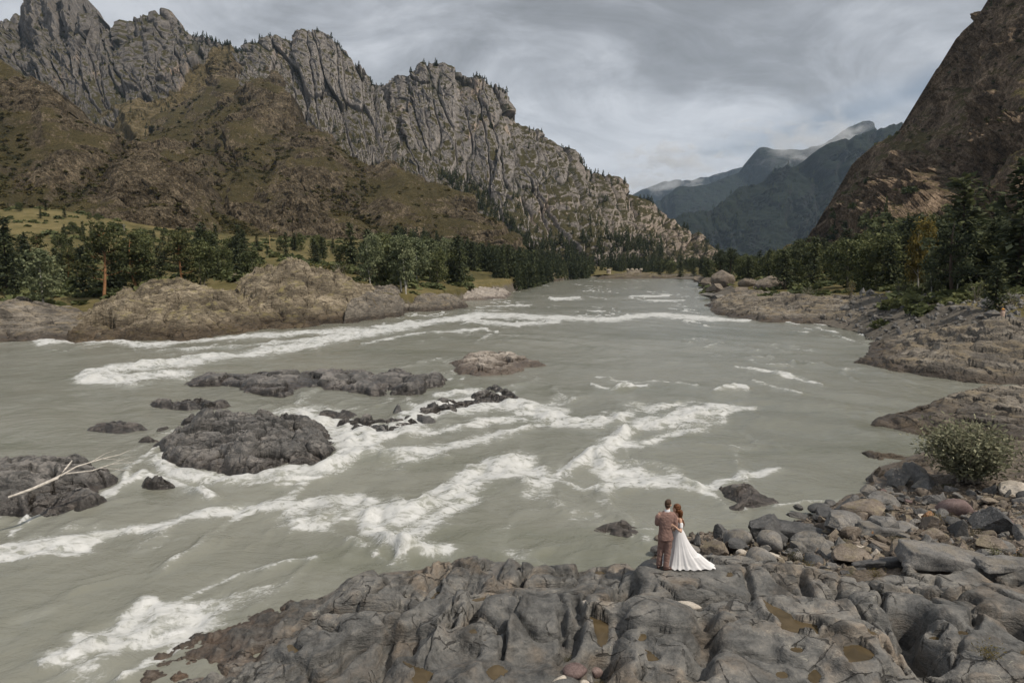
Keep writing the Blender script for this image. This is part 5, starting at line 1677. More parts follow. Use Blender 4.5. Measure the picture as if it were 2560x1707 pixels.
def make_broadleaf(seed, trunk_h=2.2, crown_r=2.6, crown_h=6.6, clumps=60, leaves=26, leafsize=.26, wig=.5, multi=1):
    r = np.random.default_rng(seed)
    tr, cr = Geo(), Geo()
    tips = []
    for s in range(multi):
        off = Vector((r.normal() * .9, r.normal() * .9, 0)) if multi > 1 else Vector((0, 0, 0))
        sway = Vector((r.normal() * wig, r.normal() * wig, 0))
        H = trunk_h + crown_h * r.uniform(.75, .92)
        P = [off * (.25 + .75 * f) + sway * math.sin(f * 2.6) * (f + .2) + Vector((0, 0, H * f)) for f in (0, .15, .35, .6, .85, 1)]
        k = 1 / math.sqrt(multi)
        tr.tube(P, [.15 * k, .12 * k, .095 * k, .06 * k, .035 * k, .012 * k], 7)
        for b in range(11 if multi == 1 else 6):
            f = r.uniform(.22, .92)
            i = min(int(f * 5), 4)
            p0 = P[i].lerp(P[i + 1], f * 5 - i)
            if p0.z < trunk_h * .8:
                continue
            a = r.uniform(0, 6.28)
            L = crown_r * (1.1 - .6 * f) * r.uniform(.6, 1.0)
            p1 = p0 + Vector((math.cos(a) * L * .55, math.sin(a) * L * .55, L * .45))
            p2 = p1 + Vector((math.cos(a) * L * .45, math.sin(a) * L * .45, L * .15))
            tr.tube([p0, p1, p2], [.05 * k, .03 * k, .01 * k], 4)
            tips += [p1, p2]
        tips.append(P[-1])
    for c in range(clumps):
        if c < len(tips):
            ce = tips[c]
        else:
            a, f = r.uniform(0, 6.28), r.uniform(0, 1)
            prof = math.sin(math.pi * (0.12 + 0.85 * f)) ** .7
            rad = crown_r * prof * math.sqrt(r.uniform(.15, 1))
            ce = Vector((math.cos(a) * rad, math.sin(a) * rad, trunk_h * .85 + crown_h * f))
        sh = r.uniform(.1, .9)
        cs = r.uniform(.45, .85) * crown_r / 2.6
        for j in range(leaves):
            q = Vector(r.normal(size=3)) * cs * .55
            q.z *= .7
            p = ce + q
            ld = (rvec(r) + Vector((0, 0, -.5))).normalized()
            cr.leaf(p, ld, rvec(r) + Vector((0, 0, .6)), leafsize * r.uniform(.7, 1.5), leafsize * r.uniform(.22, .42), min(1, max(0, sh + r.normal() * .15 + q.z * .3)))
    return tr.mesh('tree_trunk', True), cr.mesh('tree_crown')


def make_pine(seed):
    r = np.random.default_rng(seed)
    tr, cr = Geo(), Geo()
    sway = Vector((r.normal() * .3, r.normal() * .3, 0))
    ax = lambda h: sway * math.sin(h / 4) + Vector((0, 0, h))
    tr.tube([ax(h) for h in (0, 2, 4, 6, 8, 9.5)], [.22, .18, .15, .11, .06, .02], 8)
    for i in range(26):
        h = r.uniform(2.6, 9.6)
        a = r.uniform(0, 6.28)
        L = (2.7 - 0.20 * h) * r.uniform(.55, 1.1) + .3
        p0 = ax(h)
        p1 = p0 + Vector((math.cos(a) * L * .6, math.sin(a) * L * .6, .12 * L))
        p2 = p1 + Vector((math.cos(a + .3) * L * .5, math.sin(a + .3) * L * .5, .25 * L))
        tr.tube([p0, p1, p2], [.06, .04, .015], 5)
        for cpt in (p1, p2, p2 + Vector((r.normal() * .4, r.normal() * .4, .2))):
            if r.uniform() < .12:
                continue
            sh = r.uniform(.2, .9)
            for j in range(26):
                q = Vector(r.normal(size=3)) * .36
                q.z *= .45
                ld = (rvec(r) + Vector((0, 0, .35))).normalized()
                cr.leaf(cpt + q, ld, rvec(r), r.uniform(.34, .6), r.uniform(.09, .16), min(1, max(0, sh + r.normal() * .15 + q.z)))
    return tr.mesh('pine_trunk', True), cr.mesh('pine_crown')


def make_bush(seed, n=260, R=1.0, leaf=.16, wid=.2, stems=14):
    """a many-stemmed bush about 2 R wide and 1.7 R tall"""
    r = np.random.default_rng(seed)
    tr, cr = Geo(), Geo()
    for s in range(stems):
        a = r.uniform(0, 6.28)
        sp = R * math.sqrt(r.uniform(.05, 1)) * .9
        top = Vector((math.cos(a) * sp, math.sin(a) * sp, R * (1.65 - .75 * (sp / R) ** 2) * r.uniform(.75, 1.05)))
        mid = Vector((top.x * .45, top.y * .45, top.z * .55))
        b = Vector((r.normal() * .12, r.normal() * .12, 0))
        tr.tube([b, mid, top], [.03 * R, .02 * R, .006 * R], 4)
        sh0 = r.uniform(.2, .8)
        m = n // stems
        for j in range(m):
            f = r.uniform(.22, 1.0)
            p = (b.lerp(mid, f * 2) if f < .5 else mid.lerp(top, f * 2 - 1)) + Vector(r.normal(size=3)) * R * (.10 + .10 * f)
            if p.z < .04:
                continue
            ld = (Vector((p.x, p.y, .6 * R)).normalized() * .6 + rvec(r)).normalized()
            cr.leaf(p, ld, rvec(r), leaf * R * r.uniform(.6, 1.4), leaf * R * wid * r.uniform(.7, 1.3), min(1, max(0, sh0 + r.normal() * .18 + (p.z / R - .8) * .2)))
    return tr.mesh('bush_stems', True), cr.mesh('bush_crown')


CONIF = [make_conifer(401, 0.85), make_conifer(402, 1.1, droop=.2), make_conifer(403, 0.7, leafs=7), make_conifer(404, 1.25, .12, gap=.12)]
BIRCH = [make_broadleaf(411, 2.4, 2.2, 6.6, 70, 26, .40, .5), make_broadleaf(412, 2.0, 2.5, 6.8, 76, 26, .40, .7), make_broadleaf(413, 2.8, 1.8, 6.6, 62, 26, .40, .4)]
ROUND = [make_broadleaf(421, 1.0, 3.0, 7.6, 100, 26, .42, .3, multi=3), make_broadleaf(422, 0.9, 2.6, 7.6, 90, 26, .42, .3, multi=2)]
PINE = [make_pine(431), make_pine(432)]
BUSH = [make_bush(441, 260), make_bush(442, 260), make_bush(443, 320)]


def tree(name, proto, trunk_mat, leaf_m, loc, height, rz, label, group, wide=1.0, cat='tree', part_names=('trunk', 'crown'), unit=10.0):
    o = empty(name, loc, rz)
    s = height / unit
    o.scale = (s * wide, s * wide, s)
    for nm, me, mt in zip(part_names, proto, (trunk_mat, leaf_m)):
        c = link(nm, me, None, o)
        if len(me.materials) == 0:
            me.materials.append(mt)
        c.material_slots[0].link = 'OBJECT'
        c.material_slots[0].material = mt
    thing(o, label, cat, group)
    return o


def sheet_xy(P):
    """nearest-vertex lookup of a lofted sheet by picture position"""
    u, v = project(P[..., 0], P[..., 1], P[..., 2])
    return u, v


def on_sheet(P, uv, u, Y):
    """ground point of a bank sheet at picture column u and distance Y"""
    d = ((uv[0] - u) / 14.0) ** 2 + ((P[..., 1] - Y) / (0.02 * Y + 0.5)) ** 2
    i = np.unravel_index(np.argmin(d), d.shape)
    return P[i]


UVL, UVR = sheet_xy(BANK_L), sheet_xy(BANK_R)
rt = np.random.default_rng(2024)
KINDS = {
    'conifer': (CONIF, BARK_DARK, LEAF_DARK, 'conifer_tree', 'dark pointed conifer'),
    'young': (CONIF, BARK_DARK, LEAF_DARK, 'conifer_tree', 'small young conifer'),
    'pine': (PINE, BARK_PINE, LEAF_PINE, 'pine_tree', 'pine with an orange trunk'),
    'birch': (BIRCH, BARK_BIRCH, LEAF_BIRCH, 'birch_tree', 'pale birch with a white trunk'),
    'round': (ROUND, BARK_GREY, LEAF_MID, 'broadleaf_tree', 'rounded dark green broadleaf tree'),
    'gold': (BIRCH, BARK_BIRCH, LEAF_GOLD, 'birch_tree', 'yellowing birch'),
    'piney': (PINE, BARK_DARK, LEAF_DARK, 'pine_tree', 'dark open crowned pine'),
}


def plant(kind, P, uv, u, Y, h, where, group, wide=1.0, label=None):
    protos, tm, lm, nm, word = KINDS[kind]
    g = on_sheet(P, uv, u, Y)
    tree(nm, protos[rt.integers(0, len(protos))], tm, lm, (g[0], g[1], g[2] - .1), h, rt.uniform(0, 6.28), label or f'{word} {where}', group, wide)


GTL = 'trees of the left bank wood'
GTR = 'trees of the right bank wood'
# the ones that stand out
for kind, u, Y, h, wd, lab in [
        ('birch', 112, 103, 10.5, 1.15, 'large pale birch with a curved white trunk at the far left'),
        ('pine', 262, 112, 12.2, 1.1, 'pine with a bare orange trunk above the low domed outcrop'),
        ('round', 500, 126, 9.8, 1.0, 'full pale green tree behind the low domed outcrop'),
        ('conifer', 205, 118, 8.6, 1.0, 'dark blue green spruce right of the large birch'),
        ('conifer', 20, 118, 13.0, 1.1, 'tall dark conifer behind the large birch'),
        ('pine', 340, 124, 9.5, 1.3, 'bushy pine beside the one with the bare orange trunk'),
        ('conifer', 875, 176, 12.0, 1.0, 'tallest dark conifer behind the tallest outcrop'),
        ('young', 715, 178, 6.4, .9, 'young conifer alone above the crest of the tallest outcrop')]:
    plant(kind, BANK_L, UVL, u, Y, h, '', GTL, wd, lab)
# left wood, by place: (u range, Y range, count, kinds, height range, words)
LEFT = [
    (-40, 90, 112, 170, 12, ['conifer', 'round', 'conifer', 'birch'], (7, 11), 'in the thicket behind the large birch'),
    (90, 330, 118, 160, 14, ['conifer', 'pine', 'conifer', 'round'], (6, 9), 'around the orange trunked pine'),
    (330, 480, 122, 165, 11, ['pine', 'conifer', 'round'], (6.5, 10), 'behind the low domed outcrop'),
    (480, 660, 130, 175, 13, ['conifer', 'round', 'conifer'], (6, 9.5), 'between the two big outcrops'),
    (100, 420, 170, 215, 14, ['young', 'conifer', 'round'], (3, 5.5), 'on the edge of the meadow'),
    (420, 680, 180, 225, 12, ['young', 'conifer'], (2.8, 5.2), 'along the lower side of the meadow'),
    (680, 900, 165, 230, 15, ['young', 'conifer', 'round'], (4.5, 7.5), 'behind the tallest outcrop'),
    (900, 1050, 135, 200, 18, ['birch', 'birch', 'round', 'conifer'], (9, 13), 'in the birch stand by the river'),
    (1050, 1170, 165, 235, 16, ['birch', 'round', 'conifer'], (9, 14), 'at the downstream end of the birch stand'),
    (940, 1150, 230, 300, 14, ['conifer', 'round'], (7, 11), 'at the foot of the spurs behind the birches'),
    (1150, 1290, 230, 340, 16, ['conifer', 'conifer', 'piney'], (7, 12), 'under the grey wall behind the rock point'),
    (10, 260, 225, 262, 8, ['young', 'round'], (2.5, 4.5), 'scattered at the top of the meadow'),
]
for u0, u1, y0, y1, n, ks, (h0, h1), where in LEFT:
    for i in range(n):
        plant(ks[i % len(ks)], BANK_L, UVL, rt.uniform(u0, u1), rt.uniform(y0, y1), rt.uniform(h0, h1), where, GTL, rt.uniform(.85, 1.2))
# right wood
for kind, u, Y, h, wd, lab in [
        ('gold', 2298, 112, 14.0, .7, 'tall thin yellowing birch with a dead white top'),
        ('conifer', 2400, 104, 17.5, 1.25, 'tallest black green conifer of the right wood'),
        ('conifer', 2545, 88, 17.0, 1.2, 'huge dark conifer cut by the right edge'),
        ('birch', 2390, 100, 9.0, .8, 'thin pale stemmed birch at the right wood edge'),
        ('conifer', 2490, 74, 5.5, 1.2, 'small dense conifer right beside the hatted person'),
        ('birch', 2330, 104, 8.5, .8, 'slender birch before the black green conifer')]:
    plant(kind, BANK_R, UVR, u, Y, h, '', GTR, wd, lab)
RIGHT = [
    (1640, 1760, 400, 500, 16, ['conifer', 'round', 'piney'], (8, 13), 'far up the right bank'),
    (1760, 1860, 250, 370, 18, ['round', 'conifer', 'piney'], (8, 12), 'at the far end of the right wood'),
    (1850, 1960, 185, 270, 16, ['round', 'conifer', 'round'], (7, 11), 'behind the big brown blocks'),
    (1950, 2080, 150, 230, 17, ['round', 'conifer', 'piney'], (7, 12), 'above the long low shelf'),
    (2080, 2220, 130, 200, 17, ['round', 'conifer', 'round'], (8, 13), 'in the middle of the right wood'),
    (2220, 2380, 112, 170, 17, ['conifer', 'round', 'conifer'], (8, 13), 'around the yellowing birch'),
    (2380, 2580, 92, 140, 18, ['conifer', 'piney', 'round'], (7, 12), 'behind the hatted person'),
]
for u0, u1, y0, y1, n, ks, (h0, h1), where in RIGHT:
    for i in range(n):
        plant(ks[i % len(ks)], BANK_R, UVR, rt.uniform(u0, u1), rt.uniform(y0, y1), rt.uniform(h0, h1), where, GTR, rt.uniform(.9, 1.25))


def bush_at(x, y, z, w, h, leafm, label, group, k=0, name='bush', cat='bush', rz=None):
    o = empty(name, (x, y, z), rt.uniform(0, 6.28) if rz is None else rz)
    o.scale = (w / 2, w / 2, h / 1.7)
    for nm, me, mt in zip(('stem', 'crown'), BUSH_BIG if k == 9 else BUSH[k % 3], (BARK_GREY, leafm)):
        c = link(nm, me, None, o)
        if len(me.materials) == 0:
            me.materials.append(mt)
        c.material_slots[0].link = 'OBJECT'
        c.material_slots[0].material = mt
    thing(o, label, cat, group)
    return o


BUSH_BIG = make_bush(450, 9500, 1.0, .12, .20, 90)
q = at_z(2470, 1222, 0.9)
bush_at(q[0], q[1] + 1.2, 0.85, 3.5, 2.35, LEAF_WILLOW, 'large grey green willow bush on the stony shore', 'shore bushes', 9, 'willow_bush')
for u, Y, w, h, lm, lab, sheet in [(2020, 128, 4.0, 3.2, LEAF_WILLOW, 'pale grey green bush on the right shelf edge', 'r'), (2128, 118, 2.2, 3.6, LEAF_GOLD, 'small golden bush on the right shelf edge', 'r'),
                                   (2250, 108, 3, 3, LEAF_MID, 'green bush under the yellowing birch', 'r'), (2440, 84, 3.4, 3.0, LEAF_MID, 'dark bush left of the hatted person', 'r'), (2530, 74, 3.0, 2.6, LEAF_MID, 'green bush right of the hatted person', 'r'),
                                   (30, 100, 3.5, 2.2, LEAF_MID, 'low bush at the far left waterside', 'l'), (90, 101, 2.4, 1.8, LEAF_MID, 'low bush beside the curved white trunk', 'l'),
                                   (850, 150, 7, 3.4, LEAF_SCRUB, 'wide brown bush on the shoulder of the tallest outcrop', 'l'), (920, 150, 7, 3.4, LEAF_SCRUB, 'brown bush at the end of the tallest outcrop', 'l'), (800, 148, 6, 3.0, LEAF_GOLD, 'yellow flecked bush behind the tallest outcrop', 'l')]:
    P, uv = (BANK_R, UVR) if sheet == 'r' else (BANK_L, UVL)
    g = on_sheet(P, uv, u, Y)
    bush_at(g[0], g[1], g[2] - .1, w, h, lm, lab, 'bushes of the banks', int(u) % 3)
# tufts between the near stones
TUFT = []
for u, v, z, w, lm, lab in [(1985, 1388, 1.0, .55, LEAF_SCRUB, 'dark green tuft before the two faced boulder'), (2018, 1406, 1.1, .45, LEAF_GOLD, 'yellow flowered tuft beside the two faced boulder'),
                            (2340, 1300, 1.0, .8, LEAF_GOLD, 'yellowing weed patch below the willow'), (2380, 1290, 1.0, .6, LEAF_SCRUB, 'olive weed patch below the willow'),
                            (2490, 1395, 1.4, .6, LEAF_MID, 'dark green tuft near the right edge'), (2105, 1300, .7, .5, LEAF_GOLD, 'dry tuft on top of the humped grey boulder'),
                            (2240, 1350, 1.0, .5, LEAF_SCRUB, 'olive tuft before the layered rock'), (2190, 1430, 1.4, .5, LEAF_GOLD, 'dry grass tuft at the edge of the bedrock'),
                            (2300, 1370, 1.2, .4, LEAF_SCRUB, 'small tuft behind the broad flat boulder'), (2545, 1400, 1.5, .5, LEAF_GOLD, 'yellow tuft by the flat slab at the right edge'),
                            (1500, 1655, 1.7, .3, LEAF_GOLD, 'blond grass tuft beside the egg shaped stone'), (2465, 1680, 1.8, .55, LEAF_GOLD, 'grass tuft at the lower right among small stones'),
                            (1420, 1640, 1.6, .3, LEAF_SCRUB, 'thin moss tuft in the cleft left of the egg shaped stone'), (2440, 1345, 1.2, .6, LEAF_SCRUB, 'olive tuft under the tan cracked boulder')]:
    p = at_z(u, v, z)
    bush_at(p[0], p[1], ground_z(p[0], p[1]) - .02, w, w * .7, lm, lab, 'tufts on the shore', int(u) % 3, 'grass_tuft', 'tuft')


# ------------------------------------------------------------------ woods and scrub too many to count: one mesh each
def low_conifer(r, n=34):
    V, F = [], []
    for i in range(n):
        t = (i + r.uniform()) / n
        z = .06 + .94 * t
        R = (1 - t) ** .8 * .20 + .012
        a = r.uniform(0, 6.28)
        b = len(V)
        p = np.array([math.cos(a) * R * .3, math.sin(a) * R * .3, z])
        tip = np.array([math.cos(a) * R, math.sin(a) * R, z - .07 * (1 - t)])
        s = np.array([-math.sin(a), math.cos(a), 0]) * (.055 + .05 * (1 - t))
        V += [p + s + [0, 0, .05], tip, p - s + [0, 0, .05], p + [0, 0, -.07]]
        F.append((b, b + 1, b + 2, b + 3))
    return np.array(V), np.array(F)


def low_bush(r, n=44, q=.12):
    V, F = [], []
    for i in range(n):
        d = r.normal(size=3)
        d /= np.linalg.norm(d)
        d[2] = abs(d[2])
        c = d * r.uniform(.25, .5)
        e = r.normal(size=3) * q
        f = r.normal(size=3) * q
        b = len(V)
        V += [c + e, c + f, c - e, c - f]
        F.append((b, b + 1, b + 2, b + 3))
    return np.array(V), np.array(F)


def stand(name, label, pts, heights, makers, mat, widths=None, seed=1, cat='trees'):
    r = np.random.default_rng(seed)
    protos = [m(r) for m in makers]
    VV, FF, TT, off = [], [], [], 0
    for i, p in enumerate(pts):
        V, F = protos[i % len(protos)]
        a = r.uniform(0, 6.28)
        c, s = math.cos(a), math.sin(a)
        R = np.array([[c, -s, 0], [s, c, 0], [0, 0, 1]])
        w = heights[i] * (widths if widths else 1.0) * r.uniform(.8, 1.25)
        W = (V @ R.T) * [w, w, heights[i]] + p - np.array([0, 0, .05 * heights[i]])
        VV.append(W)
        FF.append(F + off)
        TT.append(np.full(len(W), r.uniform(0, 1)) * .6 + r.uniform(0, .4, len(W)))
        off += len(W)
    o = link(name, new_mesh(name, np.concatenate(VV), Fq=np.concatenate(FF), smooth=False, attrs={'tint': np.concatenate(TT)}), mat)
    o['kind'] = 'stuff'
    o['label'] = label
    o['category'] = cat


def pick(sheet, n, seed, cond):
    Q, N, aux, g = SHEETS[sheet]
    r = np.random.default_rng(seed)
    u, v = project(Q[..., 0], Q[..., 1], Q[..., 2])
    w = cond(Q, N, aux, g, u, v)
    w = np.clip(w, 0, None).ravel()
    w = w / w.sum()
    idx = r.choice(w.size, n, p=w, replace=True)
    return Q.reshape(-1, 3)[idx]


rs = np.random.default_rng(5)
lowc = [low_conifer] * 6
lowb = [low_bush] * 6
# dark wood along the foot of the grey wall and round the valley end
pts = []
for u0, u1, y0, y1, n in [(1120, 1320, 260, 430, 230), (1240, 1400, 225, 380, 130), (1280, 1480, 360, 540, 200), (1440, 1660, 500, 640, 190), (1560, 1800, 520, 680, 130), (1000, 1200, 330, 400, 80)]:
    for i in range(n):
        pts.append(on_sheet(BANK_L, UVL, rs.uniform(u0, u1), rs.uniform(y0, y1)))
stand('forest_valley_foot', 'dark conifer forest along the foot of the grey wall', pts, rs.uniform(6, 12, len(pts)), lowc, LEAF_DARK, 1.4, 6)
pts = pick('wall', 420, 7, lambda Q, N, a, g, u, v: (v > 560 + 0.10 * (u - 1200)) * (1.0 + 3 * (v > 600)) * (u > 1080) * (u < 1660) * sstep(0.2, .6, N[..., 2] + a)
           + 6.0 * (np.abs(u - 1170 - (v - 480) * .8) < 45) * (v > 440))
stand('forest_wall_slope', 'conifers climbing the lower slopes of the grey wall', pts, rs.uniform(7, 13, len(pts)), lowc, LEAF_DARK, 1.2, 8)
pts = np.concatenate([
    pick('wall', 330, 9, lambda Q, N, a, g, u, v: sstep(.40, .7, N[..., 2]) + .25 * sstep(.5, .9, a)),
    pick('buttress', 130, 10, lambda Q, N, a, g, u, v: sstep(.40, .7, N[..., 2]) + .3 * sstep(.5, .9, a)),
    pick('crag', 200, 11, lambda Q, N, a, g, u, v: sstep(.45, .75, N[..., 2]) + .2 * sstep(.5, .9, a))])
stand('forest_cliff_ledges', 'small trees dotted on the cliff ledges', pts, rs.uniform(4, 8, len(pts)), lowc, LEAF_DARK, 1.4, 12)
for nm, sh, n, lo in [('forest_wall_crest', 'wall', 80, 0), ('forest_buttress_crest', 'buttress', 50, 0), ('forest_crag_crest', 'crag', 60, 420)]:
    Q = SHEETS[sh][0]
    u, v = project(Q[-1, :, 0], Q[-1, :, 1], Q[-1, :, 2])
    w = (u > lo) * (0.04 + sstep(-.1, .35, perlin(u / 45, 0 * u, 0 * u, 71)))
    ii = rs.choice(len(u), n, p=w / w.sum())
    jj = rs.integers(0, 5, n)
    pts = Q[-1 - jj, ii] - [0, 0, .5]
    stand(nm, {'wall': 'tiny trees along the crest of the grey wall', 'buttress': 'tiny trees along the crest of the grey buttress', 'crag': 'tiny trees along the ridge right of the high crags'}[sh], pts, rs.uniform(3.5, 8, n), lowc, LEAF_DARK, 1.7, 13 + n)
# scrub on the brown slopes
for nm, sh, n, sd_, sz in [('shrubbery_shoulder', 'left', 900, 21, (0.8, 2.6)), ('shrubbery_spurs', 'centre', 1500, 22, (0.9, 3.2)), ('shrubbery_right_slope', 'right', 1500, 23, (.8, 2.6)), ('shrubbery_saddle', 'saddle', 300, 24, (2, 5))]:
    pts = pick(sh, n, sd_, lambda Q, N, a, g, u, v: sstep(.5, .12, g) * 2.2 + .06 + .4 * sstep(.1, .5, perlin(Q[..., 0] / 30, Q[..., 1] / 30, Q[..., 2] / 30, 33)))
    stand(nm, {'left': 'dark scrub on the left shoulder slope', 'centre': 'dark scrub in the gullies of the brown spurs', 'right': 'dark scrub on the steep right hand slope', 'saddle': 'dark scrub on the grassy saddle'}[sh],
          pts, rs.uniform(sz[0], sz[1], n), lowb, LEAF_SCRUB, 1.3, 30 + sd_, 'scrub')
pts = pick('right', 700, 41, lambda Q, N, a, g, u, v: sstep(440, 640, v) * (u > 1980) * (0.3 + sstep(.0, .3, perlin(Q[..., 0] / 40, Q[..., 1] / 40, 0 * u, 43))))
stand('forest_right_slope', 'trees climbing the foot of the steep right hand slope', pts, rs.uniform(4, 9, len(pts)), [lambda r: low_conifer(r, 60), lambda r: low_bush(r, 110, .08), lambda r: low_bush(r, 110, .08), lambda r: low_bush(r, 80, .09)], LEAF_MID, 1.0, 44)
pts = pick('right', 60, 45, lambda Q, N, a, g, u, v: (np.arange(Q.shape[0])[:, None] > Q.shape[0] - 6) * (u > 2050) * np.ones_like(u))
stand('forest_right_crest', 'few small trees on the crest of the right hand slope', pts, rs.uniform(2.5, 6, len(pts)), [low_conifer, low_bush], LEAF_MID, 1.1, 46)
pts = np.concatenate([pick('far1', 500, 47, lambda Q, N, a, g, u, v: .4 + sstep(.5, .2, g)), pick('far2', 350, 48, lambda Q, N, a, g, u, v: .4 + sstep(.5, .2, g))])
stand('forest_far_range', 'distant forest on the blue mountains', pts, rs.uniform(12, 24, len(pts)), lowc, LEAF_DARK, 1.3, 49)
# bushes under the trees
pts = np.array([on_sheet(BANK_R, UVR, rs.uniform(1700, 2560), 1) for _ in range(1)])
pl = []
for u0, u1, y0, y1, n, P, uv in [(-60, 480, 104, 160, 150, BANK_L, UVL), (480, 900, 130, 180, 120, BANK_L, UVL), (900, 1180, 140, 220, 110, BANK_L, UVL), (1900, 2250, 125, 200, 130, BANK_R, UVR), (2200, 2600, 84, 140, 130, BANK_R, UVR), (1740, 1950, 200, 330, 90, BANK_R, UVR), (0, 700, 200, 285, 130, BANK_L, UVL), (700, 1200, 250, 380, 120, BANK_L, UVL)]:
    for i in range(n):
        pl.append(on_sheet(P, uv, rs.uniform(u0, u1), rs.uniform(y0, y1)))
stand('undergrowth', 'green undergrowth below and between the trees', pl, rs.uniform(1.0, 3.2, len(pl)), [lambda r: low_bush(r, 60, .10)] * 4, LEAF_MID, 1.5, 52, 'undergrowth')


# rubble on the cove between the two right hand shelves
def cove_gravel():
    r = np.random.default_rng(58)
    bm = bmesh.new()
    bmesh.ops.create_icosphere(bm, subdivisions=1, radius=1.0)
    B = np.array([v.co[:] for v in bm.verts])
    Fb = np.array([[v.index for v in f.verts] for f in bm.faces])
    bm.free()
    P = []
    ok = (UVR[0] > 2080) & (UVR[0] < 2640) & (BANK_R[..., 1] > 66) & (BANK_R[..., 1] < 122) & (BANK_R[..., 2] > 0)
    C = BANK_R[ok]
    idx = r.integers(0, len(C), 1500)
    P = C[idx] + np.stack([r.uniform(-.8, .8, 1500), r.uniform(-.8, .8, 1500), np.zeros(1500)], -1)
    s = 0.12 + r.exponential(0.11, 1500)
    VV = B[None] * (1 + 0.25 * r.normal(size=(1500, len(B), 1))) * s[:, None, None] * r.uniform(.6, 1.4, (1500, 1, 3)) + P[:, None]
    FF = Fb[None] + (np.arange(1500) * len(B))[:, None, None]
    o = link('gravel', new_mesh('gravel_cove', VV.reshape(-1, 3), Ft=FF.reshape(-1, 3), smooth=False), BOULDER_MATS['grey'])
    o['kind'] = 'stuff'
    o['label'] = 'grey rubble on the cove between the right bank shelves'
    o['category'] = 'gravel'


cove_gravel()


# ------------------------------------------------------------------ people
def ellipsoid(bm, c, r, rot=None, seg=16):
    m = Matrix.Translation(c)
    if rot is not None:
        m = m @ rot
    m = m @ Matrix.Diagonal((r[0], r[1], r[2], 1))
    bmesh.ops.create_uvsphere(bm, u_segments=seg, v_segments=seg // 2 + 2, radius=1.0, matrix=m)


def limb(bm, pts, rad, sides=14):
    """closed tapered tube with round ends"""
    pts = [Vector(p) for p in pts]
    rings = []
    for i, p in enumerate(pts):
        d = (pts[min(i + 1, len(pts) - 1)] - pts[max(i - 1, 0)]).normalized()
        s = d.cross(Vector((0.21, 0.93, 0.3))).normalized()
        w = d.cross(s)
        r = rad[i] if isinstance(rad[i], tuple) else (rad[i], rad[i])
        rings.append([bm.verts.new(p + s * math.cos(a) * r[0] + w * math.sin(a) * r[1]) for a in [2 * math.pi * k / sides for k in range(sides)]])
    for a, b in zip(rings, rings[1:]):
        for k in range(sides):
            bm.faces.new((a[k], a[(k + 1) % sides], b[(k + 1) % sides], b[k]))
    bm.faces.new(rings[0][::-1])
    bm.faces.new(rings[-1])
    for p, r in ((pts[0], rad[0]), (pts[-1], rad[-1])):
        rr = min(r) if isinstance(r, tuple) else r
        ellipsoid(bm, p, (rr, rr, rr), seg=10)


def stack(bm, rings, sides=24):
    """closed loft through ellipses (cx, cy, z, rx, ry)"""
    R = []
    for cx, cy, z, rx, ry in rings:
        R.append([bm.verts.new((cx + rx * math.copysign(abs(math.cos(a)) ** .85, math.cos(a)), cy + ry * math.copysign(abs(math.sin(a)) ** .85, math.sin(a)), z)) for a in [2 * math.pi * k / sides for k in range(sides)]])
    for a, b in zip(R, R[1:]):
        for k in range(sides):
            bm.faces.new((a[k], a[(k + 1) % sides], b[(k + 1) % sides], b[k]))
    bm.faces.new(R[0][::-1])
    bm.faces.new(R[-1])


def fuse(name, bm, voxel, mat, parent=None, smooth=4, wrinkle=0.0, wscale=14.0):
    """one continuous skin over overlapping closed pieces"""
    bmesh.ops.recalc_face_normals(bm, faces=bm.faces)
    me = bpy.data.meshes.new(name + '_raw')
    bm.to_mesh(me)
    bm.free()
    tmp = bpy.data.objects.new('tmp', me)
    COL.objects.link(tmp)
    md = tmp.modifiers.new('r', 'REMESH')
    md.mode = 'VOXEL'
    md.voxel_size = voxel
    md.use_smooth_shade = True
    if smooth:
        s = tmp.modifiers.new('s', 'SMOOTH')
        s.iterations = smooth
        s.factor = 0.5
    dg = bpy.context.evaluated_depsgraph_get()
    out = bpy.data.meshes.new_from_object(tmp.evaluated_get(dg))
    out.name = name
    bpy.data.objects.remove(tmp)
    bpy.data.meshes.remove(me)
    if wrinkle:
        n = len(out.vertices)
        V = np.empty(n * 3, np.float32)
        out.vertices.foreach_get('co', V)
        V = V.reshape(-1, 3)
        N = np.empty(n * 3, np.float32)
        out.vertex_normals.foreach_get('vector', N)
        N = N.reshape(-1, 3)
        d = wrinkle * ridged(V[:, 0] * wscale + V[:, 2] * 4, V[:, 1] * wscale, V[:, 2] * wscale * 1.1, 2, 3) - wrinkle * .5
        out.vertices.foreach_set('co', (V + N * d[:, None]).ravel())
    out.materials.clear()
    out.materials.append(mat)
    for p in out.polygons:
        p.use_smooth = True
    return link(name, out, None, parent)


SKIN = plain_mat('skin', (0.52, 0.33, 0.24), 0.55, 0.06, 20)
SUIT = plain_mat('mauve_brown_wool', (0.235, 0.152, 0.130), 0.9, 0.16, 60, 0.4, 0.15)
SUIT2 = plain_mat('mauve_brown_trousers', (0.210, 0.135, 0.115), 0.9, 0.16, 60, 0.4, 0.15)
HAIR_M = plain_mat('short_brown_hair', (0.055, 0.030, 0.016), 0.6, 0.4, 60, 0.6)
HAIR_W = plain_mat('long_auburn_hair', (0.115, 0.045, 0.016), 0.5, 0.6, 30, 0.6)
SHIRT = plain_mat('white_shirt', (0.72, 0.74, 0.78), 0.8, 0.05, 20)
SHOE = plain_mat('polished_brown_leather', (0.060, 0.026, 0.018), 0.28, 0.2, 20, 0, 0.5)
DRESS = plain_mat('white_chiffon', (0.66, 0.66, 0.67), 0.85, 0.03, 10, 0.15, 0.2)

COUPLE = at_z(1662, 1420, 1.75)
COUPLE_Z = 1.75 + 0.0


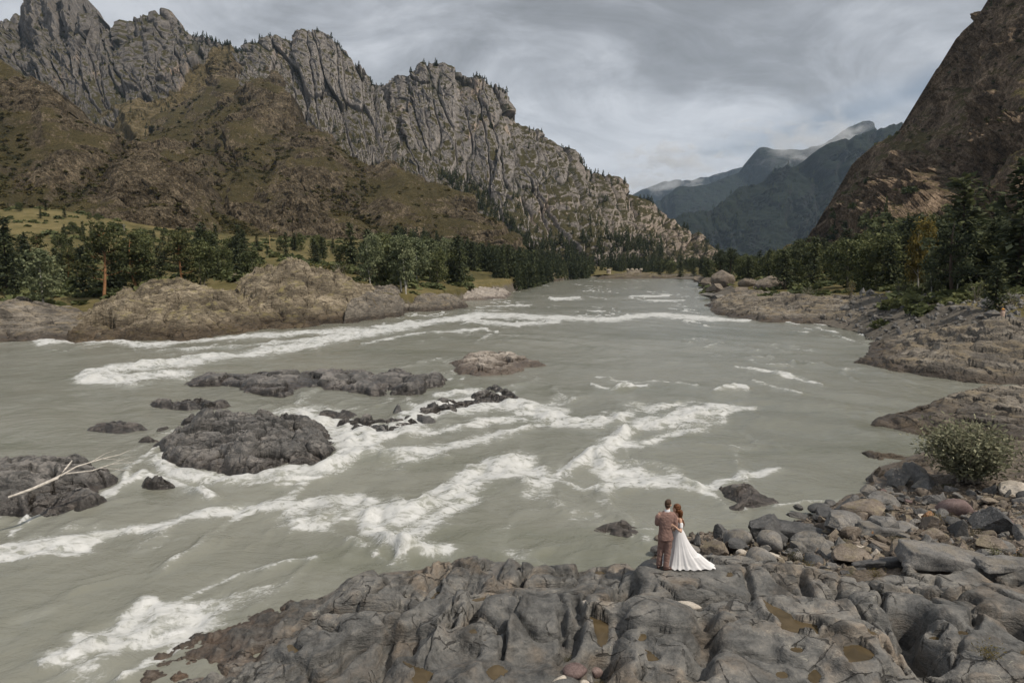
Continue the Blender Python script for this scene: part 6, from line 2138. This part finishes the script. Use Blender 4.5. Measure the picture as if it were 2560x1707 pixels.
def head_parts(bm, c, yaw, tilt=0.0):
    R = Matrix.Rotation(yaw, 4, 'Z') @ Matrix.Rotation(tilt, 4, 'Y')
    T = Matrix.Translation(c)

    def pt(x, y, z):
        return (T @ R @ Vector((x, y, z)))
    # local: face towards +y
    ellipsoid(bm, pt(0, -.01, .03), (.076, .094, .090), R)
    ellipsoid(bm, pt(0, .02, -.045), (.060, .070, .072), R)
    ellipsoid(bm, pt(0, .092, -.012), (.013, .020, .024), R, 8)          # nose
    ellipsoid(bm, pt(0, .082, -.060), (.024, .012, .008), R, 8)          # mouth
    for s in (-1, 1):
        ellipsoid(bm, pt(s * .078, -.005, -.005), (.012, .024, .034), R, 8)   # ears
        ellipsoid(bm, pt(s * .032, .080, .012), (.014, .010, .009), R, 8)     # eyes
    return pt, R


def hand(bm, wrist, direction, palm_n, side=1, curl=0.35, s=1.0):
    """palm, four unequal bent fingers and a thumb from the side of the palm"""
    d = Vector(direction).normalized()
    n = Vector(palm_n).normalized()
    w = d.cross(n).normalized() * side
    wr = Vector(wrist)
    limb(bm, [wr, wr + d * .045 * s, wr + d * .085 * s], [(.026 * s, .018 * s), (.038 * s, .016 * s), (.038 * s, .014 * s)], 10)
    for k, L in enumerate((.068, .078, .072, .056)):
        b = wr + d * .080 * s + w * (.030 - .020 * k) * s
        m = b + (d * (1 - curl * .3) + n * curl * .4).normalized() * L * .5 * s
        e = m + (d * (1 - curl) + n * curl).normalized() * L * .5 * s
        limb(bm, [b, m, e], [.0095 * s, .009 * s, .0075 * s], 8)
    t0 = wr + d * .020 * s + w * .030 * s
    t1 = t0 + (d * .6 + w * .8).normalized() * .035 * s
    t2 = t1 + (d * .9 + w * .25 + n * .3).normalized() * .03 * s
    limb(bm, [t0, t1, t2], [.012 * s, .011 * s, .009 * s], 8)


def groom():
    cx, cy = COUPLE
    Z = COUPLE_Z
    bm = bmesh.new()
    # continuous body under the suit
    stack(bm, [(0, 0, .86, .13, .09), (0, 0, 1.0, .14, .10), (0, 0, 1.25, .155, .10), (.0, 0, 1.42, .17, .09), (.02, .0, 1.49, .08, .07)])
    limb(bm, [(.02, .0, 1.45), (.035, .012, 1.57)], [.058, .054])
    head_parts(bm, (.042, .022, 1.672), -0.45, 0.06)
    limb(bm, [(-.07, .02, .90), (-.11, .05, .50), (-.145, .03, .10), (-.15, .06, .05)], [.085, .060, .042, .035])
    limb(bm, [(.08, -.02, .90), (.05, -.03, .50), (.0, -.09, .10), (.05, -.10, .05)], [.085, .060, .042, .035])
    limb(bm, [(-.17, .0, 1.42), (-.215, .03, 1.18), (-.12, .22, 1.10)], [.055, .045, .030])
    limb(bm, [(.18, .0, 1.42), (.235, -.01, 1.12), (.26, .16, 1.06)], [.055, .045, .030])
    hand(bm, (-.12, .22, 1.10), (.8, .55, .1), (0, -1, 0), 1, .5)
    hand(bm, (.26, .16, 1.06), (.55, .8, .1), (1, -.4, 0), -1, .5)
    body = fuse('person', bm, .0085, SKIN, None, 3)
    body.location = (cx, cy, Z)
    # jacket: torso to below the hip and both sleeves, vented hem
    bm = bmesh.new()
    stack(bm, [(.005, .0, .775, .198, .142), (.0, .0, .86, .192, .138), (.0, .0, .98, .172, .122), (.0, .0, 1.08, .170, .118), (.0, .0, 1.25, .192, .125), (.0, .0, 1.38, .205, .118), (.01, .0, 1.455, .165, .095), (.022, .004, 1.505, .085, .075)])
    limb(bm, [(-.150, .0, 1.43), (-.200, .0, 1.36), (-.225, .02, 1.19), (-.205, .10, 1.14), (-.13, .19, 1.10)], [.062, .072, .060, .056, .044])
    limb(bm, [(.165, .0, 1.43), (.205, -.005, 1.36), (.240, -.03, 1.13), (.245, .02, 1.08), (.255, .14, 1.06)], [.062, .074, .064, .060, .046])
    fuse('jacket', bm, .011, SUIT, body, 5, .014, 9.0)
    bm = bmesh.new()
    stack(bm, [(.0, .0, .74, .150, .115), (.0, .0, .86, .165, .120), (.0, .0, .98, .155, .11)])
    limb(bm, [(-.075, .01, .88), (-.105, .045, .52), (-.130, .03, .28), (-.140, .03, .10)], [(.100, .105), (.085, .088), (.074, .076), (.076, .082)])
    limb(bm, [(.080, -.02, .88), (.062, -.03, .52), (.028, -.06, .28), (.010, -.085, .09)], [(.102, .108), (.088, .090), (.076, .078), (.078, .086)])
    fuse('trousers', bm, .011, SUIT2, body, 4, .012, 8.0)
    bm = bmesh.new()
    limb(bm, [(.020, .006, 1.475), (.036, .012, 1.535)], [(.078, .072), (.066, .064)], 16)
    fuse('shirt_collar', bm, .009, SHIRT, body, 2)
    for (x, y, a) in ((-.145, .05, 1.25), (.035, -.105, 0.12)):
        bm = bmesh.new()
        d = Vector((math.cos(a), math.sin(a), 0))
        p = Vector((x, y, 0))
        limb(bm, [p - d * .07 + Vector((0, 0, .042)), p + d * .06 + Vector((0, 0, .040)), p + d * .165 + Vector((0, 0, .028))], [.044, .046, .028], 12)
        fuse('shoe', bm, .010, SHOE, body, 3)
    bm = bmesh.new()
    R = Matrix.Rotation(-.45, 4, 'Z') @ Matrix.Rotation(.06, 4, 'Y')
    T = Matrix.Translation((.042, .022, 1.672)) @ R
    ellipsoid(bm, T @ Vector((0, -.018, .052)), (.080, .094, .080), R)
    ellipsoid(bm, T @ Vector((0, -.040, -.015)), (.068, .062, .070), R)
    ellipsoid(bm, T @ Vector((0, .045, .092)), (.060, .050, .036), R)
    fuse('hair', bm, .009, HAIR_M, body, 2, .008, 40)
    thing(body, 'groom in a mauve brown suit seen from behind on the bedrock', 'person')


def bride():
    cx, cy = COUPLE[0] + .325, COUPLE[1] + .13
    Z = COUPLE_Z
    bm = bmesh.new()
    stack(bm, [(.03, .05, .70, .12, .10), (.02, .02, .86, .135, .11), (.0, .0, 1.0, .105, .085), (.0, .0, 1.15, .125, .095), (-.005, .0, 1.26, .150, .085), (-.01, .0, 1.325, .07, .055)])
    limb(bm, [(-.01, .0, 1.30), (-.022, .012, 1.42)], [.046, .042])
    head_parts(bm, (-.035, .025, 1.515), 0.95, -0.05)
    limb(bm, [(.06, .06, .80), (.02, .08, .45), (.0, .10, .06)], [.085, .055, .035])
    limb(bm, [(-.03, .06, .80), (-.03, .10, .45), (-.04, .12, .06)], [.085, .055, .035])
    # her left arm: shoulder towards the camera, elbow down, hand laid on his sleeve
    limb(bm, [(.045, -.075, 1.265), (.055, -.150, 1.13), (.030, -.225, 1.015)], [.046, .038, .033])
    limb(bm, [(.030, -.225, 1.015), (-.045, -.245, 1.075), (-.105, -.240, 1.135)], [.034, .029, .023])
    hand(bm, (-.105, -.240, 1.135), (-.85, .05, .42), (0, 1, 0), 1, .35, .95)
    limb(bm, [(-.06, .09, 1.265), (-.16, .14, 1.16), (-.24, .06, 1.22)], [.044, .036, .025])
    hand(bm, (-.24, .06, 1.22), (-.8, -.2, .5), (0, -1, 0), -1, .4, .95)
    body = fuse('person', bm, .0085, SKIN, None, 3)
    body.location = (cx, cy, Z)
    # dress: bodice, skirt and train, one cloth with folds
    rings = [(.0, .0, 1.205, .148, .112), (.0, .0, 1.15, .138, .108), (.005, .0, 1.06, .120, .098), (.015, .0, .985, .116, .098), (.035, .01, .90, .150, .125), (.055, .03, .74, .195, .165),
             (.075, .055, .55, .255, .22), (.085, .075, .38, .315, .28), (.095, .09, .22, .39, .33), (.10, .10, .10, .455, .37), (.105, .10, .03, .51, .40)]
    ns = 160
    th = np.linspace(0, 2 * math.pi, ns, endpoint=False)
    V = []
    zs = np.array([r[2] for r in rings])[::-1]
    for k in range(46):
        z = 1.205 + (0.03 - 1.205) * (k / 45)
        p = [np.interp(z, zs, np.array([r[j] for r in rings])[::-1]) for j in range(5)]
        f = max(0.0, (0.95 - z) / .95)
        fold = 1 + f * (0.045 * np.sin(th * 9 + 1.2 * np.sin(th * 2)) + 0.030 * np.sin(th * 17 + z * 2.0) + .02 * np.sin(th * 31 + 3 * z))
        # the train swings out to the right and a little towards the camera
        swing = f ** 1.6 * np.clip(np.cos(th + .18), 0, 1) ** 3
        x = p[0] + p[3] * np.cos(th) * fold + .38 * swing * f
        y = p[1] + p[4] * np.sin(th) * fold - .20 * swing
        zz = np.full(ns, z) + (f > .9) * .016 * np.sin(th * 23) + .10 * swing * f * (z < .3) * (z / .3)
        V.append(np.stack([x, y, zz], -1))
    V = np.array(V)
    F = []
    for k in range(45):
        for j in range(ns):
            j2 = (j + 1) % ns
            F.append((k * ns + j, k * ns + j2, (k + 1) * ns + j2, (k + 1) * ns + j))
    me = new_mesh('dress', V.reshape(-1, 3), Fq=F)
    link('dress', me, DRESS, body)
    bm = bmesh.new()                          # off-shoulder band round the upper arms
    limb(bm, [(.060, -.135, 1.165), (.052, -.170, 1.10)], [.052, .050], 12)
    limb(bm, [(.055, -.10, 1.19), (.060, -.140, 1.165)], [.04, .05], 12)
    fuse('sleeve_band', bm, .010, DRESS, body, 2)
    bm = bmesh.new()
    limb(bm, [(-.09, .10, 1.22), (-.14, .13, 1.17)], [.046, .044], 12)
    fuse('sleeve_band', bm, .010, DRESS, body, 2)
    bm = bmesh.new()
    R = Matrix.Rotation(.95, 4, 'Z')
    T = Matrix.Translation((-.035, .025, 1.515)) @ R
    ellipsoid(bm, T @ Vector((0, -.022, .048)), (.088, .098, .088), R)
    ellipsoid(bm, T @ Vector((0, -.045, -.02)), (.080, .070, .085), R)
    for k, (ox, oy) in enumerate(((.0, .0), (.025, -.03), (-.02, .03), (.02, .02))):
        pts, rad = [], []
        for i in range(9):
            f = i / 8
            pts.append((.020 + ox + .085 * f + .018 * math.sin(f * 9 + k), -.012 + oy - .035 * f + .012 * math.cos(f * 10 + k * 2), 1.49 - .40 * f - .02 * k))
            rad.append((.052 * (1 - f * .55), .044 * (1 - f * .5)))
        limb(bm, pts, rad, 10)
    fuse('hair', bm, .009, HAIR_W, body, 2, .016, 26)
    thing(body, 'bride in a long white off-shoulder dress leaning on the groom', 'person')


groom()
bride()


def hatted_person():
    q = at_y(2518, 655, 66.0)
    X, Y, h = PLATFORM
    i = np.argmin((X - q[0]) ** 2 + (Y - q[1]) ** 2)
    z = float(h.ravel()[i])
    bm = bmesh.new()
    stack(bm, [(0, 0, .80, .14, .10), (0, 0, 1.0, .13, .10), (0, 0, 1.25, .16, .10), (0, 0, 1.36, .15, .08), (0, 0, 1.41, .06, .06)])
    limb(bm, [(0, 0, 1.38), (0, .01, 1.47)], [.05, .05])
    head_parts(bm, (0, .02, 1.55), 1.2)
    limb(bm, [(-.07, 0, .82), (-.09, 0, .42), (-.10, 0, .06)], [.08, .055, .04])
    limb(bm, [(.07, 0, .82), (.09, 0, .42), (.10, 0, .06)], [.08, .055, .04])
    limb(bm, [(-.15, 0, 1.32), (-.20, .05, 1.10), (-.02, .16, 1.22)], [.05, .04, .03])
    limb(bm, [(.15, 0, 1.32), (.24, .10, 1.18), (.30, .16, 1.40)], [.05, .04, .03])
    hand(bm, (.30, .16, 1.40), (.2, .2, .9), (-1, 0, 0), 1, .5)
    hand(bm, (-.02, .16, 1.22), (.8, .2, .3), (0, -1, 0), 1, .5)
    body = fuse('person', bm, .012, SKIN, None, 2)
    body.location = (q[0], q[1], z - .02)
    bm = bmesh.new()
    stack(bm, [(0, 0, .72, .19, .13), (0, 0, 1.0, .165, .12), (0, 0, 1.25, .185, .12), (0, 0, 1.37, .165, .10), (0, 0, 1.42, .08, .07)])
    limb(bm, [(-.15, 0, 1.33), (-.205, .05, 1.10), (-.06, .14, 1.20)], [.065, .055, .045])
    limb(bm, [(.15, 0, 1.33), (.245, .10, 1.18), (.29, .15, 1.35)], [.065, .055, .045])
    fuse('coat', bm, .014, plain_mat('beige_coat', (0.46, 0.34, 0.27), .9, .1, 20), body, 3)
    bm = bmesh.new()
    limb(bm, [(-.07, 0, .78), (-.09, 0, .42), (-.10, 0, .05)], [.095, .07, .06])
    limb(bm, [(.07, 0, .78), (.09, 0, .42), (.10, 0, .05)], [.095, .07, .06])
    fuse('trousers', bm, .014, plain_mat('dark_trousers', (0.05, 0.045, 0.045), .9, .1, 20), body, 3)
    bm = bmesh.new()
    ellipsoid(bm, (0, .02, 1.62), (.11, .12, .09))
    ellipsoid(bm, (0, .02, 1.585), (.17, .17, .022))
    fuse('hat', bm, .012, plain_mat('orange_hat', (0.58, 0.27, 0.05), .9, .1, 20), body, 2)
    thing(body, 'person in a beige coat and orange hat on the rock platform', 'person')


hatted_person()


# ------------------------------------------------------------------ driftwood, ruined piers, poles
WOOD = plain_mat('bleached_wood', (0.46, 0.43, 0.39), 0.85, 0.3, 9, 0.6)


def driftwood():
    P = lambda u, v, z: Vector(tuple(at_z(u, v, z)) + (z,))
    root = P(142, 1196, 1.55)
    o = empty('driftwood_branch', root)
    def piece(name, pts, rad, parent):
        g = Geo()
        g.tube([p - root for p in pts], [x * .72 for x in rad], 8)
        return link(name, g.mesh(name, True), WOOD, parent)
    piece('stem', [P(20, 1243, 1.30), P(80, 1222, 1.45), P(142, 1194, 1.58), P(165, 1172, 1.75), P(180, 1151, 1.95)], [.05, .075, .08, .065, .03], o)
    b = piece('branch', [P(150, 1190, 1.58), P(191, 1166, 1.75), P(254, 1147, 1.85), P(300, 1136, 1.9), P(326, 1124, 2.0)], [.05, .042, .03, .02, .008], o)
    piece('twig', [P(254, 1147, 1.85), P(280, 1148, 1.86), P(322, 1152, 1.8)], [.02, .014, .006], b)
    piece('twig', [P(225, 1156, 1.8), P(262, 1134, 1.95), P(290, 1124, 2.05)], [.018, .012, .005], b)
    c = piece('branch', [P(165, 1184, 1.6), P(231, 1176, 1.65), P(278, 1160, 1.7), P(345, 1154, 1.7)], [.042, .034, .02, .007], o)
    piece('twig', [P(250, 1170, 1.66), P(290, 1172, 1.6), P(330, 1178, 1.5)], [.016, .012, .005], c)
    piece('twig', [P(278, 1160, 1.7), P(310, 1146, 1.8), P(340, 1140, 1.85)], [.014, .010, .004], c)
    thing(o, 'bleached white driftwood branch with twigs lying on the islet', 'driftwood')


driftwood()
CONC = plain_mat('weathered_concrete', (0.40, 0.35, 0.28), 0.9, 0.25, 0.8, 0.4)


def pier(u0, u1, vt, vb, Y, cols, label):
    a, b = at_y(u0, vb, Y), at_y(u1, vb, Y)
    H = at_y(u0, vt, Y)[2] - a[2]
    W = b[0] - a[0]
    o = empty('bridge_pier', ((a[0] + b[0]) / 2, Y, a[2] - .3))
    bm = bmesh.new()
    stack(bm, [(0, 0, 0, W * .52, 1.6), (0, 0, H * .5, W * .5, 1.5), (0, 0, H * .88, W * .49, 1.45)], 40)
    bmesh.ops.recalc_face_normals(bm, faces=bm.faces)
    me = bpy.data.meshes.new('pier_shaft')
    bm.to_mesh(me)
    bm.free()
    link('shaft', me, CONC, o)
    for k in range(cols):
        bm = bmesh.new()
        x = 0 if cols == 1 else -W * .45 + W * .9 * k / (cols - 1)
        w = W * .5 if cols == 1 else W * .09
        stack(bm, [(x, 0, H * .86, w * 1.1, 1.7), (x, 0, H * .98 + .25 * (k % 2), w * 1.1, 1.7), (x + .1, 0, H * 1.06 + .3 * (k % 2), w * .7, 1.2)], 16)
        bmesh.ops.recalc_face_normals(bm, faces=bm.faces)
        me = bpy.data.meshes.new('pier_cap')
        bm.to_mesh(me)
        bm.free()
        link('cap', me, CONC, o)
    thing(o, label, 'pier', 'ruined bridge piers at the end of the river')


pier(1516, 1527, 673, 691, 462, 1, 'slim ruined concrete bridge pier standing by the water')
pier(1567, 1604, 672, 690, 470, 4, 'wide ruined concrete bridge pier with a broken top')
POLE = plain_mat('pale_pole', (0.36, 0.27, 0.14), .9, .2, 3)
POLE2 = plain_mat('grey_pole', (0.22, 0.20, 0.17), .9, .2, 3)
for u, vt, Y, mt, lab in [(678, 588, 236, POLE, 'yellowish pole standing alone in the meadow'), (308, 560, 230, POLE2, 'grey pole rising behind the orange trunked pine'), (517, 570, 240, POLE2, 'grey pole at the middle of the meadow edge')]:
    g = on_sheet(BANK_L, UVL, u, Y)
    zt = at_y(u, vt, g[1])[2]
    H = max(zt - g[2], 3.0)
    o = empty('utility_pole', (g[0], g[1], g[2] - .1))
    ge = Geo()
    ge.tube([(0, 0, 0), (0, 0, H * .5), (0.03, 0, H)], [.16, .14, .11], 8)
    link('post', ge.mesh('post', True), mt, o)
    ge = Geo()
    ge.tube([(-.7, 0, H * .93), (.7, 0, H * .93)], [.05, .05], 6)
    link('crossarm', ge.mesh('crossarm', True), mt, o)
    thing(o, lab, 'pole', 'poles in the meadow')


# ------------------------------------------------------------------ low cloud round the far summits
def cloud(u, v, Y, wpx, hpx, depth, dens, seed, label):
    c = at_y(u, v, Y)
    rx, rz = wpx / 2 / FPX * Y, hpx / 2 / FPX * Y
    bm = bmesh.new()
    bmesh.ops.create_icosphere(bm, subdivisions=3, radius=1.0)
    me = bpy.data.meshes.new('cloud')
    bm.to_mesh(me)
    bm.free()
    m = bpy.data.materials.new('low_cloud')
    m.use_nodes = True
    t = NT(m.node_tree)
    t.n.clear()
    tc = t.new('ShaderNodeTexCoord').outputs['Object']
    r = t.vmath('LENGTH', tc)
    ln = t.new('ShaderNodeVectorMath', operation='LENGTH')
    t.l.new(tc, ln.inputs[0])
    n = t.noise(t.mapping(tc, scale=(rx / 130, depth / 130, rz / 60), loc=(seed, seed * .7, 0)), 1.0, 5, 0.62, 0.4)
    f = t.math('SUBTRACT', t.math('ADD', t.math('SUBTRACT', 1.0, ln.outputs['Value']), t.math('MULTIPLY', t.math('SUBTRACT', n, 0.5), 3.2)), 0.25)
    d = t.math('MULTIPLY', t.smooth(f, 0.0, 0.7), dens)
    pv = t.new('ShaderNodeVolumePrincipled')
    pv.inputs['Color'].default_value = (0.97, 0.98, 1.0, 1)
    t.l.new(d, pv.inputs['Density'])
    pv.inputs['Anisotropy'].default_value = 0.1
    o = t.new('ShaderNodeOutputMaterial')
    t.l.new(pv.outputs[0], o.inputs['Volume'])
    ob = link('cloud', me, m)
    ob.location = c
    ob.scale = (rx, depth, rz)
    ob['kind'] = 'stuff'
    ob['label'] = label
    ob['category'] = 'cloud'


cloud(2060, 350, 3600, 560, 170, 170, .006, 3.0, 'low white cloud draped over the blue summit')
cloud(1690, 395, 4300, 330, 110, 120, .009, 4.0, 'torn grey cloud hanging over the valley end')
cloud(1640, 455, 5600, 330, 80, 140, .006, 7.0, 'mist lying on the pale far ridge')


# ------------------------------------------------------------------ valley air
def haze():
    bm = bmesh.new()
    bmesh.ops.create_cube(bm, size=1.0)
    for v in bm.verts:
        v.co = (v.co.x * 12000, 3900 + v.co.y * 8200, 750 + v.co.z * 1508)
    me = bpy.data.meshes.new('haze')
    bm.to_mesh(me)
    bm.free()
    m = bpy.data.materials.new('valley_haze')
    m.use_nodes = True
    t = NT(m.node_tree)
    t.n.clear()
    pv = t.new('ShaderNodeVolumePrincipled')
    pv.inputs['Color'].default_value = (0.58, 0.77, 1.0, 1)
    pv.inputs['Density'].default_value = HAZE
    pv.inputs['Anisotropy'].default_value = 0.2
    o = t.new('ShaderNodeOutputMaterial')
    t.l.new(pv.outputs[0], o.inputs['Volume'])
    ob = link('haze', me, m)
    ob['kind'] = 'stuff'
    ob['label'] = 'thin blue air filling the valley'
    ob['category'] = 'haze'


HAZE = 3.8e-5
haze()


# ------------------------------------------------------------------ make every label single out one thing
ORD = ['first', 'second', 'third', 'fourth', 'fifth', 'sixth', 'seventh', 'eighth', 'ninth', 'tenth', 'eleventh', 'twelfth', 'thirteenth', 'fourteenth', 'fifteenth', 'sixteenth', 'seventeenth', 'eighteenth', 'nineteenth', 'twentieth']
bpy.context.view_layer.update()
by = {}
for o, lab in THINGS:
    by.setdefault(lab, []).append(o)
for lab, os_ in by.items():
    if len(os_) < 2:
        continue
    os_.sort(key=lambda o: float(project(o.location.x, o.location.y, o.location.z)[0]))
    for i, o in enumerate(os_):
        w = ORD[i] if i < 20 else f'number {i + 1}'
        o['label'] = f'{lab}, {w} from the left' if len(lab.split()) <= 12 else f'{lab}, {w} across'
